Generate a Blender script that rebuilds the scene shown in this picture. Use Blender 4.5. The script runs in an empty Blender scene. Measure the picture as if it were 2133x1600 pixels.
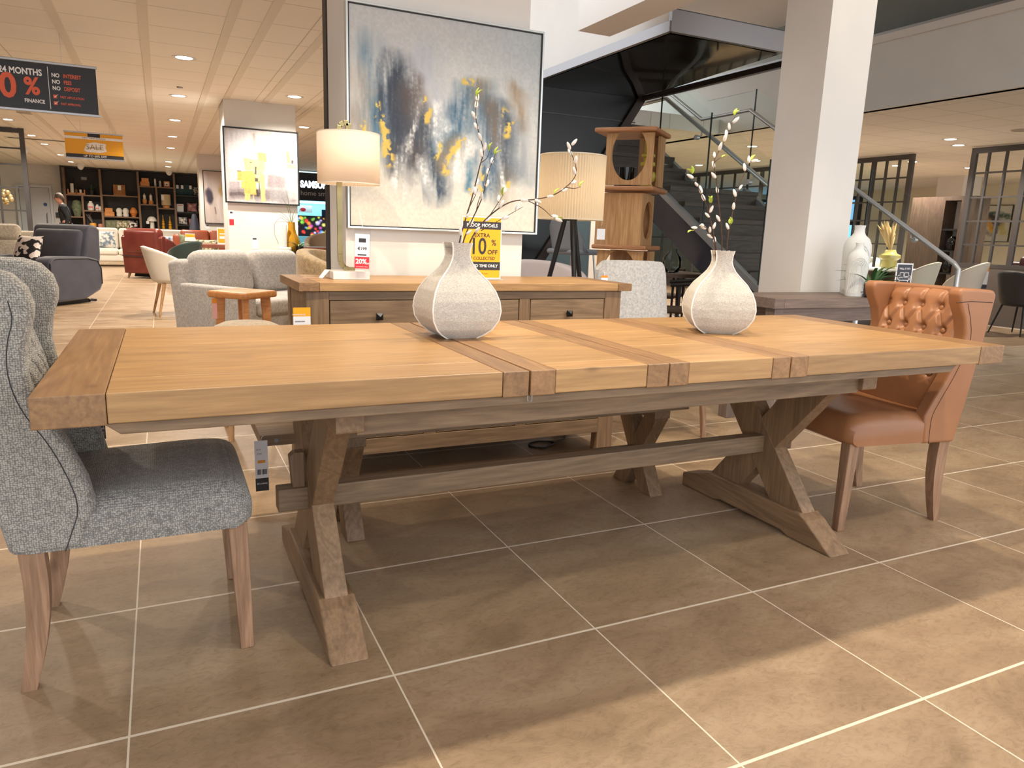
import bpy, bmesh, math, random
import numpy as np
from mathutils import Vector, Matrix, noise as mnoise
random.seed(7)
PI = math.pi
SC = bpy.context.scene
COL = SC.collection

# ------------------------------------------------------------------ helpers
def S(r, g, b):
    def f(c):
        c /= 255.0
        return c / 12.92 if c <= 0.04045 else ((c + 0.055) / 1.055) ** 2.4
    return (f(r), f(g), f(b), 1.0)

def R3(rx=0, ry=0, rz=0, loc=(0, 0, 0)):
    return Matrix.Translation(Vector(loc)) @ Matrix.Rotation(rz, 4, 'Z') @ Matrix.Rotation(ry, 4, 'Y') @ Matrix.Rotation(rx, 4, 'X')

class MB:
    """collects shapes in one bmesh and links them as ONE mesh object"""
    def __init__(s):
        s.bm = bmesh.new()
        s.tone = s.bm.faces.layers.float.new('tone')
    def _fin(s, vs, fs, M, tone, mi):
        if M is not None:
            for v in vs:
                v.co = M @ v.co
        for f in fs:
            f[s.tone] = tone
            f.material_index = mi
    def faces(s, verts, faces, M=None, tone=0.0, mi=0):
        vs = [s.bm.verts.new(v) for v in verts]
        fs = []
        for f in faces:
            try:
                fs.append(s.bm.faces.new([vs[i] for i in f]))
            except ValueError:
                pass
        s._fin(vs, fs, M, tone, mi)
        return s
    def box(s, x0, x1, y0, y1, z0, z1, M=None, tone=0.0, mi=0):
        v = [(x, y, z) for x in (x0, x1) for y in (y0, y1) for z in (z0, z1)]
        f = [(0, 1, 3, 2), (4, 6, 7, 5), (0, 4, 5, 1), (2, 3, 7, 6), (0, 2, 6, 4), (1, 5, 7, 3)]
        return s.faces(v, f, M, tone, mi)
    def rbox(s, x0, x1, y0, y1, z0, z1, r=0.02, seg=3, M=None, tone=0.0, mi=0):
        """box with rounded edges"""
        b = bmesh.new()
        bmesh.ops.create_cube(b, size=1.0)
        for v in b.verts:
            v.co = Vector(((x0 + x1) / 2 + v.co.x * (x1 - x0), (y0 + y1) / 2 + v.co.y * (y1 - y0), (z0 + z1) / 2 + v.co.z * (z1 - z0)))
        r = min(r, 0.49 * min(x1 - x0, y1 - y0, z1 - z0))
        bmesh.ops.bevel(b, geom=b.edges[:] + b.verts[:], offset=r, segments=seg, profile=0.5, affect='EDGES')
        s.join(b, M, tone, mi)
        return s
    def join(s, b, M=None, tone=0.0, mi=0):
        b.verts.index_update()
        s.faces([v.co.copy() for v in b.verts], [[v.index for v in f.verts] for f in b.faces], M, tone, mi)
        b.free()
        return s
    def prism(s, poly, axis, a, b, M=None, tone=0.0, mi=0):
        """polygon extruded along an axis; poly in the two other axes (in xyz order)"""
        n = len(poly)
        def p(q, t):
            return {'X': (t, q[0], q[1]), 'Y': (q[0], t, q[1]), 'Z': (q[0], q[1], t)}[axis]
        v = [p(q, a) for q in poly] + [p(q, b) for q in poly]
        f = [tuple(range(n)), tuple(range(2 * n - 1, n - 1, -1))]
        f += [(i, (i + 1) % n, n + (i + 1) % n, n + i) for i in range(n)]
        return s.faces(v, f, M, tone, mi)
    def tube(s, path, r, n=8, caps=True, M=None, tone=0.0, mi=0, flat=1.0):
        path = [Vector(p) for p in path]
        m = len(path)
        rs = r if isinstance(r, (list, tuple)) else [r] * m
        vs = []
        up = None
        for i, p in enumerate(path):
            t = (path[min(i + 1, m - 1)] - path[max(i - 1, 0)]).normalized()
            if up is None:
                up = Vector((0, 0, 1)) if abs(t.z) < 0.9 else Vector((1, 0, 0))
            a = t.cross(up)
            if a.length < 1e-5:
                a = t.cross(Vector((0, 1, 0)))
            a.normalize()
            b = a.cross(t).normalized()
            up = b
            for k in range(n):
                ang = 2 * PI * k / n
                vs.append(p + a * (math.cos(ang) * rs[i]) + b * (math.sin(ang) * rs[i] * flat))
        f = [(i * n + k, i * n + (k + 1) % n, (i + 1) * n + (k + 1) % n, (i + 1) * n + k) for i in range(m - 1) for k in range(n)]
        if caps:
            f += [tuple(range(n - 1, -1, -1)), tuple(range((m - 1) * n, m * n))]
        return s.faces(vs, f, M, tone, mi)
    def beam(s, p0, p1, w, h, up=(0, 0, 1), M=None, tone=0.0, mi=0, w1=None, h1=None):
        """rectangular bar from p0 to p1"""
        p0, p1 = Vector(p0), Vector(p1)
        t = (p1 - p0).normalized()
        a = t.cross(Vector(up)).normalized()
        b = a.cross(t).normalized()
        w1 = w if w1 is None else w1
        h1 = h if h1 is None else h1
        vs = [p0 + a * i * w / 2 + b * j * h / 2 for i, j in ((-1, -1), (1, -1), (1, 1), (-1, 1))]
        vs += [p1 + a * i * w1 / 2 + b * j * h1 / 2 for i, j in ((-1, -1), (1, -1), (1, 1), (-1, 1))]
        f = [(3, 2, 1, 0), (4, 5, 6, 7)] + [(i, (i + 1) % 4, 4 + (i + 1) % 4, 4 + i) for i in range(4)]
        return s.faces(vs, f, M, tone, mi)
    def lathe(s, prof, c=(0, 0, 0), n=24, M=None, tone=0.0, mi=0, sx=1.0, sy=1.0):
        vs, f = [], []
        m = len(prof)
        for r, z in prof:
            for k in range(n):
                a = 2 * PI * k / n
                vs.append((c[0] + max(r, 1e-4) * math.cos(a) * sx, c[1] + max(r, 1e-4) * math.sin(a) * sy, c[2] + z))
        for i in range(m - 1):
            for k in range(n):
                f.append((i * n + k, i * n + (k + 1) % n, (i + 1) * n + (k + 1) % n, (i + 1) * n + k))
        return s.faces(vs, f, M, tone, mi)
    def cyl(s, p0, p1, r0, r1=None, n=16, M=None, tone=0.0, mi=0):
        return s.tube([p0, p1], [r0, r0 if r1 is None else r1], n, True, M, tone, mi)
    def ell(s, c, rx, ry=None, rz=None, nu=14, nv=10, M=None, tone=0.0, mi=0):
        ry = rx if ry is None else ry
        rz = rx if rz is None else rz
        prof = [(math.sin(PI * i / nv), -math.cos(PI * i / nv)) for i in range(nv + 1)]
        vs, f = [], []
        for r, z in prof:
            for k in range(nu):
                a = 2 * PI * k / nu
                vs.append((c[0] + rx * max(r, 1e-3) * math.cos(a), c[1] + ry * max(r, 1e-3) * math.sin(a), c[2] + rz * z))
        for i in range(nv):
            for k in range(nu):
                f.append((i * nu + k, i * nu + (k + 1) % nu, (i + 1) * nu + (k + 1) % nu, (i + 1) * nu + k))
        return s.faces(vs, f, M, tone, mi)
    def sheet(s, fn, nu, nv, M=None, tone=0.0, mi=0, closed_u=False):
        vs = [fn(i / nu, j / nv) for j in range(nv + 1) for i in range(nu + (0 if closed_u else 1))]
        w = nu if closed_u else nu + 1
        f = []
        for j in range(nv):
            for i in range(nu):
                i2 = (i + 1) % w
                f.append((j * w + i, j * w + i2, (j + 1) * w + i2, (j + 1) * w + i))
        return s.faces(vs, f, M, tone, mi)
    def text(s, t, size, M, mi=0, align='CENTER', bold=0.0, sx=1.0):
        cu = bpy.data.curves.new('t', 'FONT')
        cu.body = t
        cu.size = size
        cu.align_x = align
        cu.align_y = 'CENTER'
        cu.offset = bold * size
        cu.resolution_u = 3
        o = bpy.data.objects.new('t', cu)
        COL.objects.link(o)
        dg = bpy.context.evaluated_depsgraph_get()
        ev = o.evaluated_get(dg)
        me = ev.to_mesh()
        vs = [(v.co.x * sx, v.co.y, 0) for v in me.vertices]
        fs = [tuple(p.vertices) for p in me.polygons]
        ev.to_mesh_clear()
        bpy.data.objects.remove(o)
        bpy.data.curves.remove(cu)
        return s.faces(vs, fs, M, 0.0, mi)
    def build(s, name, mat, parent=None, smooth=False, bevel=0.0, seg=2, ang=38, sub=0, solid=0.0, weld=0.0):
        bm = s.bm
        if weld:
            bmesh.ops.remove_doubles(bm, verts=bm.verts[:], dist=weld)
        bmesh.ops.recalc_face_normals(bm, faces=bm.faces[:])
        if smooth:
            for f in bm.faces:
                f.smooth = True
            lim = math.radians(ang)
            for e in bm.edges:
                if len(e.link_faces) == 2 and e.calc_face_angle(0.0) > lim:
                    e.smooth = False
        me = bpy.data.meshes.new(name)
        bm.to_mesh(me)
        bm.free()
        for m in (mat if isinstance(mat, (list, tuple)) else [mat]):
            me.materials.append(m)
        o = bpy.data.objects.new(name, me)
        COL.objects.link(o)
        if parent is not None:
            o.parent = parent
        if solid:
            q = o.modifiers.new('solid', 'SOLIDIFY')
            q.thickness = solid
            q.offset = 0.0
        if bevel:
            q = o.modifiers.new('bevel', 'BEVEL')
            q.width = bevel
            q.segments = seg
            q.limit_method = 'ANGLE'
            q.angle_limit = math.radians(38)
            q.harden_normals = False
        if sub:
            q = o.modifiers.new('sub', 'SUBSURF')
            q.levels = sub
            q.render_levels = sub
        return o

def tag(o, label=None, cat=None, group=None, kind=None):
    if label: o['label'] = label
    if cat: o['category'] = cat
    if group: o['group'] = group
    if kind: o['kind'] = kind
    return o

def thing(name, label, cat, loc=(0, 0, 0), rz=0.0, group=None):
    o = bpy.data.objects.new(name, None)
    o.empty_display_size = 0.1
    COL.objects.link(o)
    o.location = loc
    o.rotation_euler = (0, 0, rz)
    return tag(o, label, cat, group)

def struct(o):
    o['kind'] = 'structure'
    return o

def kids(o):
    return [c for c in ALLOBJ() if c.parent == o]
def ALLOBJ():
    return list(bpy.data.objects)

def dup(o, loc=None, rz=None, label=None, group=None, parent=None, scale=None):
    c = o.copy()
    COL.objects.link(c)
    if parent is not None: c.parent = parent
    if loc is not None: c.location = loc
    if rz is not None: c.rotation_euler = (0, 0, rz)
    if label: c['label'] = label
    if group: c['group'] = group
    if scale: c.scale = scale
    for k in [x for x in ALLOBJ() if x.parent == o]:
        dup(k, parent=c)
    return c

# ------------------------------------------------------------------ materials
def newmat(name):
    m = bpy.data.materials.new(name)
    m.use_nodes = True
    nt = m.node_tree
    return m, nt, nt.nodes['Principled BSDF']

def N(nt, typ, **kw):
    n = nt.nodes.new(typ)
    for k, v in kw.items():
        if k in n.inputs.keys() if hasattr(n.inputs, 'keys') else False:
            n.inputs[k].default_value = v
        else:
            setattr(n, k, v)
    return n

def flat(name, rgb, rough=0.5, metal=0.0, spec=0.5, coat=0.0, sheen=0.0):
    m, nt, b = newmat(name)
    b.inputs['Base Color'].default_value = rgb
    b.inputs['Roughness'].default_value = rough
    b.inputs['Metallic'].default_value = metal
    b.inputs['Specular IOR Level'].default_value = spec
    b.inputs['Coat Weight'].default_value = coat
    b.inputs['Sheen Weight'].default_value = sheen
    return m

def ramp(nt, stops):
    r = nt.nodes.new('ShaderNodeValToRGB')
    el = r.color_ramp.elements
    while len(el) < len(stops):
        el.new(0.5)
    for e, (p, c) in zip(el, stops):
        e.position = p
        e.color = c
    return r

def noisy(name, c1, c2, scale=8.0, rough=0.6, bump=0.0, bscale=None, detail=4.0, stretch=(1, 1, 1), lo=0.3, hi=0.7, metal=0.0, sheen=0.0, spec=0.5, bdist=0.01, rough2=None):
    m, nt, b = newmat(name)
    L = nt.links.new
    tc = nt.nodes.new('ShaderNodeTexCoord')
    mp = nt.nodes.new('ShaderNodeMapping')
    mp.inputs['Scale'].default_value = stretch
    L(tc.outputs['Object'], mp.inputs['Vector'])
    n = nt.nodes.new('ShaderNodeTexNoise')
    n.inputs['Scale'].default_value = scale
    n.inputs['Detail'].default_value = detail
    L(mp.outputs[0], n.inputs['Vector'])
    r = ramp(nt, [(lo, c1), (hi, c2)])
    L(n.outputs['Fac'], r.inputs[0])
    L(r.outputs[0], b.inputs['Base Color'])
    b.inputs['Roughness'].default_value = rough
    b.inputs['Metallic'].default_value = metal
    b.inputs['Sheen Weight'].default_value = sheen
    b.inputs['Specular IOR Level'].default_value = spec
    if bump:
        n2 = nt.nodes.new('ShaderNodeTexNoise')
        n2.inputs['Scale'].default_value = bscale or scale * 4
        n2.inputs['Detail'].default_value = 3
        L(mp.outputs[0], n2.inputs['Vector'])
        bp = nt.nodes.new('ShaderNodeBump')
        bp.inputs['Strength'].default_value = bump
        bp.inputs['Distance'].default_value = bdist
        L(n2.outputs['Fac'], bp.inputs['Height'])
        L(bp.outputs[0], b.inputs['Normal'])
    return m

def wood(name, light, dark, axis='X', rough=0.5, fine=46.0, tonamt=0.35, coat=0.0, bump=0.15, bands=True):
    """planed timber: fine grain and cathedral bands along an axis, tone per board"""
    m, nt, b = newmat(name)
    L = nt.links.new
    tc = nt.nodes.new('ShaderNodeTexCoord')
    at = nt.nodes.new('ShaderNodeAttribute')
    at.attribute_name = 'tone'
    # shift the grain per board
    comb = nt.nodes.new('ShaderNodeVectorMath'); comb.operation = 'SCALE'
    cx = nt.nodes.new('ShaderNodeCombineXYZ')
    for i in range(3):
        cx.inputs[i].default_value = (3.1, 5.7, 4.3)[i]
    L(cx.outputs[0], comb.inputs[0]); L(at.outputs['Fac'], comb.inputs['Scale'])
    add = nt.nodes.new('ShaderNodeVectorMath'); add.operation = 'ADD'
    L(tc.outputs['Object'], add.inputs[0]); L(comb.outputs[0], add.inputs[1])
    mp = nt.nodes.new('ShaderNodeMapping')
    k = 0.055
    mp.inputs['Scale'].default_value = {'X': (k, 1, 1), 'Y': (1, k, 1), 'Z': (1, 1, k)}[axis]
    L(add.outputs[0], mp.inputs['Vector'])
    mp2 = nt.nodes.new('ShaderNodeMapping')
    k2 = 0.09
    mp2.inputs['Scale'].default_value = {'X': (k2, 1, 1), 'Y': (1, k2, 1), 'Z': (1, 1, k2)}[axis]
    L(add.outputs[0], mp2.inputs['Vector'])
    n1 = nt.nodes.new('ShaderNodeTexNoise')
    n1.inputs['Scale'].default_value = fine * 2.4
    n1.inputs['Detail'].default_value = 5
    n1.inputs['Roughness'].default_value = 0.65
    L(mp.outputs[0], n1.inputs['Vector'])
    n2 = nt.nodes.new('ShaderNodeTexNoise')
    n2.inputs['Scale'].default_value = 9
    n2.inputs['Detail'].default_value = 2
    n2.inputs['Distortion'].default_value = 0.6
    L(mp2.outputs[0], n2.inputs['Vector'])
    # rings out of the large noise
    mul = nt.nodes.new('ShaderNodeMath'); mul.operation = 'MULTIPLY'; mul.inputs[1].default_value = 15.0
    L(n2.outputs['Fac'], mul.inputs[0])
    sn = nt.nodes.new('ShaderNodeMath'); sn.operation = 'PINGPONG'; sn.inputs[1].default_value = 1.0
    L(mul.outputs[0], sn.inputs[0])
    mix = nt.nodes.new('ShaderNodeMix'); mix.data_type = 'FLOAT'
    mix.inputs['Factor'].default_value = 0.20 if bands else 0.08
    L(n1.outputs['Fac'], mix.inputs['A']); L(sn.outputs[0], mix.inputs['B'])
    r = ramp(nt, [(0.22, dark), (0.5, tuple((a + c) / 2 for a, c in zip(light, dark))), (0.72, light)])
    L(mix.outputs['Result'], r.inputs[0])
    # tone per board and slow blotches
    n3 = nt.nodes.new('ShaderNodeTexNoise')
    n3.inputs['Scale'].default_value = 3.0
    L(mp2.outputs[0], n3.inputs['Vector'])
    ta = nt.nodes.new('ShaderNodeMath'); ta.operation = 'MULTIPLY_ADD'
    ta.inputs[1].default_value = tonamt; ta.inputs[2].default_value = 0.78
    L(at.outputs['Fac'], ta.inputs[0])
    tb = nt.nodes.new('ShaderNodeMath'); tb.operation = 'MULTIPLY_ADD'
    tb.inputs[1].default_value = 0.40
    L(n3.outputs['Fac'], tb.inputs[0]); L(ta.outputs[0], tb.inputs[2])
    hv = nt.nodes.new('ShaderNodeVectorMath'); hv.operation = 'SCALE'
    L(r.outputs[0], hv.inputs[0]); L(tb.outputs[0], hv.inputs['Scale'])
    # knots
    vo = nt.nodes.new('ShaderNodeTexVoronoi')
    vo.inputs['Scale'].default_value = 3.4
    mp3 = nt.nodes.new('ShaderNodeMapping')
    k3 = 0.5
    mp3.inputs['Scale'].default_value = {'X': (k3, 1, 1), 'Y': (1, k3, 1), 'Z': (1, 1, k3)}[axis]
    L(add.outputs[0], mp3.inputs['Vector']); L(mp3.outputs[0], vo.inputs['Vector'])
    kr = ramp(nt, [(0.012, (0.35, 0.3, 0.28, 1)), (0.06, (1, 1, 1, 1))])
    L(vo.outputs['Distance'], kr.inputs[0])
    km = nt.nodes.new('ShaderNodeMix'); km.data_type = 'RGBA'; km.blend_type = 'MULTIPLY'
    km.inputs['Factor'].default_value = 1.0
    L(hv.outputs[0], km.inputs['A']); L(kr.outputs[0], km.inputs['B'])
    L(km.outputs['Result'], b.inputs['Base Color'])
    b.inputs['Roughness'].default_value = rough
    b.inputs['Coat Weight'].default_value = coat
    b.inputs['Coat Roughness'].default_value = 0.3
    if bump:
        bp = nt.nodes.new('ShaderNodeBump')
        bp.inputs['Strength'].default_value = bump
        bp.inputs['Distance'].default_value = 0.002
        L(n1.outputs['Fac'], bp.inputs['Height']); L(bp.outputs[0], b.inputs['Normal'])
    return m

def weave(name, c1, c2, scale=190.0, rnd=0.3, rough=0.9, bump=0.6, big=None, dist=0.003, aniso=(1, 1, 1), lo=0.1, hi=0.55):
    """woven upholstery: rows of small knots of yarn"""
    m, nt, b = newmat(name)
    L = nt.links.new
    tc = nt.nodes.new('ShaderNodeTexCoord')
    mp = nt.nodes.new('ShaderNodeMapping')
    mp.inputs['Scale'].default_value = aniso
    L(tc.outputs['Object'], mp.inputs['Vector'])
    v = nt.nodes.new('ShaderNodeTexVoronoi')
    v.inputs['Scale'].default_value = scale
    v.inputs['Randomness'].default_value = rnd
    L(mp.outputs[0], v.inputs['Vector'])
    r = ramp(nt, [(lo, c1), (hi, c2)])
    L(v.outputs['Distance'], r.inputs[0])
    n = nt.nodes.new('ShaderNodeTexNoise')
    n.inputs['Scale'].default_value = big or scale * 0.25
    n.inputs['Detail'].default_value = 4
    L(mp.outputs[0], n.inputs['Vector'])
    rr = ramp(nt, [(0.3, (0.72, 0.72, 0.72, 1)), (0.7, (1.12, 1.12, 1.12, 1))])
    L(n.outputs['Fac'], rr.inputs[0])
    mx = nt.nodes.new('ShaderNodeMix'); mx.data_type = 'RGBA'; mx.blend_type = 'MULTIPLY'
    mx.inputs['Factor'].default_value = 1.0
    L(r.outputs[0], mx.inputs['A']); L(rr.outputs[0], mx.inputs['B'])
    L(mx.outputs['Result'], b.inputs['Base Color'])
    b.inputs['Roughness'].default_value = rough
    b.inputs['Sheen Weight'].default_value = 0.25
    bp = nt.nodes.new('ShaderNodeBump')
    bp.invert = True
    bp.inputs['Strength'].default_value = bump
    bp.inputs['Distance'].default_value = dist
    L(v.outputs['Distance'], bp.inputs['Height']); L(bp.outputs[0], b.inputs['Normal'])
    return m

def emit(name, rgb, strength):
    m = bpy.data.materials.new(name)
    m.use_nodes = True
    nt = m.node_tree
    nt.nodes.remove(nt.nodes['Principled BSDF'])
    e = nt.nodes.new('ShaderNodeEmission')
    e.inputs[0].default_value = rgb
    e.inputs[1].default_value = strength
    nt.links.new(e.outputs[0], nt.nodes['Material Output'].inputs[0])
    return m

def attr_mat(name, rough=0.6, glow=0.0, bump=0.0):
    """paint laid down per point of a picture's own mesh"""
    m, nt, b = newmat(name)
    a = nt.nodes.new('ShaderNodeAttribute')
    a.attribute_name = 'paint'
    nt.links.new(a.outputs['Color'], b.inputs['Base Color'])
    b.inputs['Roughness'].default_value = rough
    if glow:
        nt.links.new(a.outputs['Color'], b.inputs['Emission Color'])
        b.inputs['Emission Strength'].default_value = glow
    if bump:
        tc = nt.nodes.new('ShaderNodeTexCoord')
        n = nt.nodes.new('ShaderNodeTexNoise')
        n.inputs['Scale'].default_value = 60
        n.inputs['Detail'].default_value = 5
        nt.links.new(tc.outputs['Object'], n.inputs['Vector'])
        bp = nt.nodes.new('ShaderNodeBump')
        bp.inputs['Strength'].default_value = bump
        bp.inputs['Distance'].default_value = 0.004
        nt.links.new(n.outputs['Fac'], bp.inputs['Height'])
        nt.links.new(bp.outputs[0], b.inputs['Normal'])
    return m

def glassmat(name, tint=(0.85, 0.95, 0.93, 1), refl=0.12, rough=0.02):
    """thin clear pane: mostly see-through, mirror-like at glancing angles"""
    m = bpy.data.materials.new(name)
    m.use_nodes = True
    nt = m.node_tree
    nt.nodes.remove(nt.nodes['Principled BSDF'])
    L = nt.links.new
    t = nt.nodes.new('ShaderNodeBsdfTransparent')
    t.inputs[0].default_value = tint
    g = nt.nodes.new('ShaderNodeBsdfGlossy')
    g.inputs['Roughness'].default_value = rough
    g.inputs['Color'].default_value = (0.9, 0.97, 1, 1)
    lw = nt.nodes.new('ShaderNodeLayerWeight')
    lw.inputs['Blend'].default_value = refl
    mx = nt.nodes.new('ShaderNodeMixShader')
    L(lw.outputs['Fresnel'], mx.inputs[0]); L(t.outputs[0], mx.inputs[1]); L(g.outputs[0], mx.inputs[2])
    L(mx.outputs[0], nt.nodes['Material Output'].inputs[0])
    return m

def shade_mat(name, rgb, trans=0.5, rough=0.8):
    """lamp-shade cloth that lets part of the bulb's light through"""
    m = bpy.data.materials.new(name)
    m.use_nodes = True
    nt = m.node_tree
    nt.nodes.remove(nt.nodes['Principled BSDF'])
    L = nt.links.new
    d = nt.nodes.new('ShaderNodeBsdfDiffuse'); d.inputs[0].default_value = rgb
    t = nt.nodes.new('ShaderNodeBsdfTranslucent'); t.inputs[0].default_value = rgb
    mx = nt.nodes.new('ShaderNodeMixShader'); mx.inputs[0].default_value = trans
    L(d.outputs[0], mx.inputs[1]); L(t.outputs[0], mx.inputs[2])
    L(mx.outputs[0], nt.nodes['Material Output'].inputs[0])
    return m

def paint(o, cols):
    """per-vertex paint on the picture mesh o (n x 3 sRGB 0..255)"""
    c = np.clip(np.asarray(cols, float) / 255.0, 0, 1)
    c = np.where(c <= 0.04045, c / 12.92, ((c + 0.055) / 1.055) ** 2.4)
    a = np.ones((len(c), 4), np.float32)
    a[:, :3] = c
    ca = o.data.color_attributes.new('paint', 'FLOAT_COLOR', 'POINT')
    ca.data.foreach_set('color', a.ravel())

M = {}
M['oak_x'] = wood('smoked_oak_x', S(182, 142, 92), S(142, 106, 66), 'X', 0.42, coat=0.12)
M['oak_y'] = wood('smoked_oak_y', S(164, 124, 82), S(124, 90, 58), 'Y', 0.42, coat=0.12)
M['oakd_x'] = wood('darker_oak_x', S(144, 118, 90), S(100, 78, 56), 'X', 0.55, coat=0.05)  # darker, greyer oak than the tops, for frames and legs
M['oakd_y'] = wood('darker_oak_y', S(146, 116, 86), S(104, 80, 56), 'Y', 0.55, coat=0.05)
M['oakd_z'] = wood('darker_oak_z', S(146, 116, 86), S(104, 80, 56), 'Z', 0.55, coat=0.05)
M['leg_z'] = wood('washed_beech_leg', S(168, 132, 104), S(112, 82, 60), 'Z', 0.5, fine=60)
M['lightoak_z'] = wood('light_oak_upright', S(206, 166, 118), S(160, 116, 72), 'Z', 0.5)
M['lightoak_x'] = wood('light_oak_board', S(192, 140, 98), S(148, 98, 62), 'X', 0.5)
M['orange_oak'] = wood('honey_oak', S(208, 146, 88), S(170, 106, 56), 'X', 0.4)
M['shelf_oak'] = wood('shelf_oak', S(140, 112, 88), S(104, 80, 60), 'X', 0.5, bands=False)
M['grey_x'] = wood('grey_oak_x', S(134, 114, 102), S(92, 76, 68), 'X', 0.5)
M['darkwood'] = wood('dark_stair_oak', S(84, 68, 54), S(48, 38, 30), 'X', 0.5)
M['black'] = flat('black_metal', S(22, 22, 24), 0.45)
M['blackgloss'] = flat('black_gloss', S(16, 16, 18), 0.12)
M['darkgrey'] = flat('charcoal_metal', S(58, 58, 60), 0.5)
M['frame_grey'] = flat('graphite_frame', S(66, 62, 62), 0.45)
M['white'] = flat('white_paint', S(222, 218, 212), 0.7)
M['wallwhite'] = noisy('wall_paint', S(226, 222, 216), S(220, 217, 212), 3, 0.75)
M['ceilwhite'] = flat('soffit_paint', S(226, 220, 214), 0.8)
M['chrome'] = flat('polished_steel', S(214, 218, 220), 0.25, 0.45)
M['steel'] = flat('brushed_steel', S(176, 178, 182), 0.35, 1.0)
M['iron'] = flat('black_iron', S(26, 26, 28), 0.35, 0.6)
M['glass'] = glassmat('clear_pane', (0.955, 0.985, 0.975, 1), 0.08)
M['acrylic'] = glassmat('clear_acrylic', (0.95, 0.96, 0.97, 1), 0.08)
M['paper'] = flat('white_card', S(236, 236, 240), 0.6)
M['yellow'] = flat('yellow_card', S(240, 172, 20), 0.5)
M['ink'] = flat('dark_ink', S(46, 44, 46), 0.5)
M['red'] = flat('red_card', S(200, 36, 52), 0.5)
M['whiteink'] = flat('white_ink', S(238, 236, 236), 0.5)
P_AISLE, P_RIGHT, P_TABLE, P_NEAR, P_SB = 290, 280, 118, 115, 48
# ------------------------------------------------------------------ camera
cam = bpy.data.objects.new('camera', bpy.data.cameras.new('camera'))
COL.objects.link(cam)
SC.camera = cam
cam.data.sensor_width = 36.0
cam.data.lens = 1514.4 / 2133 * 36.0
cam.data.clip_end = 200
_p, _r, _y = 0.203243567, 0.0355461149, 0.44909356
_f = Vector((math.sin(_y) * math.cos(_p), math.cos(_y) * math.cos(_p), -math.sin(_p)))
_r0 = Vector((math.cos(_y), -math.sin(_y), 0))
_u0 = _r0.cross(_f)
_right = _r0 * math.cos(_r) + _u0 * math.sin(_r)
_up = -_r0 * math.sin(_r) + _u0 * math.cos(_r)
mw = Matrix.Identity(4)
for i in range(3):
    mw[i][0], mw[i][1], mw[i][2] = _right[i], _up[i], -_f[i]
mw.translation = Vector((0.124, -1.6197, 1.11285))
cam.matrix_world = mw

SC.view_settings.view_transform = 'Standard'
SC.view_settings.look = 'None'
SC.view_settings.gamma = 1.0
SC.view_settings.use_curve_mapping = False
SC.view_settings.exposure = 0.0
SC.cycles.use_denoising = True
SC.cycles.max_bounces = 8
SC.cycles.diffuse_bounces = 4
SC.cycles.transparent_max_bounces = 16
SC.cycles.sample_clamp_indirect = 6.0

# daylight reaching in through the shop's open glazed front
w = bpy.data.worlds.new('World')
SC.world = w
w.use_nodes = True
bg = w.node_tree.nodes['Background']
bg.inputs[0].default_value = (0.93, 0.96, 1.0, 1)
bg.inputs[1].default_value = 2.25

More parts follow.
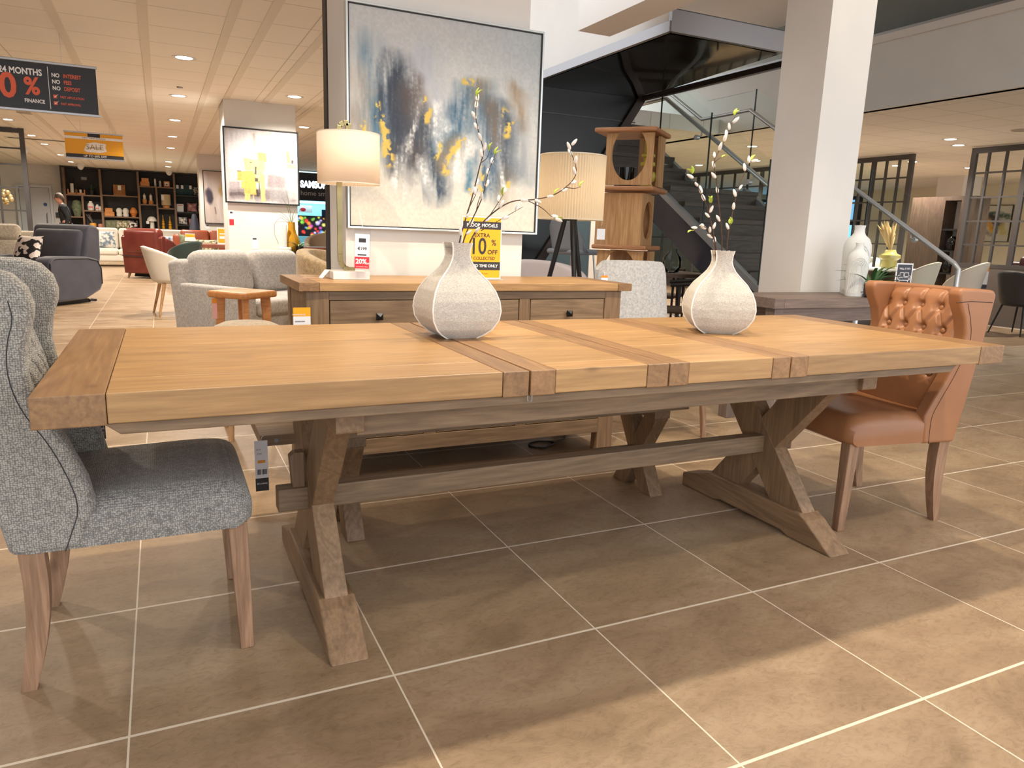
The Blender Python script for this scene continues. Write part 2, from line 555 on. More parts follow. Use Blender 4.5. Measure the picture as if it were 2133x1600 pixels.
# ------------------------------------------------------------------ floor
def tile_mat():
    m, nt, b = newmat('stone_tile_floor')
    L = nt.links.new
    tc = nt.nodes.new('ShaderNodeTexCoord')
    sep = nt.nodes.new('ShaderNodeSeparateXYZ')
    L(tc.outputs['Object'], sep.inputs[0])
    def line(axis, half):
        d = nt.nodes.new('ShaderNodeMath'); d.operation = 'DIVIDE'; d.inputs[1].default_value = 0.6
        L(sep.outputs[axis], d.inputs[0])
        a = nt.nodes.new('ShaderNodeMath'); a.operation = 'ADD'; a.inputs[1].default_value = 0.5
        L(d.outputs[0], a.inputs[0])
        fr = nt.nodes.new('ShaderNodeMath'); fr.operation = 'FLOORED_MODULO'; fr.inputs[1].default_value = 1.0
        L(a.outputs[0], fr.inputs[0])
        s = nt.nodes.new('ShaderNodeMath'); s.operation = 'SUBTRACT'; s.inputs[1].default_value = 0.5
        L(fr.outputs[0], s.inputs[0])
        ab = nt.nodes.new('ShaderNodeMath'); ab.operation = 'ABSOLUTE'
        L(s.outputs[0], ab.inputs[0])
        lt = nt.nodes.new('ShaderNodeMath'); lt.operation = 'LESS_THAN'; lt.inputs[1].default_value = half / 0.6
        L(ab.outputs[0], lt.inputs[0])
        return lt, d
    lx, dx = line('X', 0.0022)
    ly, dy = line('Y', 0.0042)
    mx = nt.nodes.new('ShaderNodeMath'); mx.operation = 'MAXIMUM'
    L(lx.outputs[0], mx.inputs[0]); L(ly.outputs[0], mx.inputs[1])
    # each tile its own piece of stone
    def flo(d):
        a = nt.nodes.new('ShaderNodeMath'); a.operation = 'FLOOR'
        L(d.outputs[0], a.inputs[0]); return a
    fx, fy = flo(dx), flo(dy)
    cid = nt.nodes.new('ShaderNodeCombineXYZ')
    L(fx.outputs[0], cid.inputs[0]); L(fy.outputs[0], cid.inputs[1])
    wn = nt.nodes.new('ShaderNodeTexWhiteNoise')
    L(cid.outputs[0], wn.inputs['Vector'])
    off = nt.nodes.new('ShaderNodeVectorMath'); off.operation = 'SCALE'; off.inputs['Scale'].default_value = 9.0
    L(wn.outputs['Color'], off.inputs[0])
    add = nt.nodes.new('ShaderNodeVectorMath'); add.operation = 'ADD'
    L(tc.outputs['Object'], add.inputs[0]); L(off.outputs[0], add.inputs[1])
    mp = nt.nodes.new('ShaderNodeMapping')
    mp.inputs['Scale'].default_value = (0.75, 1.25, 1)
    L(add.outputs[0], mp.inputs[0])
    n = nt.nodes.new('ShaderNodeTexNoise')
    n.inputs['Scale'].default_value = 3.6
    n.inputs['Detail'].default_value = 7
    n.inputs['Roughness'].default_value = 0.62
    n.inputs['Distortion'].default_value = 0.7
    L(mp.outputs[0], n.inputs['Vector'])
    r = ramp(nt, [(0.22, S(122, 100, 78)), (0.5, S(150, 126, 99)), (0.78, S(168, 146, 119))])
    L(n.outputs['Fac'], r.inputs[0])
    n2 = nt.nodes.new('ShaderNodeTexNoise')
    n2.inputs['Scale'].default_value = 34
    n2.inputs['Detail'].default_value = 8
    n2.inputs['Roughness'].default_value = 0.72
    n2.inputs['Distortion'].default_value = 1.6
    L(mp.outputs[0], n2.inputs['Vector'])
    r2 = ramp(nt, [(0.30, (0.66, 0.62, 0.57, 1)), (0.52, (1, 1, 1, 1)), (0.75, (1.08, 1.07, 1.05, 1))])
    L(n2.outputs['Fac'], r2.inputs[0])
    mm = nt.nodes.new('ShaderNodeMix'); mm.data_type = 'RGBA'; mm.blend_type = 'MULTIPLY'
    mm.inputs['Factor'].default_value = 0.8
    L(r.outputs[0], mm.inputs['A']); L(r2.outputs[0], mm.inputs['B'])
    g = nt.nodes.new('ShaderNodeMix'); g.data_type = 'RGBA'
    L(mx.outputs[0], g.inputs['Factor']); L(mm.outputs['Result'], g.inputs['A'])
    g.inputs['B'].default_value = S(214, 200, 180)
    L(g.outputs['Result'], b.inputs['Base Color'])
    rr = nt.nodes.new('ShaderNodeMath'); rr.operation = 'MULTIPLY_ADD'
    rr.inputs[1].default_value = 0.3; rr.inputs[2].default_value = 0.26
    L(n.outputs['Fac'], rr.inputs[0]); L(rr.outputs[0], b.inputs['Roughness'])
    bp = nt.nodes.new('ShaderNodeBump')
    bp.inputs['Strength'].default_value = 0.22
    bp.inputs['Distance'].default_value = 0.004
    L(n2.outputs['Fac'], bp.inputs['Height']); L(bp.outputs[0], b.inputs['Normal'])
    return m
struct(MB().box(-9, 20, -6, 28, -0.1, 0.0).build('floor', tile_mat()))

# ------------------------------------------------------------------ ceiling of the low part: tiles and wider beams between the bays
def ceil_mat(name, base, wide=True):
    m, nt, b = newmat(name)
    L = nt.links.new
    tc = nt.nodes.new('ShaderNodeTexCoord')
    br = nt.nodes.new('ShaderNodeTexBrick')
    br.offset = 0.0
    br.inputs['Scale'].default_value = 1.0
    br.inputs['Mortar Size'].default_value = 0.006
    br.inputs['Mortar Smooth'].default_value = 0.2
    br.inputs['Brick Width'].default_value = 0.6
    br.inputs['Row Height'].default_value = 0.6
    br.inputs['Color1'].default_value = base
    br.inputs['Color2'].default_value = tuple(c * 0.97 for c in base[:3]) + (1,)
    br.inputs['Mortar'].default_value = tuple(c * 0.62 for c in base[:3]) + (1,)
    mp = nt.nodes.new('ShaderNodeMapping')
    mp.inputs['Location'].default_value = (-0.095 + 0.0, 0.08, 0)
    L(tc.outputs['Object'], mp.inputs[0]); L(mp.outputs[0], br.inputs['Vector'])
    L(br.outputs['Color'], b.inputs['Base Color'])
    b.inputs['Roughness'].default_value = 0.85
    return m
M['ceil'] = ceil_mat('ceiling_tile', S(244, 239, 231))
def slab(name, x0, x1, y0, y1, z0, z1, mat):
    return struct(MB().box(x0, x1, y0, y1, z0, z1).build(name, mat))
slab('ceiling', -9, 2.05, 2.3, 28, 2.65, 2.85, M['ceil'])
slab('ceiling_6', 2.05, 3.09, 7.2, 28, 2.65, 2.85, M['ceil'])
b_ = MB()
for x in (-3.3, -2.7, -2.1, -1.5, -0.53, 0.095, 0.70, 0.96, 1.42, 2.02, 2.6):
    b_.box(x - 0.035, x + 0.035, 2.3 if x < 2.0 else 7.2, 25.0, 2.64, 2.651)
struct(b_.build('ceiling_beam', flat('ceiling_beam_paint', S(226, 219, 208), 0.7)))
slab('ceiling_2', 7.62, 20, -2, 28, 2.65, 2.85, M['ceil'])
slab('ceiling_3', 3.09, 7.62, 7.2, 28, 2.65, 2.85, M['ceil'])
slab('ceiling_4', 2.9, 20, -2.2, 9.5, 3.9, 4.05, M['ceilwhite'])
# downstand beside the table bay and the white wall of the upper floor
slab('beam_1', 3.09, 3.38, -2.2, 3.6, 2.65, 3.9, M['ceilwhite'])
slab('wall_upper', 3.67, 3.75, 3.25, 7.2, 2.72, 3.9, M['wallwhite'])
slab('wall_back', -9, 18, 25.0, 25.2, 0, 2.65, M['wallwhite'])
slab('wall_right', 18.0, 18.2, -2, 25.0, 0, 2.65, flat('cream_wall_paint', S(238, 226, 200), 0.75))
slab('wall_left', -9.2, -9, -2, 25.0, 0, 2.65, M['wallwhite'])
# white edge of the upper floor on the right, its handrail ledge and glass
slab('wall_upper_right', 7.58, 7.7, 1.2, 9.5, 2.65, 3.36, M['wallwhite'])
slab('trim_1', 7.54, 7.72, 1.2, 9.5, 3.36, 3.44, M['ceilwhite'])
slab('trim_2', 7.55, 7.58, 1.2, 9.5, 3.44, 3.47, M['steel'])
struct(MB().box(7.63, 7.64, 1.2, 9.5, 3.44, 3.9).build('window_1', M['glass']))
# ================================================================== dining table
X0, XE, YF, YB, ZT, TH = -0.121, 2.870, -0.030, 0.957, 0.780, 0.065
table = thing('dining_table', 'long oak trestle dining table pulled out with two leaves, carrying two linen vases', 'table', (1.375, 0.46, 0))
tl = lambda: Matrix.Translation(Vector((-1.375, -0.46, 0)))
rnd = random.Random(3)
def planks(mb, x0, x1, seams, z0, z1, gap=0.0016, mi=0):
    ys = [YF] + list(seams) + [YB]
    for a, c in zip(ys[:-1], ys[1:]):
        mb.box(x0, x1, a + gap / 2, c - gap / 2, z0, z1, tl(), rnd.uniform(-0.35, 0.35), mi)
def cap(parent, name, x0, x1, tone=-0.25):
    m = MB()
    m.box(x0 + 0.0012, x1 - 0.0012, YF - 0.0006, YB + 0.0006, ZT - TH, ZT, tl(), tone)
    return m.build(name, M['oak_y'], parent, bevel=0.0025)
def panel(name, x0, x1, seams, caps):
    m = MB()
    planks(m, x0, x1, seams, ZT - TH + 0.003, ZT)
    o = m.build(name, M['oak_x'], table, bevel=0.0022)
    for a, c in caps:
        cap(o, 'end_board', a, c, rnd.uniform(-0.5, 0.0))
    return o
panel('top_panel', 0.0095, 0.8650, (0.122, 0.32, 0.584, 0.772), ((X0, 0.0095), (0.8650, 0.9385)))
panel('leaf', 1.0140, 1.2970, (0.062, 0.30, 0.55, 0.80), ((0.9415, 1.0140), (1.2970, 1.3690)))
panel('leaf', 1.4390, 1.7500, (0.062, 0.27, 0.58, 0.83), ((1.3710, 1.4390), (1.7500, 1.8220)))
panel('top_panel', 1.8950, 2.7330, (0.21, 0.40, 0.62, 0.80), ((1.8240, 1.8950), (2.7330, XE)))
# rail under the top, with cut corners at its ends
m = MB()
for y0, y1 in ((YF + 0.012, YF + 0.06), (YB - 0.06, YB - 0.012)):
    m.prism([(0.0, 0.716), (0.030, 0.692), (2.60, 0.692), (2.63, 0.716)], 'Y', y0, y1, tl(), -0.3)
m.build('under_rail', M['oakd_x'], table, bevel=0.002)
for y0, y1 in ((0.085, 0.120), (0.815, 0.850)):
    m = MB(); m.box(0.53, 2.275, y0, y1, 0.617, 0.716, tl(), 0.1)
    m.build('apron', M['oakd_x'], table, bevel=0.002)
CY = 0.515
def brace(sign, th):
    """one leg of the X: from the foot to the beam"""
    c = (CY, 0.318)
    k = 0.84
    hw = 0.072
    def at(z, off):
        return c[0] + sign * ((z - c[1]) / 1.2) + off
    z0, z1 = 0.105, 0.632
    q = hw * 1.22
    return [(at(z0, -q), z0), (at(z0, q), z0), (at(z1, q), z1), (at(z1, -q), z1)]
for xl in (0.51, 2.308):
    ft = MB()
    ft.prism([(0.090, 0.0), (0.30, 0.0), (0.34, 0.012), (0.69, 0.012), (0.73, 0.0), (0.945, 0.0), (0.945, 0.058), (0.815, 0.092), (0.78, 0.110), (0.255, 0.110), (0.22, 0.092)],
             'X', xl - 0.051, xl + 0.051, tl(), 0.05)
    ft.build('foot', M['oakd_y'], table, bevel=0.006, seg=3)
    for sg, th in ((1, 0.0325), (-1, 0.0315)):
        br = MB()
        br.prism(brace(sg, th), 'X', xl - th, xl + th, tl(), 0.15 * sg)
        br.build('brace', M['oakd_z'], table, bevel=0.003)
    cb = MB()
    cb.prism([(0.066, 0.632), (0.070, 0.628), (0.86, 0.628), (0.865, 0.632), (0.865, 0.716), (0.066, 0.716)], 'X', xl - 0.035, xl + 0.035, tl(), 0.1)
    cb.build('cross_beam', M['oakd_y'], table, bevel=0.003)
    wd = MB()
    sgn = -1 if xl < 1 else 1
    xw = xl + sgn * 0.038
    wd.prism([(xw, 0.325), (xw, 0.462), (xw + sgn * 0.030, 0.462), (xw + sgn * 0.043, 0.450), (xw + sgn * 0.034, 0.325)], 'Y', CY - 0.018, CY + 0.018, tl(), -0.4)
    wd.build('wedge', M['oakd_z'], table, bevel=0.003)
st = MB(); st.box(0.392, 2.43, CY - 0.028, CY + 0.028, 0.285, 0.355, tl(), -0.1)
st.build('stretcher', M['oakd_x'], table, bevel=0.004)
hk = MB(); hk.tube([(0.934, YF - 0.002, 0.717), (0.934, YF - 0.002, 0.704), (0.946, YF - 0.002, 0.702), (0.946, YF - 0.002, 0.717)], 0.0016, 6, M=tl())
hk.build('latch', M['steel'], table)

# ================================================================== bench behind the table
bench = thing('trestle_bench', 'low oak trestle bench with X legs standing between the table and the sideboard', 'bench', (1.27, 0.99, 0))
bt = Matrix.Translation(Vector((-1.27, -0.99, 0)))
m = MB()
m.box(0.385, 2.175, 0.838, 0.995, 0.388, 0.425, bt, 0.1); m.box(0.385, 2.175, 0.997, 1.150, 0.388, 0.425, bt, -0.1)
m.build('seat', M['oakd_x'], bench, bevel=0.003)
m = MB(); m.lathe([(0.0, 0), (0.007, 0), (0.007, 0.0015), (0, 0.0015)], (0, 0, 0), 14, R3(PI / 2, 0, 0, (0.437 - 1.27, 0.8375 - 0.99, 0.4065)))
m.build('felt_dot', flat('grey_felt', S(140, 140, 146), 0.9), bench)
for xl in (0.705, 2.040):
    c = MB(); c.box(xl - 0.04, xl + 0.04, 0.846, 1.142, 0.352, 0.388, bt, -0.2)
    c.build('cross_beam', M['oakd_y'], bench, bevel=0.002)
    for sg, th in ((1, 0.0335), (-1, 0.0325)):
        b2 = MB()
        z0, z1 = 0.0, 0.353
        hw = 0.046
        def at(z, off, sg=sg): return 0.995 + sg * (z - 0.177) * 0.60 + off
        b2.prism([(at(z0, -hw), z0), (at(z0, hw), z0), (at(z1, hw), z1), (at(z1, -hw), z1)], 'X', xl - th, xl + th, bt, sg * 0.1)
        b2.build('leg', M['oakd_z'], bench, bevel=0.003)
m = MB(); m.box(0.74, 2.005, 0.972, 1.018, 0.15, 0.195, bt, -0.1)
m.build('stretcher', M['oakd_x'], bench, bevel=0.002)

# ================================================================== sideboard
SBX, SBY = 1.46, 1.78
sb = thing('sideboard', 'wide oak sideboard with black square knobs behind the dining table', 'sideboard', (SBX, SBY, 0))
T = Matrix.Translation(Vector((-SBX, -SBY, 0)))
m = MB()
ys = [1.500, 1.62, 1.79, 1.92, 2.035]
for a, c in zip(ys[:-1], ys[1:]):
    m.box(0.715, 2.205, a + .0008, c - .0008, 0.849, 0.885, T, rnd.uniform(-.2, .35))
tp = m.build('top', M['oak_x'], sb, bevel=0.002)
for a, c in ((0.630, 0.7135), (2.2065, 2.289)):
    m = MB(); m.box(a, c, 1.4995, 2.0355, 0.848, 0.8855, T, -.35); m.build('end_board', M['oak_y'], tp, bevel=0.002)
for x0, x1 in ((0.660, 0.757), (2.141, 2.236)):
    for y0, y1 in ((1.515, 1.575), (1.955, 2.015)):
        m = MB(); m.box(x0, x1, y0, y1, 0, 0.848, T, -.1); m.build('corner_post', M['oakd_z'], sb, bevel=0.003)
m = MB(); m.box(1.42, 1.50, 1.90, 1.97, 0, 0.105, T, -.1); m.build('centre_foot', M['oakd_z'], sb, bevel=0.002)
m = MB()
m.box(0.757, 2.141, 1.515, 1.545, 0.810, 0.848, T, .0); m.box(0.757, 2.141, 1.516, 1.545, 0.602, 0.642, T, -.1)
m.box(0.757, 2.141, 1.515, 1.545, 0.108, 0.181, T, .2)
m.build('front_rail', M['oakd_x'], sb, bevel=0.002)
for x0, x1 in ((1.186, 1.246), (1.660, 1.718)):
    m = MB(); m.box(x0, x1, 1.5165, 1.545, 0.181, 0.810, T, 0.1); m.build('front_divider', M['oakd_z'], sb, bevel=0.002)
for x0, x1 in ((0.661, 0.69), (2.206, 2.235)):
    m = MB(); m.box(x0 + .006, x1 - .006, 1.575, 1.955, 0.108, 0.848, T, 0.1); m.build('side_panel', M['oakd_z'], sb)
m = MB(); m.box(0.757, 2.141, 1.985, 2.0, 0.108, 0.848, T); m.box(0.757, 2.141, 1.546, 1.985, 0.110, 0.125, T); m.build('back_panel', M['oakd_x'], sb)
for x0, x1 in ((0.759, 1.184), (1.248, 1.658), (1.720, 2.139)):
    for nm, z0, z1 in (('drawer', 0.6455, 0.8075), ('door', 0.1845, 0.5985)):
        m = MB(); m.box(x0 + .002, x1 - .002, 1.5175, 1.54, z0, z1, T, rnd.uniform(-.1, .3))
        d = m.build(nm, M['oakd_x'] if nm == 'drawer' else M['oakd_z'], sb, bevel=0.002)
        xc, zc = (x0 + x1) / 2, (z0 + z1) / 2 + (0.012 if nm == 'drawer' else 0.08)
        k = MB()
        k.cyl((xc, 1.5175, zc), (xc, 1.500, zc), 0.009, n=10, M=T)
        s_ = 0.015
        k.faces([(xc - s_, 1.502, zc - s_), (xc + s_, 1.502, zc - s_), (xc + s_, 1.502, zc + s_), (xc - s_, 1.502, zc + s_),
                 (xc - s_, 1.494, zc - s_), (xc + s_, 1.494, zc - s_), (xc + s_, 1.494, zc + s_), (xc - s_, 1.494, zc + s_), (xc, 1.482, zc)],
                [(0, 1, 2, 3), (0, 4, 5, 1), (1, 5, 6, 2), (2, 6, 7, 3), (3, 7, 4, 0), (4, 8, 5), (5, 8, 6), (6, 8, 7), (7, 8, 4)], T)
        k.build('knob', M['iron'], d)
m = MB()
pth = [(1.93 + 0.08 * math.cos(a) , 1.72 + 0.06 * math.sin(a), 0.004) for a in [i * 0.35 for i in range(14)]] + [(2.1, 1.78, 0.004), (2.2, 1.95, 0.004)]
m.tube(pth, 0.004, 6)
tag(m.build('power_cable', M['black']), 'thin black cable coiled on the floor under the sideboard', 'cable')

# ================================================================== wing chairs
tweed = weave('grey_tweed', S(192, 186, 174), S(118, 116, 112), 210, 0.5, bump=0.7, dist=0.004, lo=0.12, hi=0.62)
tan = noisy('tan_leather', S(146, 98, 64), S(160, 110, 74), 5, 0.36, bump=0.12, bscale=260, detail=3, bdist=0.002, spec=0.45)
seam = flat('seam_thread', S(62, 38, 26), 0.7)
seamg = flat('seam_thread_grey', S(52, 52, 54), 0.9)
def tuft(v_z, u_y, zs, pitch_y, amp):
    """depth of the deep-buttoned back at (y, z): 0 on the pillows, amp at the buttons"""
    d = 0.0
    for row, z in enumerate(zs):
        off = 0.0 if row % 2 == 0 else 0.5
        yy = (u_y / pitch_y - off)
        dy = (yy - round(yy)) * pitch_y
        d = max(d, math.exp(-((dy / 0.020) ** 2 + ((v_z - z) / 0.020) ** 2)))
    ph = (zs[0] - zs[1])
    a = (u_y / pitch_y) + (v_z - zs[0]) / (2 * ph)
    b = (u_y / pitch_y) - (v_z - zs[0]) / (2 * ph)
    if v_z < zs[0]:
        c1 = abs(a - round(a)) * pitch_y
        c2 = abs(b - round(b)) * pitch_y
        c = min(c1, c2)
    else:
        a = u_y / pitch_y
        c = abs(a - round(a)) * pitch_y
    cre = math.exp(-(c / 0.008) ** 2)
    fade = min(1.0, max(0.0, (v_z - zs[-1] + 0.04) / 0.04))
    return amp * max(d, 0.42 * cre) * fade
def wing_chair(name, label, loc, rz, mat, leather, wing_pts, stitch):
    r = thing(name, label, 'chair', loc, rz)
    W = 0.245
    # seat: crowned cushion block over a straight skirt
    def seat_fn(u, v):
        # v runs round the section: bottom front, top, bottom back; u across the width
        pts = [(0.272, 0.352), (0.296, 0.372), (0.294, 0.425), (0.268, 0.462), (0.2, 0.474), (0.05, 0.472), (-0.10, 0.466), (-0.2, 0.46), (-0.2, 0.352)]
        k = v * (len(pts) - 1); i = min(int(k), len(pts) - 2); t = k - i
        q_ = [pts[max(i - 1, 0)], pts[i], pts[i + 1], pts[min(i + 2, len(pts) - 1)]]
        x, z = [0.5 * (2 * b + (-a + c) * t + (2 * a - 5 * b + 4 * c - d) * t * t + (-a + 3 * b - 3 * c + d) * t ** 3) for a, b, c, d in zip(*q_)]
        e = abs(2 * u - 1)
        drop = 0.0
        if z > 0.40: drop = (z - 0.40) * 0.55 * max(0, (e - 0.78) / 0.22) ** 2
        yy = (u - 0.5) * 2 * (W - 0.002)
        xs = x - 0.018 * max(0, (e - 0.85) / 0.15) ** 2 * (1 if x > 0.1 else 0)
        return (xs, yy, z - drop)
    m = MB(); m.sheet(seat_fn, 22, 40)
    # closed sides
    n = 40
    for u in (0.0, 1.0):
        vs = [seat_fn(u, j / n) for j in range(n + 1)]
        m.faces(vs, [tuple(range(n + 1))])
    m.faces([seat_fn(0, 0), seat_fn(1, 0), seat_fn(1, 1), seat_fn(0, 1)], [(0, 1, 2, 3)])
    m.build('seat', mat, r, smooth=True, ang=50, weld=0.0005)
    # buttoned inner back
    zs = [0.875, 0.787, 0.699, 0.611]
    py = 0.0925
    Wi = W - 0.052
    def face_x(z):
        return -0.135 - 0.115 * ((z - 0.46) / 0.5) + 0.02 * math.sin((z - 0.46) / 0.5 * PI)
    def back_fn(u, v):
        y = (u - 0.5) * 2 * (Wi + 0.004)
        z = 0.462 + v * 0.496
        t = tuft(z, y, zs, py, 0.028)
        top = max(0.0, (v - 0.9) / 0.1)
        zz = z - 0.012 * top * top if v < 1 else z - 0.012
        edge = max(0.0, (abs(2 * u - 1) - 0.9) / 0.1)
        return (face_x(z) - t - 0.03 * top ** 2.5 - 0.01 * edge ** 2 + 0.012 * math.cos(y / Wi * PI / 2) , y, zz + (0.008 * math.cos(y / Wi * PI / 2)) * v)
    m = MB(); m.sheet(back_fn, 90, 110)
    bk = m.build('backrest', mat, r, smooth=True, ang=70)
    for row, z in enumerate(zs):
        for k in range(-3, 4):
            y = (k + (0 if row % 2 == 0 else 0.5)) * py
            if abs(y) > Wi - 0.012: continue
            q = MB(); q.ell((face_x(z) - 0.024 + 0.012, y, z), 0.007, 0.0125, 0.0125, 12, 8)
            q.build('button', mat, bk, smooth=True)
    # outer back
    m = MB()
    m.prism([(-0.160, 0.35), (-0.236, 0.35), (-0.25, 0.42), (-0.335, 0.945), (-0.325, 0.962), (-0.262, 0.962), (-0.2, 0.7)], 'Y', -W + 0.045, W - 0.045)
    m.build('outer_back', mat, r, smooth=True, bevel=0.008, seg=3)
    # wings: padded side panels
    for sg in (-1, 1):
        b = bmesh.new()
        pts = wing_pts
        y0, y1 = sg * (W - 0.058), sg * (W + 0.002)
        vs0 = [b.verts.new((x, y0, z)) for x, z in pts]
        vs1 = [b.verts.new((x, y1, z)) for x, z in pts]
        n = len(pts)
        b.faces.new(vs0); b.faces.new(list(reversed(vs1)))
        for i in range(n):
            b.faces.new([vs0[i], vs0[(i + 1) % n], vs1[(i + 1) % n], vs1[i]])
        bmesh.ops.recalc_face_normals(b, faces=b.faces[:])
        m = MB(); m.join(b)
        wg = m.build('wing', mat, r, smooth=True, bevel=0.02 if leather else 0.024, seg=5, ang=50)
        # stitched line on the outer face, set in from the front edge
        fr = [(x - (0.030 if leather else 0.034), z) for x, z in stitch]
        for _k in range(3):
            fr = [fr[0]] + [p for (xa, za), (xb, zb) in zip(fr[:-1], fr[1:]) for p in ((xa * .75 + xb * .25, za * .75 + zb * .25), (xa * .25 + xb * .75, za * .25 + zb * .75))] + [fr[-1]]
        q = MB(); q.tube([(x, sg * (W + 0.0022), z) for x, z in fr], 0.0013, 6)
        q.build('seam', seam if leather else seamg, wg)
        if leather:
            q = MB(); q.tube([(-0.128, sg * (W + 0.0022), 0.912), (-0.2, sg * (W + 0.0022), 0.918), (-0.312, sg * (W + 0.0022), 0.914)], 0.0018, 6)
            q.build('seam', seam, wg)
    # legs
    for sg in (-1, 1):
        q = MB()
        q.beam((0.258, sg * (W - 0.035), 0.36), (0.270, sg * (W - 0.030), 0.0), 0.048, 0.048, (0, 1, 0), w1=0.034, h1=0.034)
        q.build('leg', M['leg_z'], r, bevel=0.003)
        q = MB()
        P = [(-0.192, 0.36, 0.052), (-0.188, 0.28, 0.051), (-0.190, 0.2, 0.048), (-0.200, 0.12, 0.043), (-0.214, 0.05, 0.038), (-0.226, 0.0, 0.034)]
        for (xa, za, wa), (xb, zb, wb) in zip(P[:-1], P[1:]):
            q.faces([(xa - wa / 2, sg * (W - 0.03) - wa / 2.2, za), (xa + wa / 2, sg * (W - 0.03) - wa / 2.2, za), (xa + wa / 2, sg * (W - 0.03) + wa / 2.2, za), (xa - wa / 2, sg * (W - 0.03) + wa / 2.2, za),
                     (xb - wb / 2, sg * (W - 0.03) - wb / 2.2, zb), (xb + wb / 2, sg * (W - 0.03) - wb / 2.2, zb), (xb + wb / 2, sg * (W - 0.03) + wb / 2.2, zb), (xb - wb / 2, sg * (W - 0.03) + wb / 2.2, zb)],
                    [(0, 1, 5, 4), (1, 2, 6, 5), (2, 3, 7, 6), (3, 0, 4, 7)] + ([(3, 2, 1, 0)] if za == 0.36 else []) + ([(4, 5, 6, 7)] if zb == 0 else []))
        q.build('leg', M['leg_z'], r, smooth=True, ang=60, weld=0.0005)
    return r
wingA = [(-0.088, 0.350), (-0.070, 0.40), (-0.052, 0.450), (-0.066, 0.52), (-0.10, 0.612), (-0.138, 0.675), (-0.158, 0.73), (-0.166, 0.79), (-0.158, 0.85), (-0.143, 0.895), (-0.140, 0.925), (-0.150, 0.962), (-0.176, 0.992), (-0.215, 1.006), (-0.27, 1.008), (-0.325, 1.0), (-0.345, 0.97), (-0.318, 0.80), (-0.285, 0.62), (-0.250, 0.45), (-0.232, 0.350)]
stA = wingA[:10] + [(-0.15, 0.935)]
wing_chair('wing_chair', 'grey woven wing chair with brown wooden legs at the left end of the long table', (0.004, 0.497, 0), 0.0, tweed, False, wingA, stA)
wingB = [(-0.066, 0.346), (-0.062, 0.40), (-0.060, 0.462), (-0.095, 0.53), (-0.138, 0.605), (-0.172, 0.68), (-0.196, 0.74), (-0.200, 0.79), (-0.182, 0.85), (-0.150, 0.905), (-0.138, 0.945), (-0.150, 0.966), (-0.22, 0.966), (-0.315, 0.962), (-0.332, 0.945), (-0.322, 0.87), (-0.292, 0.68), (-0.262, 0.50), (-0.230, 0.346)]
stB = wingB[:9] + [(-0.155, 0.91)]
wing_chair('wing_chair', 'tan leather wing chair with a deep-buttoned back at the right end of the long table', (2.800, 0.452, 0), PI - 0.13, tan, True, wingB, stB)

# ================================================================== linen vases with pussy willow
linen = weave('cream_linen', S(214, 207, 196), S(188, 181, 170), 460, 0.5, bump=0.3, dist=0.001, lo=0.1, hi=0.7, aniso=(0.5, 1, 1), big=420)
linen2 = weave('cream_linen_side', S(214, 207, 196), S(188, 181, 170), 460, 0.5, bump=0.3, dist=0.001, lo=0.1, hi=0.7, aniso=(1, 0.5, 1), big=420)
seamw = flat('pale_seam', S(236, 232, 224), 0.9)
VP = [(0.0, 0.050, 0.056), (0.012, 0.072, 0.068), (0.030, 0.093, 0.082), (0.06, 0.110, 0.094), (0.09, 0.1145, 0.098), (0.12, 0.111, 0.094), (0.15, 0.101, 0.083), (0.18, 0.083, 0.067), (0.205, 0.060, 0.052), (0.225, 0.043, 0.043), (0.245, 0.032, 0.038), (0.262, 0.028, 0.036), (0.282, 0.029, 0.038), (0.300, 0.0335, 0.042)]
def vase(label, loc, rz):
    r = thing('linen_vase', label, 'vase', loc, rz, )
    def prof(h):
        for (h0, a0, b0), (h1, a1, b1) in zip(VP[:-1], VP[1:]):
            if h <= h1 + 1e-9:
                t = (h - h0) / (h1 - h0)
                t2 = t
                return a0 + (a1 - a0) * t2, b0 + (b1 - b0) * t2
        return VP[-1][1], VP[-1][2]
    rows = 60
    m = MB()
    front = lambda sg: (lambda u, v: ((2 * u - 1) * prof(v * 0.3)[0], sg * (prof(v * 0.3)[1] + 0.006 * math.cos((2 * u - 1) * PI / 2)) + 0.0012 * mnoise.noise(Vector((u * 5, v * 9, sg * 3))), v * 0.3))
    side = lambda sg: (lambda u, v: (sg * (prof(v * 0.3)[0] - 0.006 * math.cos((2 * u - 1) * PI / 2)), (2 * u - 1) * prof(v * 0.3)[1], v * 0.3))
    for sg in (-1, 1):
        m.sheet(front(sg), 20, rows)
    a, b = prof(0)
    m.faces([(-a, -b, 0), (a, -b, 0), (a, b, 0), (-a, b, 0)], [(0, 1, 2, 3)])
    body = m.build('body', linen, r, smooth=True, ang=60)
    m = MB()
    for sg in (-1, 1):
        m.sheet(side(sg), 14, rows)
    g_ = m.build('gusset', linen2, r, smooth=True, ang=60)
    for sx in (-1, 1):
        for sy in (-1, 1):
            q = MB(); q.tube([(sx * prof(v / 40 * 0.3)[0], sy * prof(v / 40 * 0.3)[1], v / 40 * 0.3) for v in range(41)], 0.0026, 6)
            q.build('seam', seamw, r)
    a, b = prof(0.3)
    q = MB()
    q.faces([(-a + .003, -b + .003, 0.285), (a - .003, -b + .003, 0.285), (a - .003, b - .003, 0.285), (-a + .003, b - .003, 0.285)], [(0, 1, 2, 3)])
    q.build('inner', flat('vase_dark', S(60, 54, 48), 0.9), r)
    return r
V1 = (0.978, 0.588, ZT + 0.0004)
V2 = (1.985, 0.500, ZT + 0.0004)
vase('linen vase standing over the table joint in front of the yellow sign', V1, 0.0)
vase('linen vase near the right end of the table, in front of the stairs', V2, -0.50)

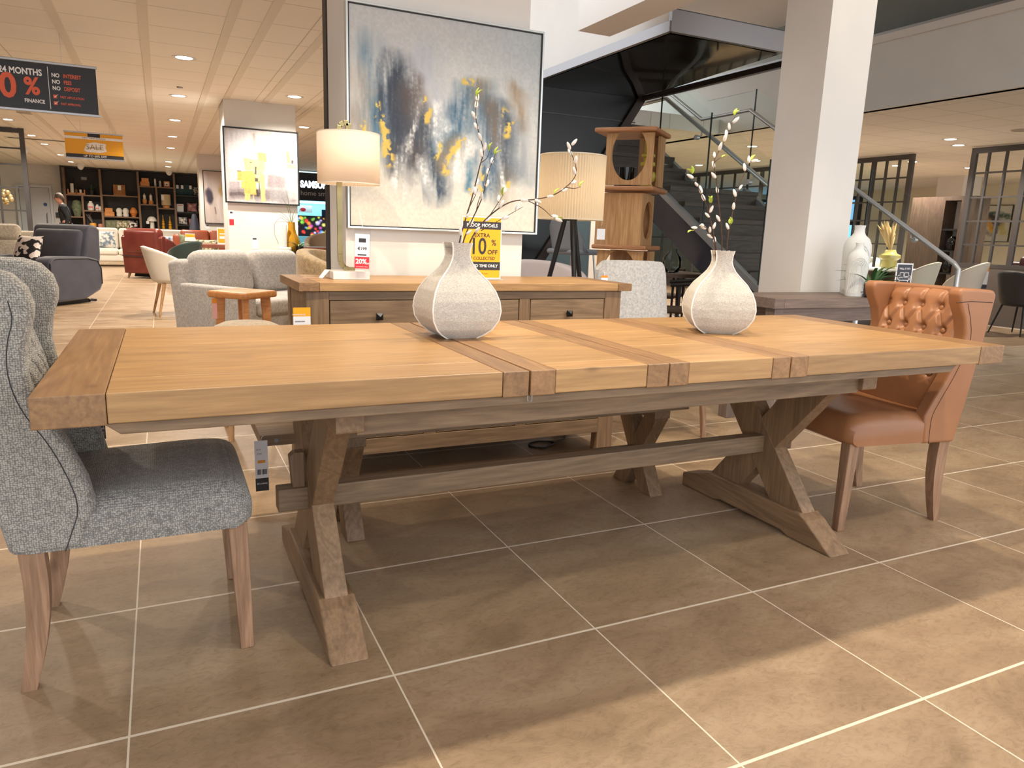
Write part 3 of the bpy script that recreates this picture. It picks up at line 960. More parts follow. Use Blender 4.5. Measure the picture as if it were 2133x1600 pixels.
bark = noisy('willow_bark', S(58, 40, 32), S(92, 62, 46), 30, 0.7)
catk = noisy('catkin_fur', S(214, 208, 198), S(246, 242, 236), 40, 0.9, bump=0.3)
leafm = flat('young_leaf', S(176, 196, 74), 0.55)
rb = random.Random(12)
def sprig(label, base, pts, twigs, yslope, catkins, leaves):
    """a willow branch: the main stem, its side twigs, furry catkins and small leaves"""
    r = thing('willow_branch', label, 'branch', base, 0, None)
    B = Vector(base)
    def smooth(P, k=5):
        P = [Vector(p) for p in P]
        out = []
        for i in range(len(P) - 1):
            p0, p1, p2, p3 = P[max(i - 1, 0)], P[i], P[i + 1], P[min(i + 2, len(P) - 1)]
            for j in range(k):
                t = j / k
                out.append(0.5 * ((2 * p1) + (-p0 + p2) * t + (2 * p0 - 5 * p1 + 4 * p2 - p3) * t * t + (-p0 + 3 * p1 - 3 * p2 + p3) * t ** 3))
        return out + [P[-1]]
    main = smooth([Vector(p) - B for p in pts])
    n = len(main)
    m = MB(); m.tube(main, [0.0026 - 0.0016 * i / (n - 1) for i in range(n)], 7)
    m.build('stem', bark, r, smooth=True)
    curves = [main]
    for tw in twigs:
        c = smooth([Vector(p) - B for p in tw])
        k = len(c)
        m = MB(); m.tube(c, [0.0016 - 0.0008 * i / (k - 1) for i in range(k)], 6)
        m.build('twig', bark, r, smooth=True)
        curves.append(c)
    for ci, t in catkins:
        c = curves[ci]
        i = min(int(t * (len(c) - 1)), len(c) - 2)
        p = c[i].lerp(c[i + 1], t * (len(c) - 1) - i)
        d = (c[i + 1] - c[i]).normalized()
        a = rb.uniform(0, 2 * PI)
        side = d.orthogonal().normalized()
        side = Matrix.Rotation(a, 3, d) @ side
        ax = (d * 0.85 + side * 0.5).normalized()
        q = ax.to_track_quat('Z', 'Y').to_matrix().to_4x4()
        L_ = rb.uniform(0.012, 0.0152)
        m = MB()
        m.lathe([(0.0, -1.0), (0.25, -0.93), (0.38, -0.6), (0.42, -0.2), (0.36, 0.3), (0.22, 0.75), (0.0, 1.0)], (0, 0, 0), 10, Matrix.Translation(p + ax * L_ * 0.9 + side * 0.002) @ q @ Matrix.Scale(L_, 4))
        m.build('catkin', catk, r, smooth=True, ang=80)
    for ci, t, dx in leaves:
        c = curves[ci]
        i = min(int(t * (len(c) - 1)), len(c) - 2)
        p = c[i].lerp(c[i + 1], t * (len(c) - 1) - i)
        d = (c[min(i + 1, len(c) - 1)] - c[i]).normalized()
        ax = (d + Vector(dx)).normalized()
        q = ax.to_track_quat('Z', 'Y').to_matrix().to_4x4()
        m = MB()
        m.sheet(lambda u, v: ((u - 0.5) * 0.017 * math.sin(PI * min(1, v * 0.9 + 0.08)) ** 0.8, 0.004 * math.sin(v * PI) + 0.005 * abs(u - .5), v * 0.026), 6, 8, Matrix.Translation(p) @ q)
        m.build('leaf', leafm, r, smooth=True, solid=0.0005)
    return r
# left vase: a tall bent branch, a shorter upright one and one that arches far to the right
zb = 1.03
sprig('tallest willow branch of the vase before the yellow sign, one leaf at its tip', (0.972, 0.585, zb),
      [(0.972, .585, zb), (0.992, .585, 1.12), (1.022, .585, 1.22), (1.048, .585, 1.325), (1.058, .585, 1.365), (1.040, .585, 1.42), (1.028, .585, 1.475), (1.034, .585, 1.53)],
      [[(1.008, .585, 1.18), (1.03, .58, 1.225), (1.04, .58, 1.25)], [(1.05, .585, 1.33), (1.068, .58, 1.345), (1.077, .58, 1.37)]],
      0, [(0, .12), (0, .2), (0, .34), (0, .5), (0, .58), (0, .66), (0, .74), (0, .82), (0, .9), (0, .95), (1, .6)], [(0, .985, (.1, 0, .3)), (0, .985, (.7, 0, .1)), (2, .95, (.2, 0, .4))])
sprig('upright short willow branch in the middle of the vase before the yellow sign', (0.985, 0.60, zb),
      [(0.985, .60, zb), (1.015, .60, 1.12), (1.062, .60, 1.22), (1.082, .60, 1.30), (1.108, .60, 1.365)],
      [[(1.045, .60, 1.185), (1.052, .60, 1.215), (1.064, .60, 1.245)]],
      0, [(0, .22), (0, .3), (0, .5), (0, .62), (0, .74), (0, .86)], [(0, .97, (.2, 0, .5)), (0, .97, (.9, 0, -.2))])
sprig('long willow branch arching right out of the vase before the yellow sign', (0.992, 0.575, zb),
      [(0.992, .575, zb), (1.03, .57, 1.115), (1.085, .565, 1.175), (1.15, .56, 1.215), (1.23, .555, 1.226), (1.30, .55, 1.245), (1.355, .545, 1.285), (1.375, .545, 1.32), (1.365, .545, 1.355), (1.35, .545, 1.385), (1.352, .545, 1.408)],
      [[(1.20, .556, 1.223), (1.255, .55, 1.2), (1.29, .548, 1.175), (1.31, .548, 1.168)], [(1.075, .566, 1.165), (1.10, .56, 1.205), (1.12, .56, 1.235)], [(1.34, .547, 1.27), (1.37, .545, 1.268), (1.395, .545, 1.275)],
       [(1.05, .57, 1.12), (1.12, .565, 1.16), (1.19, .56, 1.2)]],
      0, [(0, .1), (0, .16), (0, .24), (0, .34), (0, .4), (0, .46), (0, .54), (0, .6), (0, .68), (0, .78), (0, .86), (0, .92), (0, .98), (1, .7), (1, .9), (2, .6), (4, .5), (4, .8)],
      [(1, .97, (.4, 0, .2)), (2, .95, (-.3, 0, .4)), (3, .9, (0, 0, .8)), (0, .5, (.1, 0, .7))])
# right vase
zc = 1.03
sprig('tall willow branch leaning left then right above the right vase, leaf at its tip', (1.985, 0.50, zc),
      [(1.985, .50, zc), (1.972, .50, 1.14), (1.945, .50, 1.25), (1.925, .50, 1.33), (1.908, .50, 1.39), (1.94, .50, 1.45), (1.965, .50, 1.50), (1.985, .50, 1.555)],
      [[(1.908, .50, 1.385), (1.925, .495, 1.40), (1.94, .495, 1.405)]],
      0, [(0, .2), (0, .34), (0, .44), (0, .52), (0, .6), (0, .66), (0, .74), (0, .8), (0, .86), (0, .92)], [(0, .985, (.1, 0, .3)), (0, .985, (.8, 0, .2)), (1, .9, (.5, 0, .2))])
sprig('willow branch spreading to the left above the right vase', (1.965, 0.505, zc),
      [(1.965, .505, zc), (1.945, .505, 1.12), (1.905, .505, 1.22), (1.862, .505, 1.285), (1.815, .505, 1.345)],
      [[(1.914, .505, 1.20), (1.905, .50, 1.225), (1.91, .50, 1.25)]],
      0, [(0, .22), (0, .34), (0, .44), (0, .62), (0, .72), (0, .82), (0, .92), (1, .3)], [(0, .98, (-.8, 0, .1)), (0, .98, (.4, 0, .5)), (1, .9, (.1, 0, .5)), (1, .9, (-.9, 0, .1))])
sprig('willow branch leaning right above the right vase', (2.0, 0.495, zc),
      [(2.0, .495, zc), (1.998, .495, 1.13), (2.01, .495, 1.22), (2.028, .495, 1.31), (2.06, .495, 1.385), (2.075, .495, 1.405)],
      [], 0, [(0, .26), (0, .42), (0, .52), (0, .58), (0, .74), (0, .86), (0, .95)], [(0, .985, (.3, 0, .5)), (0, .3, (.3, 0, .4)), (0, .3, (-.4, 0, .5))])
sprig('short low willow sprig reaching left over the rim of the right vase', (1.955, 0.49, zc),
      [(1.955, .49, zc), (1.935, .485, 1.105), (1.895, .48, 1.145), (1.862, .478, 1.165), (1.82, .475, 1.145)],
      [], 0, [(0, .36), (0, .48), (0, .6), (0, .74), (0, .88)], [(0, .98, (-.6, 0, 0))])
# ================================================================== partition with the large picture
struct(MB().box(0.962, 1.945, 2.095, 2.47, 0, 3.9).build('wall_partition', M['wallwhite']))
m = MB(); m.box(0.955, 1.20, 2.472, 2.56, 0, 3.9)
struct(m.build('trim_3', M['black'], bevel=0.001))

def fbm(u, v, seed=0, oct=5):
    """layered value noise on arrays"""
    r = np.random.RandomState(seed)
    tab = r.rand(256, 256)
    out = np.zeros_like(u); amp = 1.0; tot = 0.0
    for o in range(oct):
        x, y = u * 2 ** o + 17.3 * o, v * 2 ** o + 9.1 * o
        xi, yi = np.floor(x).astype(int), np.floor(y).astype(int)
        fx, fy = x - xi, y - yi
        fx, fy = fx * fx * (3 - 2 * fx), fy * fy * (3 - 2 * fy)
        t = lambda a, b: tab[a % 256, b % 256]
        out += amp * ((t(xi, yi) * (1 - fx) + t(xi + 1, yi) * fx) * (1 - fy) + (t(xi, yi + 1) * (1 - fx) + t(xi + 1, yi + 1) * fx) * fy)
        tot += amp; amp *= 0.55
    return out / tot
def lay(img, col, a):
    a = np.clip(a, 0, 1)[..., None]
    return img * (1 - a) + np.array(col, float) * a
def stroke(U, V, pts, w, soft=0.5):
    """coverage of a brush stroke along points (u, v, width factor)"""
    best = np.full_like(U, 9.0)
    for (a, b), (c, d) in zip(pts[:-1], pts[1:]):
        t = np.clip(((U - a) * (c - a) + (V - b) * (d - b)) / ((c - a) ** 2 + (d - b) ** 2 + 1e-9), 0, 1)
        best = np.minimum(best, np.hypot(U - a - t * (c - a), V - b - t * (d - b)))
    return np.clip((w - best) / (w * soft) , 0, 1)
def picture(name, label, x0, x1, z0, z1, y, fn, nx, ny, fmat, fw, depth, pmat, group=None, cat='painting'):
    cx = (x0 + x1) / 2
    r = thing(name, label, cat, (cx, y, z0), 0, group)
    w, h = x1 - x0, z1 - z0
    m = MB()
    for a, b, c, d in ((-w / 2, -w / 2 + fw, 0, h), (w / 2 - fw, w / 2, 0, h), (-w / 2 + fw, w / 2 - fw, 0, fw), (-w / 2 + fw, w / 2 - fw, h - fw, h)):
        m.box(a, b, -depth, 0.0, c, d)
    m.build('frame', fmat, r, bevel=0.0015)
    m = MB()
    e = fw + 0.004
    m.sheet(lambda u, v: (-w / 2 + e + u * (w - 2 * e), -depth * 0.72, h - e - v * (h - 2 * e)), nx, ny)
    o = m.build('canvas', pmat, r)
    uu, vv = np.meshgrid(np.linspace(0, 1, nx + 1), np.linspace(0, 1, ny + 1))
    paint(o, fn(uu, vv).reshape(-1, 3))
    m = MB(); m.box(-w / 2 + fw * .5, w / 2 - fw * .5, -depth * 0.6, -0.001, fw * .5, h - fw * .5)
    m.build('backing', M['ink'], r)
    return r
def big_art(U, V):
    n1 = fbm(U * 6, V * 6, 1); n2 = fbm(U * 40, V * 5, 2); n3 = fbm(U * 90, V * 90, 3, 3); n4 = fbm(U * 3, V * 2, 4)
    img = np.zeros(U.shape + (3,)) + np.array((186, 187, 186))
    img = lay(img, (172, 182, 186), np.clip((U - .45) * 1.6, 0, 1) * np.clip(1.2 - V * 2.2, 0, 1))
    img = lay(img, (206, 201, 188), np.clip((V - .62) * 3.2 + (n1 - .5), 0, 1))
    jit = (n1 - .5) * 0.16; ju = (n2 - .5) * 0.12
    Uj, Vj = U + ju * .5 + jit * .6, V + jit
    tex = np.clip(1.3 * n2 + .6 * n3 - .35, 0, 1.1)
    def s(col, pts, w, a=.8, soft=.9):
        nonlocal img
        img = lay(img, col, stroke(Uj, Vj, pts, w, soft) * a * tex)
    s((150, 118, 92), [(.03, .30), (.04, .52)], .09, .8)
    s((140, 120, 96), [(.10, .36), (.12, .58)], .07, .8)
    s((92, 120, 140), [(.10, .2), (.09, .4), (.14, .62)], .13, .8)
    s((60, 100, 132), [(.15, .40), (.17, .60)], .07, 1.0)
    s((150, 156, 176), [(.35, .2), (.42, .45)], .16, .7)
    s((38, 48, 62), [(.22, .26), (.25, .5), (.27, .66)], .12, 1.35)
    s((36, 46, 64), [(.20, .33), (.27, .62)], .10, 1.3)
    s((70, 58, 56), [(.30, .36), (.34, .52), (.33, .64)], .10, 1.2)
    s((84, 72, 66), [(.33, .3), (.36, .60)], .06, 1.0)
    s((44, 60, 78), [(.37, .50), (.43, .68), (.45, .80)], .10, 1.3)
    s((60, 62, 70), [(.26, .62), (.24, .74)], .08, .8)
    s((58, 90, 116), [(.62, .34), (.56, .46), (.50, .60)], .11, 1.2)
    s((84, 108, 122), [(.70, .30), (.64, .50)], .09, .9)
    s((132, 112, 88), [(.66, .28), (.68, .38)], .08, .9)
    s((48, 76, 104), [(.74, .40), (.73, .62), (.76, .80)], .09, 1.2)
    s((42, 52, 66), [(.80, .42), (.80, .60), (.84, .72)], .08, 1.2)
    s((118, 98, 80), [(.74, .38), (.75, .56)], .05, 1.0)
    s((140, 116, 88), [(.88, .30), (.90, .46)], .06, .9)
    s((92, 104, 116), [(.86, .46), (.90, .70)], .10, .8)
    s((60, 104, 130), [(.64, .70), (.62, .80)], .05, 1.0)
    s((150, 132, 104), [(.83, .74), (.82, .84)], .08, .6)
    s((120, 100, 72), [(.56, .58), (.48, .70)], .07, .9)
    for pts, w in (([(.45, .42), (.44, .56)], .05), ([(.50, .50), (.46, .62)], .04), ([(.29, .58), (.25, .80)], .035), ([(.62, .58), (.56, .72)], .07), ([(.36, .66), (.42, .84)], .03), ([(.78, .66), (.84, .80)], .02), ([(.33, .42), (.31, .62)], .02)):
        img = lay(img, (216, 218, 216), stroke(Uj, Vj, pts, w, .8) * np.clip(1.8 * n2 + n3 - .9, 0, 1))
    gold = np.clip((fbm(U * 42, V * 42, 8, 3) - .47) * 12, 0, 1)
    for pts, w in (([(.135, .42), (.14, .50)], .02), ([(.17, .50), (.18, .62)], .03), ([(.19, .63), (.20, .69)], .04), ([(.375, .38), (.36, .46)], .018), ([(.40, .42), (.385, .48)], .026), ([(.58, .275), (.65, .275)], .024), ([(.80, .40), (.83, .42), (.81, .50)], .028), ([(.58, .56), (.52, .64)], .024), ([(.52, .66), (.49, .72)], .03), ([(.44, .66), (.47, .60)], .02), ([(.70, .70), (.69, .80)], .022), ([(.84, .73), (.84, .77)], .016), ([(.065, .52), (.07, .56)], .02), ([(.62, .80), (.63, .84)], .012)):
        img = lay(img, (206, 176, 84), stroke(U + jit * .3, V + jit * .3, pts, w, .6) * gold)
    return np.clip(img + (n3 - .5)[..., None] * 22, 0, 255)
oil = attr_mat('oil_paint', 0.5, 0, 0.25)
silver = flat('silver_frame', S(206, 214, 216), 0.3, 0.55)
picture('painting', 'large blue, grey and gold abstract painting in a silver frame above the sideboard', 0.962, 2.012, 1.114, 2.160, 2.088, big_art, 300, 300, silver, 0.010, 0.042, oil)
# the black inner liner of the frame
m = MB()
w_, h_ = 1.05, 1.046
for a, b, c, d in ((-w_ / 2 + .010, -w_ / 2 + .0155, .010, h_ - .010), (w_ / 2 - .0155, w_ / 2 - .010, .010, h_ - .010), (-w_ / 2 + .010, w_ / 2 - .010, .010, .0155), (-w_ / 2 + .010, w_ / 2 - .010, h_ - .0155, h_ - .010)):
    m.box(a, b, -.036, -.002, c, d)
m.build('liner', M['black'], bpy.data.objects['painting'])

# ================================================================== lamp, sign and tags on the sideboard
brass = noisy('aged_brass', S(132, 124, 92), S(168, 150, 104), 6, 0.32, metal=0.85)
marble = noisy('white_marble', S(236, 234, 230), S(206, 202, 198), 9, 0.25, stretch=(1, 2, 1))
lt = thing('table_lamp', 'table lamp with white drum shade, flat brass stem and white marble base on the sideboard', 'lamp', (0.895, 1.772, 0.8855))
m = MB(); m.box(-.083, .083, -.083, .083, 0, .036); m.build('base', marble, lt, bevel=0.002)
m = MB()
sec = [(0.035, -0.0, 0.040), (0.005, 0.0, 0.041), (-0.018, 0.0, 0.052), (-0.030, 0.0, 0.075), (-0.033, 0.0, 0.11), (-0.033, 0, 0.65), (-0.028, 0, 0.672), (-0.010, 0, 0.684), (0.010, 0, 0.684)]
for (a, b) in zip(sec[:-1], sec[1:]):
    m.beam(a, b, 0.024, 0.010, (0, 1, 0))
m.beam((0.010, 0, 0.684), (0.010, 0, 0.655), 0.024, 0.010, (0, 1, 0))
m.build('stem', brass, lt, bevel=0.0015)
m = MB()
m.lathe([(0.137, 0.424), (0.137, 0.640)], (0.010, 0, 0), 48)
bm_ = m.bm
bmesh.ops.delete(bm_, geom=[f for f in bm_.faces if len(f.verts) > 4], context='FACES_ONLY')
m.build('lamp_shade', shade_mat('white_shade_cloth', S(240, 230, 218), 0.55), lt, smooth=True, solid=0.002)
trim_m = flat('shade_trim', S(210, 196, 180), 0.8)
for z in (0.424, 0.640):
    m = MB(); m.lathe([(0.1365, z - .002), (0.1385, z - .002), (0.1385, z + .002), (0.1365, z + .002)], (0.010, 0, 0), 48)
    m.build('shade_rim', trim_m, lt)
m = MB(); m.ell((0.010, 0, 0.53), 0.028, None, 0.036); m.build('bulb', emit('warm_bulb', (1.0, 0.78, 0.52, 1), 6), lt, smooth=True)
m = MB()
m.tube([(0.010, 0, 0.56), (0.010, 0, 0.655)], 0.006, 8); m.tube([(-.137 + .01, 0, 0.632), (.137 + .01, 0, .632)], 0.002, 6); m.tube([(.01, -.137, 0.632), (.01, .137, .632)], 0.002, 6)
m.build('shade_carrier', M['steel'], lt)
pl = bpy.data.lights.new('lamp_bulb_light', 'POINT'); pl.energy = 1.8; pl.color = (1, .74, .46); pl.shadow_soft_size = 0.03
po = bpy.data.objects.new('lamp_bulb_light', pl); COL.objects.link(po); po.location = (0.905, 1.772, 0.8855 + 0.47)

def card(mb, x0, x1, z0, z1, y, t=0.0012, mi=0, M_=None):
    mb.box(x0, x1, y, y + t, z0, z1, M_, 0, mi)
FACE = lambda x, y, z, rz=0.0, tilt=0.0: R3(PI / 2 + tilt, 0, rz, (x, y, z))     # writing that faces -y
lt_tag = thing('price_tag', 'price tag in a clear sleeve with a red discount strip hanging beside the lamp base', 'tag', (0.935, 1.668, 0.925))
T2 = R3(0.0, 0.03, 0.0)
m = MB(); m.box(-.037, .037, 0, .0015, .006, .200, T2); m.build('sleeve', M['acrylic'], lt_tag)
m = MB(); m.box(-.033, .033, -.0012, -.0002, .064, .165, T2, 0, 0); m.box(-.033, .033, -.0014, -.0002, .012, .064, T2, 0, 1); m.box(-.016, .016, -.002, -.001, .128, .146, T2, 0, 2); m.box(-.02, .02, -.002, -.001, .070, .076, T2, 0, 2)
m.build('card', [M['paper'], M['red'], M['ink']], lt_tag)
m = MB(); m.text('€199', .019, T2 @ FACE(0, -.0022, .100), 0, bold=.02); m.text('20%', .030, T2 @ FACE(-.004, -.0022, .043), 1, bold=.03); m.text('OFF', .010, T2 @ FACE(.024, -.0022, .034), 1, bold=.02); m.text('OFF ORIGINAL PRICE', .0055, T2 @ FACE(0, -.0022, .020), 1)
m.build('lettering', [M['ink'], M['whiteink']], lt_tag)
m = MB(); m.tube([(.006, .001, .198), (.0, .03, .26), (-.01, .05, .385)], .0008, 5); m.build('cord', M['paper'], lt_tag)
tg = thing('price_card', 'white printed card leaning on the left edge of the marble lamp base', 'card', (0.765, 1.772, 0.8862))
m = MB(); m.faces([(0.0, 0.012, 0.001), (0.012, -0.014, 0.0), (0.046, -0.012, 0.0375), (0.030, 0.018, 0.0385)], [(0, 1, 2, 3)])
m.build('paper', M['paper'], tg, solid=0.0006)
m = MB(); m.box(-.075, -.005, -.012, .016, 0, .0008, R3(0, 0, .25)); tag(m.build('paper_slip', flat('pink_paper', S(226, 176, 160), 0.7)), 'small pink paper slip lying flat at the left end of the sideboard', 'paper').location = (0.765, 1.80, 0.8858)

sg_ = thing('sign_stand', 'yellow sale sign in a clear stand on the sideboard behind the left vase', 'sign', (1.548, 1.735, 0.8855))
m = MB(); m.box(-.110, .110, 0, .003, .003, .312); m.box(-.112, .112, -.035, .035, 0, .003); m.build('holder', M['acrylic'], sg_)
m = MB()
m.box(-.106, .106, -.0012, -.0002, .006, .306, None, 0, 0)
m.box(-.101, .101, -.002, -.001, .011, .301, None, 0, 1)
m.box(-.101, .101, -.0028, -.0018, .246, .282, None, 0, 2); m.box(-.101, .101, -.0028, -.0018, .048, .088, None, 0, 2)
m.build('poster', [M['paper'], M['yellow'], M['ink']], sg_)
m = MB()
y_ = -.0032
m.text('FLOOR MODELS', .0225, FACE(0, y_, .2635), 0, bold=.025)
m.text('EXTRA', .027, FACE(.0, y_, .216), 1, bold=.01)
m.text('10', .112, FACE(-.020, y_, .160), 1, bold=.012, sx=.82); m.text('%', .040, FACE(.064, y_, .181), 1, bold=.01); m.text('OFF', .031, FACE(.058, y_, .135), 1, bold=.012)
m.text('IF COLLECTED', .021, FACE(.004, y_, .105), 1, bold=.008); m.text('LIMITED TIME ONLY', .0195, FACE(0, y_, .068), 0, bold=.025); m.text('Ask in store for details', .008, FACE(0, y_, .031), 1)
m.build('lettering', [M['whiteink'], M['ink']], sg_)

tg = thing('price_tag', 'yellow and white card in a clear sleeve hanging on the left sideboard post', 'tag', (0.635, 1.468, 0.66))
m = MB(); m.box(-.040, .040, .004, .0052, 0, .155); m.build('sleeve', M['acrylic'], tg)
m = MB(); m.box(-.035, .035, .0022, .0034, .006, .088, None, 0, 0); m.box(-.035, .035, .0022, .0034, .088, .125, None, 0, 1); m.build('card', [M['paper'], M['yellow']], tg)
m = MB(); m.text('WAREHOUSE', .009, FACE(-.012, .0016, .095), 0, bold=.01); m.text('SIDEBOARD', .0075, FACE(-.008, .0016, .067), 1, bold=.02); m.text('1899', .012, FACE(-.012, .0016, .042), 1, bold=.02); m.build('lettering', [M['whiteink'], M['ink']], tg)
m = MB(); m.tube([(0, .0046, .150), (-.004, .004, .175), (.004, .010, .187), (0, .030, .1895)], .0012, 6); m.build('loop', M['acrylic'], tg)
tg = thing('price_tag', 'long white tag with barcode and dark foot hanging from the left bench end', 'tag', (0.386, 0.826, 0.238))
m = MB(); m.box(-.021, .021, 0, .001, .045, .175, None, 0, 0); m.box(-.021, .021, 0, .001, 0, .045, None, 0, 1)
for i in range(12):
    if i != 5: m.box(-.015 + i * .0026, -.0138 + i * .0026 + (.0008 if i % 3 else 0), -.0006, -.0001, .058, .076, None, 0, 1)
m.box(-.012, .012, -.0006, -.0001, .098, .108, None, 0, 2); m.build('card', [M['paper'], M['ink'], flat('orange_print', S(238, 160, 60), .6)], tg)
m = MB(); m.text('EZ LIVING', .0072, FACE(0, -.0008, .026), 0, bold=.01); m.text('Bench', .006, FACE(-.008, -.0008, .145), 1); m.text('€449', .007, FACE(-.006, -.0008, .13), 1); m.build('lettering', [M['whiteink'], M['ink']], tg)
m = MB(); m.tube([(0, .0005, .174), (0.004, .006, .186), (.010, .0125, .187)], .0008, 5); m.build('cord', M['paper'], tg)
tg = thing('price_tag', 'black tag with a thin white square hanging behind the grey wing chair', 'tag', (-0.078, 0.80, 0.468))
m = MB(); m.box(-.02, .02, 0, .001, 0, .05); m.build('card', M['ink'], tg)
m = MB(); m.text('EZ LIVING', .008, FACE(0, -.0006, .032), 0, bold=.01); m.text('FURNITURE', .006, FACE(0, -.0006, .020), 0)
for a, b, c, d in ((-.016, .016, .042, .0426), (-.016, .016, .010, .0106), (-.016, -.0154, .010, .042), (.0154, .016, .010, .042)): m.box(a, b, -.0008, -.0002, c, d)
m.build('lettering', M['whiteink'], tg)
m = MB(); m.tube([(0, .0005, .05), (-.05, -.03, .10), (-.10, -.06, .20)], .0008, 5); m.build('cord', M['paper'], tg)

# ================================================================== pleated tripod floor lamp behind the sideboard
pf = thing('floor_lamp', 'tripod floor lamp with a pleated cream shade and black legs behind the sideboard', 'lamp', (2.765, 3.0, 0))
def pleat(u, v):
    a = 2 * PI * u
    r = 0.229 + 0.0028 * math.cos(a * 76) + 0.0
    return (r * math.cos(a), r * math.sin(a), 1.232 + v * 0.428)
m = MB(); m.sheet(pleat, 456, 1, closed_u=True)
m.build('lamp_shade', shade_mat('pleated_shade_cloth', S(238, 222, 194), 0.45), pf, smooth=True, ang=80)
trim_m = flat('cream_trim', S(240, 228, 204), 0.8)
for z in (1.230, 1.662):
    m = MB(); m.lathe([(0.224, z - .004), (0.233, z - .004), (0.233, z + .004), (0.224, z + .004)], (0, 0, 0), 64)
    m.build('shade_rim', trim_m, pf)
for i, a in enumerate((2.35, 4.55, 0.35)):
    m = MB(); m.tube([(.035 * math.cos(a), .035 * math.sin(a), 1.255), (.07 * math.cos(a), .07 * math.sin(a), 1.10), (.33 * math.cos(a), .33 * math.sin(a), 0.0)], [.017, .019, .011], 10); m.build('leg', M['black'], pf, smooth=True)
m = MB(); m.cyl((0, 0, 1.22), (0, 0, 1.30), .05, n=16); m.tube([(0, 0, 1.3), (0, 0, 1.40)], .012, 8); m.build('hub', M['black'], pf)
m = MB(); m.ell((0, 0, 1.45), .03, None, .04); m.build('bulb', bpy.data.materials['warm_bulb'], pf, smooth=True)
pl = bpy.data.lights.new('lamp_bulb_light', 'POINT'); pl.energy = 2.2; pl.color = (1, .76, .48); pl.shadow_soft_size = 0.04
po = bpy.data.objects.new('lamp_bulb_light', pl); COL.objects.link(po); po.location = (2.765, 3.0, 1.40)
tg = thing('price_tag', 'clear sleeve with a white tag hanging from the pleated shade', 'tag', (2.895, 2.79, 1.045))
m = MB(); m.box(-.036, .036, 0, .0015, 0, .150); m.build('sleeve', M['acrylic'], tg)
m = MB(); m.box(-.033, .033, -.0012, -.0002, .052, .125); m.build('card', M['paper'], tg)
m = MB(); m.tube([(0, .001, .148), (.005, 0, .165), (0, 0, .185)], .001, 5); m.build('cord', M['paper'], tg)

# ================================================================== tower of oak display cubes
tw = thing('display_tower', 'tall tower of oak display cubes with round cut-outs and overhanging boards', 'display', (3.68, 3.62, 0), -math.radians(50))
def arch_panel(mb, y, w, z0, h, r, cz, th=0.022, M_=None, n=28, rx=None):
    """upright panel with an oval hole"""
    rx = rx or r
    for yy, fl in ((y, 0), (y + th, 1)):
        outer, inner = [], []
        for k in range(n):
            a = 2 * PI * k / n
            c, s_ = math.cos(a), math.sin(a)
            t = min((w / 2) / abs(c) if abs(c) > 1e-6 else 9, ((z0 + h - cz) if s_ > 0 else (cz - z0)) / abs(s_) if abs(s_) > 1e-6 else 9)
            outer.append((c * t, yy, cz + s_ * t)); inner.append((c * rx, yy, cz + s_ * r))
        vs = outer + inner
        mb.faces(vs, [(k, (k + 1) % n, n + (k + 1) % n, n + k) for k in range(n)], M_)
        if not fl: o0, i0 = outer, inner
    mb.faces(i0 + inner, [(k, (k + 1) % n, n + (k + 1) % n, n + k) for k in range(n)], M_)
    mb.faces(o0 + outer, [(k, (k + 1) % n, n + (k + 1) % n, n + k) for k in range(n)], M_)
lev = [(0.02, 0.49), (0.52, 0.49), (1.05, 0.42), (1.535, 0.40)]
HW = 0.195
for i, (z0, h) in enumerate(lev):
    dx = (-0.01, 0.0, -0.03, 0.025)[i]
    Mx = Matrix.Translation(Vector((dx, 0, 0)))
    m = MB()
    fr = MB()
    if i in (1, 3):
        _top, _cz, _rx, _rz = z0 + h, z0 + h * .60, .145, .205
        _a0 = math.asin((_top - _cz) / _rz)
        _arc = [(_rx * math.cos(_a0 - k * (PI + 2 * _a0) / 30), _cz + _rz * math.sin(_a0 - k * (PI + 2 * _a0) / 30)) for k in range(31)]
        fr.prism([(-HW, z0), (HW, z0), (HW, _top)] + _arc + [(-HW, _top)], 'Y', -HW, -HW + .022, Mx)
    else:
        fr.box(-HW, HW, -HW, -HW + .022, z0, z0 + h, Mx)
    fr.build('front_panel', M['lightoak_z'], tw, bevel=0)
    sd = MB()
    if i in (2, 0):
        R90 = Mx @ Matrix.Rotation(PI / 2, 4, 'Z')
        arch_panel(sd, -HW, 2 * HW - .05, z0, h, 0.155, z0 + h * .5, M_=R90, rx=0.14)
    else:
        sd.box(HW - .022, HW, .03, HW, z0, z0 + h, Mx)
    sd.build('side_panel', M['lightoak_z'], tw)
    bk = MB(); bk.box(-.02 if i == 3 else -HW, HW - .03, HW - .024, HW - .002, z0, z0 + h, Mx, -.3); bk.build('back_panel', M['lightoak_z'], tw)
for z0, x0, x1 in ((0.0, -.26, .26), (0.505, -.26, .26), (1.02, -.235, .225), (1.488, -.235, .25), (1.94, -.262, .248)):
    m = MB()
    pts = []
    m.prism([(x0, -.245), (x1, -.245), (x1, .265), (x0, .265)], 'Z', z0, z0 + .036)
    m.build('board', M['lightoak_x'], tw, bevel=0.014, seg=4)
pot = thing('pot', 'black round pot behind the upper oval opening of the oak tower', 'pot', (3.655, 3.66, 1.5245))
m = MB(); m.lathe([(0.0, 0), (.062, 0), (.066, .02), (.068, .16), (.062, .16), (.06, .03), (0, .03)], (0, 0, 0), 28); m.build('body', M['blackgloss'], pot, smooth=True)
cd = flat('olive_glaze', S(176, 160, 52), 0.3)
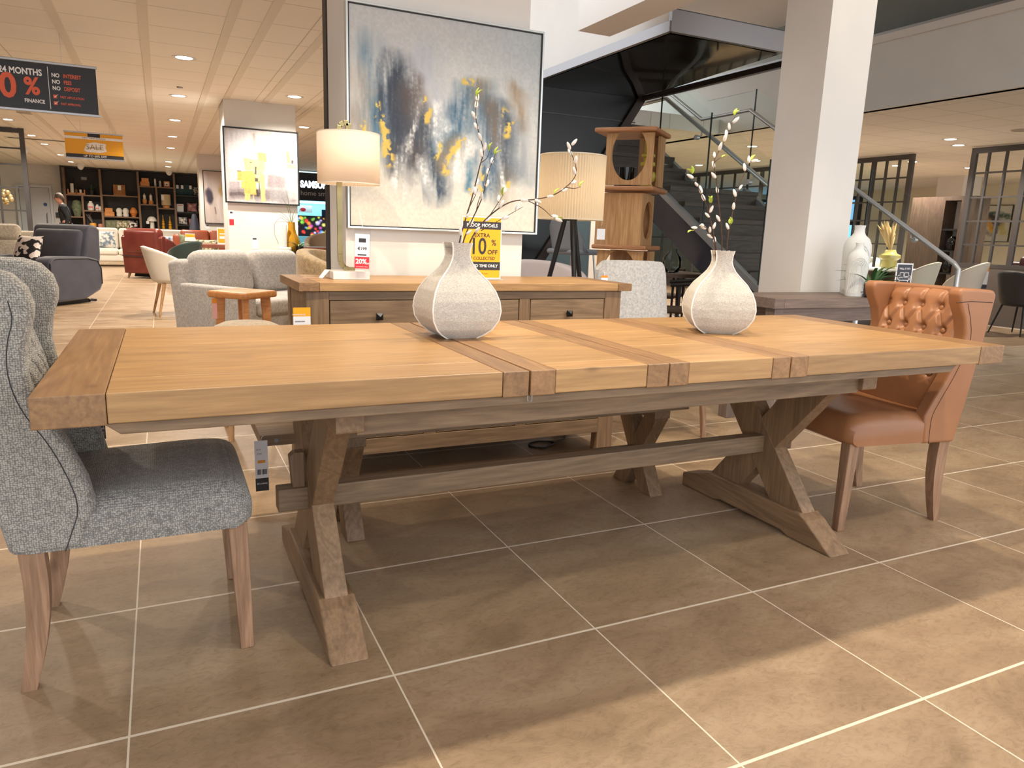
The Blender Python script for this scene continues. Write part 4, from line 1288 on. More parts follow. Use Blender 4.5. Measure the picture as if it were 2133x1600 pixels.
vs_ = MB(); vs_.lathe([(0, 0), (.05, 0), (.05, .02), (.035, .035), (.062, .055), (.07, .09), (.062, .118), (.035, .13), (.035, .16), (.06, .17), (.06, .195), (.035, .205), (.035, .23), (.055, .24), (.055, .258), (.035, .268), (.037, .37), (.03, .37), (.028, .1), (0, .1)], (0, 0, 0), 28)
tag(vs_.build('ribbed_vase', cd, smooth=True, ang=50), 'yellow ribbed vase standing on the open right side of the oak tower', 'vase').location = (3.741, 3.485, 1.5245)
sv = MB(); sv.lathe([(0, 0), (.03, 0), (.012, .02), (.02, .04), (.012, .06), (.035, .075), (.012, .09), (.02, .11), (.012, .13), (.03, .14), (.01, .15), (.012, .24), (0, .24)], (0, 0, 0), 18)
tag(sv.build('candlestick', flat('sand_glaze', S(206, 172, 112), .35), smooth=True, ang=50), 'turned sand-coloured candlestick inside the top cube of the oak tower', 'candlestick').location = (3.735, 3.50, 1.5245)

# ================================================================== pale upholstered dining chair right of the sideboard
pg = weave('pale_grey_chenille', S(196, 194, 192), S(178, 177, 177), 320, 0.8, bump=0.4, dist=0.002, lo=.05, hi=.6)
ch = thing('dining_chair', 'pale grey upholstered dining chair to the right of the sideboard, facing the long table', 'chair', (2.70, 1.86, 0), -0.10)
def cb(u, v):
    a = 2 * PI * u
    w = 0.262 - 0.030 * v
    n = 5.0
    c, s_ = math.cos(a), math.sin(a)
    x = w * math.copysign(abs(c) ** (2 / n), c)
    y = 0.038 * math.copysign(abs(s_) ** (2 / n), s_)
    vv = v
    z = 0.47 + vv * 0.505
    cut = max(0, (abs(x) - w + 0.06) / 0.06)
    if vv > 0.85: z -= 0.055 * cut ** 2 * (vv - .85) / .15
    return (x, y + 0.255 + 0.06 * vv - 0.05 * (1 - (x / .27) ** 2), z + 0.006 * (1 - (x / w) ** 2) * vv)
m = MB(); m.sheet(cb, 48, 24, closed_u=True)
m.faces([cb(k / 48, 1) for k in range(48)], [tuple(range(48))]); m.faces([cb(k / 48, 0) for k in range(48)], [tuple(range(48))])
m.build('backrest', pg, ch, smooth=True, weld=.0004)
m = MB(); m.rbox(-.24, .24, -.28, .25, .385, .485, .035, 4); m.build('seat', pg, ch, smooth=True)
for x in (-.2, .2):
    for y, y2 in ((-.25, -.29), (.22, .28)):
        m = MB(); m.beam((x, y, .39), (x * 1.08, y2, 0), .036, .036, (1, 0, 0), w1=.024, h1=.024); m.build('leg', M['leg_z'], ch, bevel=.004)
tg = thing('price_tag', 'orange-topped tag on the left edge of the pale grey dining chair', 'tag', (2.50, 2.092, 0.865))
m = MB(); m.box(-.022, .022, 0, .001, .012, .026, None, 0, 0); m.box(-.022, .022, 0, .001, -.05, .012, None, 0, 1); m.build('card', [flat('amber_card', S(226, 140, 30), .5), M['paper']], tg)
m = MB(); m.tube([(0, .0005, .026), (0, .006, .045)], .001, 5); m.build('cord', M['paper'], tg)

# ================================================================== column, console and things on it
struct(MB().box(4.0, 4.39, 2.0, 2.385, 0, 3.9).build('column_1', M['wallwhite']))
cs = thing('console_table', 'grey oak console table standing in front of the white column', 'table', (3.95, 1.76, 0))
T = Matrix.Translation(Vector((-3.95, -1.76, 0)))
m = MB(); m.box(3.403, 4.70, 1.546, 1.76, .740, .80, T, .1); m.box(3.403, 4.70, 1.762, 1.972, .740, .80, T, -.1); tp = m.build('top', M['grey_x'], cs, bevel=.002)
for a, b in ((3.324, 3.402), (4.701, 4.78)):
    m = MB(); m.box(a, b, 1.545, 1.973, .739, .8005, T, -.6); m.build('end_board', M['grey_x'], tp, bevel=.002)
m = MB(); m.box(3.41, 4.69, 1.575, 1.60, .655, .74, T); m.box(3.41, 4.69, 1.92, 1.945, .655, .74, T); m.build('apron', M['grey_x'], cs, bevel=.002)
for x in (3.345, 4.685):
    for y in (1.56, 1.88):
        m = MB(); m.box(x, x + .075, y, y + .075, 0, .739, T, -.2); m.build('leg', wood('grey_oak_z', S(128, 110, 98), S(92, 78, 70), 'Z', .5) if 'grey_oak_z' not in bpy.data.materials else bpy.data.materials['grey_oak_z'], cs, bevel=.003)
stonev = noisy('chalk_glaze', S(206, 208, 206), S(228, 230, 228), 6, 0.6, bump=.2, bscale=50)
def arch_vase(label, loc, s, rz):
    r = thing('arched_vase', label, 'vase', loc, rz)
    pr = [(0.0, 0), (.075, 0), (.080, .008), (.083, .05), (.090, .15), (.094, .22), (.090, .255), (.072, .285), (.045, .302), (.036, .315), (.034, .335), (.038, .352), (.030, .352), (.026, .32), (.0, .32)]
    m = MB(); m.lathe([(a * s, b * s) for a, b in pr], (0, 0, 0), 36, sx=.74, sy=.56); m.build('body', stonev, r, smooth=True, ang=50)
    m = MB()
    for k in range(5):
        rr = (.072 - k * .013) * s; zc = .17 * s
        pts = []
        for j in range(25):
            a = PI * j / 24
            pts.append((rr * math.cos(a), zc + .085 * s * math.sin(a) * (1 - .12 * k)))
        pts = [(pts[0][0], .02 * s)] + pts + [(pts[-1][0], .02 * s)]
        full = []
        for x, z in pts:
            # lie on the body's front
            rad = None
            for (r0, z0), (r1, z1) in zip(pr[1:9], pr[2:10]):
                if z0 * s <= z <= z1 * s + 1e-6:
                    rad = (r0 + (r1 - r0) * (z - z0 * s) / max(1e-6, (z1 - z0) * s)) * s; break
            rad = rad or .075 * s
            x *= .74; yy = -.56 * math.sqrt(max(0, rad * rad - min(x * x / .5476, rad * rad * .97)))
            full.append((x, yy, z))
        m.tube(full, .0032 * s, 6)
    m.build('arched_ribs', stonev, r, smooth=True)
    return r
arch_vase('shorter pale vase with arched ribs on the console in front of the white column', (4.10, 1.655, 0.8006), 0.95, -.6)
arch_vase('taller pale vase with arched ribs, behind the shorter one on the console', (4.255, 1.80, 0.8006), 1.27, -.6)
grn = flat('deep_leaf', S(52, 92, 48), 0.5)
def spiky(label, loc, n, L_, mat, potm, pr, ph, wd=.02, seed=1, name='potted_plant', up=.55):
    rr = random.Random(seed)
    r = thing(name, label, 'plant', loc)
    m = MB(); m.lathe([(0, 0), (pr * .8, 0), (pr, ph), (pr * .86, ph), (pr * .8, ph * .85), (0, ph * .85)], (0, 0, 0), 24); m.build('pot', potm, r, smooth=True, ang=50)
    m = MB()
    for k in range(n):
        a = rr.uniform(0, 2 * PI); l = L_ * rr.uniform(.7, 1.1); e = rr.uniform(up * .6, up * 1.5)
        d = Vector((math.cos(a), math.sin(a), 0)); sd = Vector((-math.sin(a), math.cos(a), 0))
        ns = 9
        vs = []
        for j in range(ns + 1):
            t = j / ns
            out = l * (math.cos(e) * t + .25 * t * t); hh = l * (math.sin(e) * t * 1.25 - .55 * t * t)
            p = d * (out + pr * .2) + Vector((0, 0, ph * .9 + hh))
            wv = wd * math.sin(PI * min(1, .12 + t * .88)) ** .7 * (1 - .2 * t)
            vs += [p - sd * wv / 2, p + Vector((0, 0, -.15 * wv)), p + sd * wv / 2]
        m.faces(vs, [(j * 3 + q, j * 3 + q + 1, j * 3 + q + 4, j * 3 + q + 3) for j in range(ns) for q in (0, 1)])
    m.build('leaves', mat, r, smooth=True)
    return r
spiky('spiky green plant in a dark pot on the console beside the pale vases', (4.15, 1.575, 0.8006), 18, .24, grn, M['blackgloss'], .045, .08, .026, 5, up=.75)
sg2 = thing('sign_stand', 'small dark sign with a white sofa drawing on the console behind the tan chair', 'sign', (4.50, 1.62, 0.8006), -.15)
m = MB(); m.box(-.066, .066, 0, .004, 0, .215); m.box(-.066, .066, -.025, .025, 0, .004); m.build('holder', M['paper'], sg2)
m = MB(); m.box(-.058, .058, -.0015, -.0003, .010, .207); m.build('poster', flat('slate_print', S(48, 50, 60), .5), sg2)
m = MB(); y_ = -.0022
m.text('WILL IT FIT?', .0165, FACE(0, y_, .180), 0, bold=.015); m.text('COUNTRYWIDE', .010, FACE(0, y_, .070), 0, bold=.01)
for k, tx in enumerate(('Ask a member of our team', 'about delivery and access', 'to your home today')): m.text(tx, .0075, FACE(0, y_, .048 - k * .011), 0)
for x0, x1, z0, z1 in ((-.036, -.002, .128, .156), (.002, .036, .128, .156), (-.040, .040, .104, .124)):
    for a, b, c, d in ((x0, x1, z0, z0 + .003), (x0, x1, z1 - .003, z1), (x0, x0 + .003, z0, z1), (x1 - .003, x1, z0, z1)): m.box(a, b, y_ - .0004, y_, c, d)
for sx in (-1, 1):
    m.tube([(sx * .040, y_, .106), (sx * .050, y_, .112), (sx * .050, y_, .134), (sx * .042, y_, .138)], .0022, 6); m.box(sx * .034 - .002, sx * .034 + .002, y_ - .0004, y_, .090, .104)
m.build('lettering', M['whiteink'], sg2)

# ================================================================== staircase
navy = flat('navy_gloss_panel', S(40, 46, 62), 0.25)
st_ = thing('staircase', 'open staircase with glass sides, steel handrails and dark wooden steps', 'stairs', (5.72, 2.45, 0))
T = Matrix.Translation(Vector((-5.72, -2.45, 0)))
XA, XB = 5.07, 6.37
ry = lambda y: 0.984 + 0.590 * (y - 2.449)       # handrail height over the lower flight
for i in range(10):
    z = (i + 1) * 0.168; y = 2.60 + i * 0.262
    m = MB(); m.box(XA + .03, XB - .03, y, y + .30, z - .045, z, T, rnd.uniform(-.4, .4)); m.box(XA + .03, XB - .03, y + .02, y + .04, z - .168, z - .045, T, rnd.uniform(-.5, .2)); m.build('step', M['darkwood'], st_)
m = MB(); m.box(XA - .02, XB + .03, 5.22, 6.03, 1.60, 1.68, T, 0); m.build('landing', M['darkwood'], st_)
for i in range(6):
    z = 1.68 + (i + 1) * .168; y = 6.03 + i * .262
    m = MB(); m.box(XA + .03, XB - .03, y, y + .30, z - .045, z, T, rnd.uniform(-.4, .4)); m.box(XA + .03, XB - .03, y + .02, y + .04, z - .168, z - .045, T, rnd.uniform(-.5, .2)); m.build('step', M['darkwood'], st_)
for xx, w in ((XA, -1), (XB, 1)):
    m = MB()
    lo = lambda y: ry(y) - 0.93
    m.prism([(2.50, lo(2.50)), (5.22, lo(5.22)), (5.22, lo(5.22) - .36), (2.90, 0.0), (2.50, 0.0)], 'X', xx - .02, xx + .02, T)
    if w > 0: m.prism([(6.03, 1.74), (7.7, 1.74 + .98), (7.7, 2.4), (6.03, 1.42)], 'X', xx - .02, xx + .02, T)
    sgr = m.build('stringer', navy, st_)
    m = MB(); m.beam((xx - .002, 2.50, lo(2.50) + .025), (xx - .002, 5.22, lo(5.22) + .025), .06, .06, (1, 0, 0), M=T)
    if w > 0: m.beam((xx - .002, 6.03, 1.76), (xx - .002, 7.7, 2.74), .06, .06, (1, 0, 0), M=T)
    m.build('shoe', flat('pale_steel', S(168, 172, 176), .45, .4), sgr)
    xr = xx + (.055 if w < 0 else -.055)
    path = [(xr, 2.455, 0.06), (xr, 2.455, 0.95), (xr, 2.50, ry(2.47)), (xr, 5.19, ry(5.19)), (xr, 6.03, ry(5.19) - .005), (xr, 7.7, ry(5.19) + .98)]
    if w < 0: path = path[:4] + [(xr, 5.62, ry(5.19) + .0)]
    m = MB(); m.tube(path, .021, 12, M=T); hr = m.build('handrail', M['chrome'], st_, smooth=True, ang=60)
    for yb in (2.95, 3.75, 4.55):
        m = MB(); m.tube([(xr, yb, ry(yb)), (xr, yb, ry(yb) - .07), (xx, yb, ry(yb) - .09)], .008, 8, M=T); m.cyl((xx - .02, yb, ry(yb) - .09), (xx + .02, yb, ry(yb) - .09), .024, n=14, M=T); m.build('bracket', M['chrome'], hr, smooth=True)
    ends = [2.66, 3.50, 4.35, 5.18]
    for a, b in zip(ends[:-1], ends[1:]):
        m = MB(); m.prism([(a + .006, lo(a) - .1), (b - .006, lo(b) - .1), (b - .006, ry(b) + .24), (a + .006, ry(a) + .24)], 'X', xx - .006, xx + .006, T); m.build('glass_pane', M['glass'], st_)
        m = MB(); m.box(xx - .0065, xx + .0065, b - .006, b + .004, lo(b) - .1, ry(b) + .24, T); m.build('glass_edge', flat('dark_glass_edge', S(30, 44, 42), .3) if 'dark_glass_edge' not in bpy.data.materials else bpy.data.materials['dark_glass_edge'], st_)
    if w > 0:
        m = MB(); m.prism([(5.19, 1.6), (6.02, 1.6), (6.02, 2.82), (5.19, 2.82)], 'X', xx - .006, xx + .006, T); m.build('glass_pane', M['glass'], st_)
        m = MB(); m.prism([(6.03, 1.7), (7.6, 2.6), (7.6, 3.75), (6.03, 2.85)], 'X', xx - .006, xx + .006, T); m.build('glass_pane', M['glass'], st_)

# ------------------------------------------------------------------ mirrored soffit and black cladding beside the stairs
mir = flat('bronze_mirror', S(58, 52, 44), 0.06, 0.9)
m = MB(); m.faces([(3.67, 3.22, 2.650), (4.84, 3.22, 2.650), (5.06, 5.56, 2.650), (3.72, 5.56, 2.650)], [(0, 1, 2, 3)])
m.sheet(lambda u, v: ((3.70 + u * (1.12 + .18 * v)), 3.26 + v * 2.28, 2.640 + .006 * math.sin(v * 5 + u * 3) * math.sin(PI * u)), 24, 24)
struct(m.build('soffit_mirror', mir, smooth=True))
m = MB(); m.box(3.665, 4.90, 3.20, 3.24, 2.644, 2.80); m.box(3.655, 3.69, 3.21, 5.56, 2.644, 2.72); struct(m.build('trim_4', flat('brushed_trim', S(160, 158, 160), .38, .6)))
m = MB(); m.box(3.70, 4.95, 3.24, 5.6, 2.70, 2.82); struct(m.build('soffit_slab', M['darkgrey']))
m = MB(); m.prism([(3.0, 2.66), (5.035, 2.645), (3.66, 0.57), (3.30, 0.02), (3.0, 0.02)], 'Y', 5.55, 5.62); struct(m.build('wall_cladding', flat('black_gloss_cladding', S(20, 17, 17), .32)))
m = MB(); m.beam((5.06, 5.54, 2.655), (3.42, 5.54, 0.18), .09, .05, (0, 1, 0)); m.beam((5.06, 5.545, 2.64), (5.10, 3.3, 2.64), .05, .05); struct(m.build('trim_5', flat('bronze_edge', S(62, 50, 44), .35, .4)))
m = MB(); m.box(3.0, 4.99, 5.540, 5.551, 2.375, 2.385); struct(m.build('trim_6', flat('groove_line', S(70, 66, 68), .3)))
struct(MB().box(9.6, 9.7, -2, 9.5, 2.85, 3.9).build('wall_upper_back', flat('upper_floor_dark', S(84, 74, 72), .8)))
# ================================================================== far columns and their pictures
struct(MB().box(0.925, 1.80, 8.66, 9.40, 0, 2.65).build('column_2', M['wallwhite']))
struct(MB().box(0.985, 1.95, 17.02, 17.7, 0, 2.65).build('column_3', M['wallwhite']))
def gold_art(U, V):
    n1 = fbm(U * 5, V * 5, 21); n2 = fbm(U * 30, V * 3, 22); n3 = fbm(U * 60, V * 60, 23, 3)
    img = np.zeros(U.shape + (3,)) + np.array((190, 186, 188))
    def blk(col, u0, u1, v0, v1, a=.9, e=.008):
        nonlocal img
        j = (n1 - .5) * .05
        m = np.clip((U + j - u0) / e, 0, 1) * np.clip((u1 - U - j) / e, 0, 1) * np.clip((V + j - v0) / e, 0, 1) * np.clip((v1 - V - j) / e, 0, 1)
        img = lay(img, col, m * a)
    blk((202, 202, 210), .0, .38, .0, .55, .7, .05); blk((184, 172, 166), .52, .84, .0, .42, .7, .05); blk((160, 148, 140), .39, .43, .05, .4, .7)
    blk((206, 202, 192), .44, .6, .1, .4, .5, .05); blk((110, 100, 104), .0, 1.0, .78, 1.0, .75, .06); blk((120, 108, 112), .55, .84, .58, .80, .7, .03)
    blk((150, 150, 152), .58, .92, .72, 1.0, .6, .05); blk((226, 222, 208), .66, .84, .40, .62, .85, .04); blk((186, 190, 190), .84, 1.0, .5, .95, .6, .04)
    blk((84, 74, 78), .02, .5, .86, .93, .8, .02); blk((150, 140, 146), .02, .2, .7, .84, .7, .03)
    g = (196, 168, 84); g2 = (214, 192, 118)
    for u0, u1, v0, v1, c in ((.26, .54, .40, .56, g2), (.14, .4, .56, .70, g), (.24, .42, .60, .90, g), (.44, .56, .30, .42, g), (.42, .52, .40, .74, g2), (.20, .40, .70, .82, g), (.25, .33, .88, .99, g2), (.47, .54, .6, .99, g2), (.83, .89, .25, .42, (204, 164, 80)), (.83, .98, .42, .49, (222, 190, 110)), (.36, .38, .9, .99, g2)):
        blk(c, u0, u1, v0, v1, .9)
    for u0, u1, v0, v1 in ((.40, .43, .50, .62), (.40, .45, .66, .72), (.41, .45, .82, .92), (.45, .47, .7, .9), (.33, .37, .44, .46), (.90, .94, .36, .42), (.14, .2, .555, .57)):
        blk((56, 50, 46), u0, u1, v0, v1, .9)
    return np.clip(img + ((n3 - .5) * 26 + (n2 - .5) * 30)[..., None], 0, 255)
matt = attr_mat('matt_paint', 0.7)
picture('painting', 'gold and grey abstract painting in a thin black frame on the far white column', 0.897, 1.822, 1.382, 2.318, 8.655, gold_art, 170, 170, M['black'], .014, .05, matt)
def pale_art(U, V):
    n1 = fbm(U * 5, V * 5, 31); n2 = fbm(U * 20, V * 3, 32)
    img = np.zeros(U.shape + (3,)) + np.array((196, 184, 178))
    j = (n1 - .5) * .12
    img = lay(img, (170, 160, 162), stroke(U + j, V + j, [(.18, .1), (.2, .4)], .12, .9) * .8)
    img = lay(img, (176, 146, 96), stroke(U + j, V + j, [(.72, .25), (.62, .36), (.8, .40)], .16, .5) * .9)
    img = lay(img, (60, 56, 70), stroke(U + j, V + j, [(.16, .44), (.2, .54)], .14, .5))
    img = lay(img, (216, 208, 206), stroke(U + j, V + j, [(.5, .5), (.52, .9)], .12, .9) * .8)
    img = lay(img, (120, 108, 106), stroke(U + j, V + j, [(.36, .72), (.38, .82)], .03, .8))
    return np.clip(img + (n2 - .5)[..., None] * 24, 0, 255)
picture('painting', 'tall pale abstract painting with a dark blot beyond the gold painting', 1.064, 1.72, 1.112, 2.296, 17.015, pale_art, 70, 110, M['darkgrey'], .012, .04, matt)
def tag_on(x, y, z, w, h, label, red=True, grp=None):
    o = thing('price_tag', label, 'tag', (x, y, z))
    m = MB(); m.box(-w / 2, w / 2, 0, .002, h * .4, h, None, 0, 0); m.box(-w / 2, w / 2, 0, .002, 0, h * .4, None, 0, 1); m.build('card', [M['paper'], M['red'] if red else M['paper']], o)
    m = MB(); m.box(-w * .3, w * .3, -.001, 0, h * .78, h * .9); m.build('print', M['ink'], o)
    return o
tag_on(0.965, 8.6575, 1.10, .055, .19, 'white and red price tag under the lower left corner of the gold painting')
tag_on(1.24, 8.6575, 0.80, .08, .16, 'white picture card low on the column under the gold painting', False)
tag_on(1.12, 17.0175, 0.98, .08, .1, 'small white tag under the tall pale painting', False)

# ================================================================== bookcase on the back wall
BY = 24.5
bcase = thing('bookcase', 'wide dark-backed bookcase with oak uprights and shelves along the far wall', 'bookcase', (-0.52, 24.7, 0))
T = Matrix.Translation(Vector((0.52, -24.7, 0)))
m = MB(); m.box(-2.44, 1.62, 24.86, 24.95, 0, 2.645, T); m.box(-2.48, -2.44, 24.40, 24.95, 0, 2.645, T); m.box(-2.44, 1.62, 24.5, 24.86, 2.60, 2.645, T); m.build('back_panel', flat('bookcase_black', S(38, 34, 34), .6), bcase)
for x in (-2.41, -1.45, -0.42, 0.60, 1.60):
    m = MB(); m.box(x - .03, x + .03, BY, 24.86, 0, 2.60, T); m.build('upright', M['shelf_oak'], bcase)
for x, z in ((-1.96, 1.83), (0.08, 2.18)):
    m = MB(); m.box(x - .025, x + .025, BY + .01, 24.86, 0, z, T); m.build('upright', M['shelf_oak'], bcase)
SH = {'a': (-2.38, -1.48, 1.83), 'b': (-1.935, -1.48, 1.375), 'c': (-2.38, -1.985, 1.18), 'd': (-1.42, -.45, 1.86), 'e': (-1.42, -.45, 1.225), 'f': (-.39, .57, 2.185), 'g': (-.39, .055, 1.635), 'h': (.105, .57, 1.54), 'i': (-.39, .57, .89), 'j': (.63, 1.57, 1.96), 'k': (.63, 1.57, 1.44), 'l': (.63, 1.57, 1.035), 'm': (-2.38, -1.48, .88), 'n': (-1.42, -.45, .80)}
for k, (x0, x1, z) in SH.items():
    m = MB(); m.box(x0, x1, BY + .015, 24.86, z - .038, z, T); m.build('shelf', M['shelf_oak'] if k not in 'jkl' else M['black'], bcase)
YS = 24.64
cream = flat('cream_ceramic', S(232, 228, 220), .5); amber = noisy('amber_wood', S(196, 126, 66), S(222, 156, 92), 12, .5, stretch=(1, 1, 4)); orange = flat('orange_glaze', S(206, 128, 60), .45)
def lath(name, label, cat, x, z, prof, mat, n=18, y=YS, grp=None, parts=None):
    m = MB(); m.lathe(prof, (0, 0, 0), n)
    o = m.build(name, mat, smooth=True, ang=48); o.location = (x, y, z)
    return tag(o, label, cat, grp)
def candle_holder(x, label, h, r):
    o = thing('candle_holder', label, 'candle holder', (x, YS, SH['a'][2]))
    m = MB(); m.box(-.12, .12, -.05, .05, 0, .05); m.box(-.12, -.09, -.05, .05, .05, .15); m.box(.09, .12, -.05, .05, .05, .15); m.build('stand', amber, o)
    m = MB(); m.lathe([(0, .05), (r, .05), (r, .05 + h), (0, .05 + h)], (0, 0, 0), 18); m.build('candle', cream, o, smooth=True)
    m = MB(); m.lathe([(r + .02, .05), (r + .02, .1 + h * 1.4)], (0, 0, 0), 18); m.build('glass_cylinder', M['acrylic'], o, smooth=True)
candle_holder(-2.22, 'larger candle in a glass cylinder on a wooden stand, top shelf behind the person', .27, .05)
candle_holder(-2.0, 'smaller glass candle holder beside the palm on the top left shelf', .10, .035)
spiky('green palm in a dark pot on the top left shelf of the bookcase', (-1.71, YS, SH['a'][2]), 18, .36, flat('dusky_leaf', S(50, 70, 48), .6), M['black'], .09, .14, .035, 9, up=1.0)
m = MB(); m.box(-.075, .075, 0, .01, 0, .085); tag(m.build('thermostat', flat('grey_plastic', S(150, 150, 152), .5)), 'small grey plate on the black back above the palm', 'plate').location = (-1.90, 24.845, 2.28)
o = thing('magazine_rack', 'slatted rattan lantern standing alone on the second upper shelf', 'lantern', (-.95, YS, SH['d'][2]))
for k in range(11):
    m = MB(); m.box(-.16 + k * .03, -.145 + k * .03, -.08, .08, 0, .32); m.build('slat', amber, o)
m = MB(); m.box(-.17, .17, -.085, .085, 0, .02); m.build('base', amber, o)
m = MB(); m.box(-.04, .05, -.093, -.088, .16, .3); m.build('tag', M['paper'], o)
jar = [(0, 0), (.075, 0), (.09, .03), (.09, .17), (.07, .21), (.045, .235), (.045, .275), (0, .275)]
for x, s, lb in ((-1.76, 1.0, 'large white ceramic jar with a pink band on the third left shelf'), (-1.585, .68, 'small white jar with a pink band beside the large jar'), (-1.51, .5, 'smallest cream jar at the right of the banded jars')):
    o = thing('jar', lb, 'jar', (x, YS, SH['b'][2]))
    m = MB(); m.lathe([(a * s, b * s) for a, b in jar], (0, 0, 0), 18); m.build('body', cream, o, smooth=True, ang=48)
    if s > .6: m = MB(); m.box(-.06 * s, .06 * s, -.096 * s, -.088 * s, .075 * s, .125 * s); m.build('label_strip', flat('pink_label', S(226, 120, 130), .6) if 'pink_label' not in bpy.data.materials else bpy.data.materials['pink_label'], o)
lath('vase', 'dark green leafy vase on the low left shelf behind the person', 'vase', -2.13, SH['c'][2], [(0, 0), (.09, 0), (.11, .1), (.16, .28), (.1, .46), (0, .5)], noisy('leafy_green', S(70, 82, 60), S(120, 128, 100), 20, .8))
o = thing('vase', 'orange pot with dry twigs at the bottom of the left bay', 'vase', (-1.74, YS, .88))
m = MB(); m.lathe([(0, 0), (.09, 0), (.1, .06), (.08, .12), (0, .12)], (0, 0, 0), 16); m.build('pot', flat('saffron_glaze', S(226, 160, 60), .5), o, smooth=True)
m = MB()
for k in range(5): m.tube([(0, 0, .1), (-.03 - .03 * k, 0, .25 + .02 * k), (-.08 - .04 * k * (1 if k % 2 else -.5), .02, .36 + .02 * k)], .006, 5)
m.build('twigs', flat('ash_twig', S(120, 116, 110), .8), o)
lath('pot', 'small pink pot at the right of the dry twigs', 'pot', -1.53, .88, [(0, 0), (.07, 0), (.08, .05), (.06, .1), (0, .1)], flat('salmon_glaze', S(206, 140, 120), .5))
for x, z, w, h, lb in ((-1.27, SH['e'][2], .27, .13, 'lower wooden box of the pair on the second left shelf'), (-1.28, SH['e'][2] + .131, .21, .11, 'upper wooden box of the pair on the second left shelf'), (-.23, SH['f'][2], .26, .13, 'lower wooden box of the pair on the upper middle shelf'), (-.22, SH['f'][2] + .131, .2, .11, 'upper wooden box of the pair on the upper middle shelf')):
    o = thing('wooden_box', lb, 'box', (x, YS, z))
    m = MB(); m.rbox(-w / 2, w / 2, -.09, .09, 0, h * .68, .006, 2); m.build('body', amber, o)
    m = MB(); m.rbox(-w / 2, w / 2, -.09, .09, h * .70, h, .006, 2); m.build('lid', amber, o)
bub = [(0, 0), (.07, 0), (.085, .05), (.07, .1), (.085, .14), (.085, .2), (.05, .255), (0, .265)]
lath('vase', 'left one of two white bubbled vases on the second left shelf', 'vase', -1.0, SH['e'][2], bub, cream)
lath('vase', 'right one of two white bubbled vases, next to the orange ribbed vase', 'vase', -.82, SH['e'][2], bub, cream)
lath('vase', 'orange ribbed vase at the right end of the second left shelf', 'vase', -.60, SH['e'][2], [(0, 0), (.06, 0), (.06, .04), (.085, .05), (.085, .07), (.07, .08), (.1, .1), (.1, .12), (.115, .14), (.1, .2), (.07, .25), (.05, .285), (0, .29)], orange)
def cushion(name, label, loc, w, h, t, mat, rz=0, tilt=0.2, grp=None, lean=0):
    def fn(sg):
        def f(u, v):
            a, b = 2 * u - 1, 2 * v - 1
            k = (1 - abs(a) ** 2.4) * (1 - abs(b) ** 2.4)
            pin = 1 - .06 * (1 - abs(b) ** 2) * abs(a) ** 3 - 0
            pin2 = 1 - .06 * (1 - abs(a) ** 2) * abs(b) ** 3
            return (a * w / 2 * pin, sg * t / 2 * k ** .6 if k > 0 else 0, b * h / 2 * pin2 + h / 2)
        return f
    m = MB(); m.sheet(fn(-1), 14, 14); m.sheet(fn(1), 14, 14)
    o = m.build(name, mat, smooth=True, ang=75, weld=.0003)
    o.location = loc; o.rotation_euler = (-tilt, lean, rz)
    return tag(o, label, 'cushion', grp)
olive = noisy('olive_velvet', S(92, 98, 74), S(140, 142, 112), 16, .8); leafy = noisy('leaf_print', S(104, 104, 72), S(214, 204, 176), 16, .8, lo=.42, hi=.56)
zebra = noisy('zebra_print', S(28, 26, 28), S(226, 214, 206), 11, .8, lo=.485, hi=.515, stretch=(1, 1, 1.4), detail=1)
for x, mt, lb in ((-1.33, olive, 'olive cushion at the left end of the low cushion shelf'), (-1.19, olive, 'second olive cushion from the left on the low cushion shelf'), (-1.03, leafy, 'narrow leaf-print cushion in the middle of the low cushion shelf'), (-.87, leafy, 'wider leaf-print cushion right of the narrow one on the low shelf'), (-.64, zebra, 'black and white cushion at the right end of the low cushion shelf')):
    cushion('cushion', lb, (x, YS, .80), .26, .32, .12, mt, random.uniform(-.5, .5), .1)
spk = [(0, 0), (.05, 0), (.02, .02)] + [q for k in range(6) for q in ((.038, .03 + k * .036), (.02, .048 + k * .036))] + [(.0, .27)]
lath('candlestick', 'taller white ringed candlestick on the upper middle shelf', 'candlestick', .06, SH['f'][2], spk, cream)
lath('candlestick', 'shorter white ringed candlestick on the upper middle shelf', 'candlestick', .20, SH['f'][2], [(a, b * .75) for a, b in spk], cream)
o = thing('clock', 'wooden mantel clock with a white dial on the upper middle shelf', 'clock', (.39, YS, SH['f'][2])); m = MB(); m.rbox(-.09, .09, -.05, .05, 0, .19, .03, 3); m.build('case', amber, o); m = MB(); m.box(-.05, .05, -.054, -.05, .04, .15); m.build('dial', M['paper'], o); m = MB(); m.lathe([(0, 0), (.024, 0), (.024, .003), (0, .003)], (0, 0, 0), 14, R3(PI / 2, 0, 0, (0, -.054, .085))); m.build('hand_boss', M['ink'], o)
for x, lb, p in ((-.27, 'left white bottle in a rounded wooden cup on the middle shelf', [(0, 0), (.05, 0), (.068, .08), (.06, .15), (0, .15)]), (-.09, 'right white bottle in a straight wooden cup on the middle shelf', [(0, 0), (.07, 0), (.07, .11), (0, .11)])):
    o = thing('bottle', lb, 'bottle', (x, YS, SH['g'][2])); m = MB(); m.lathe(p, (0, 0, 0), 18); m.build('cup', amber, o, smooth=True, ang=48); m = MB(); m.lathe([(0, .1), (.042, .1), (.042, .27), (.015, .29), (.015, .32), (0, .32)], (0, 0, 0), 16); m.build('flask', cream, o, smooth=True, ang=48)
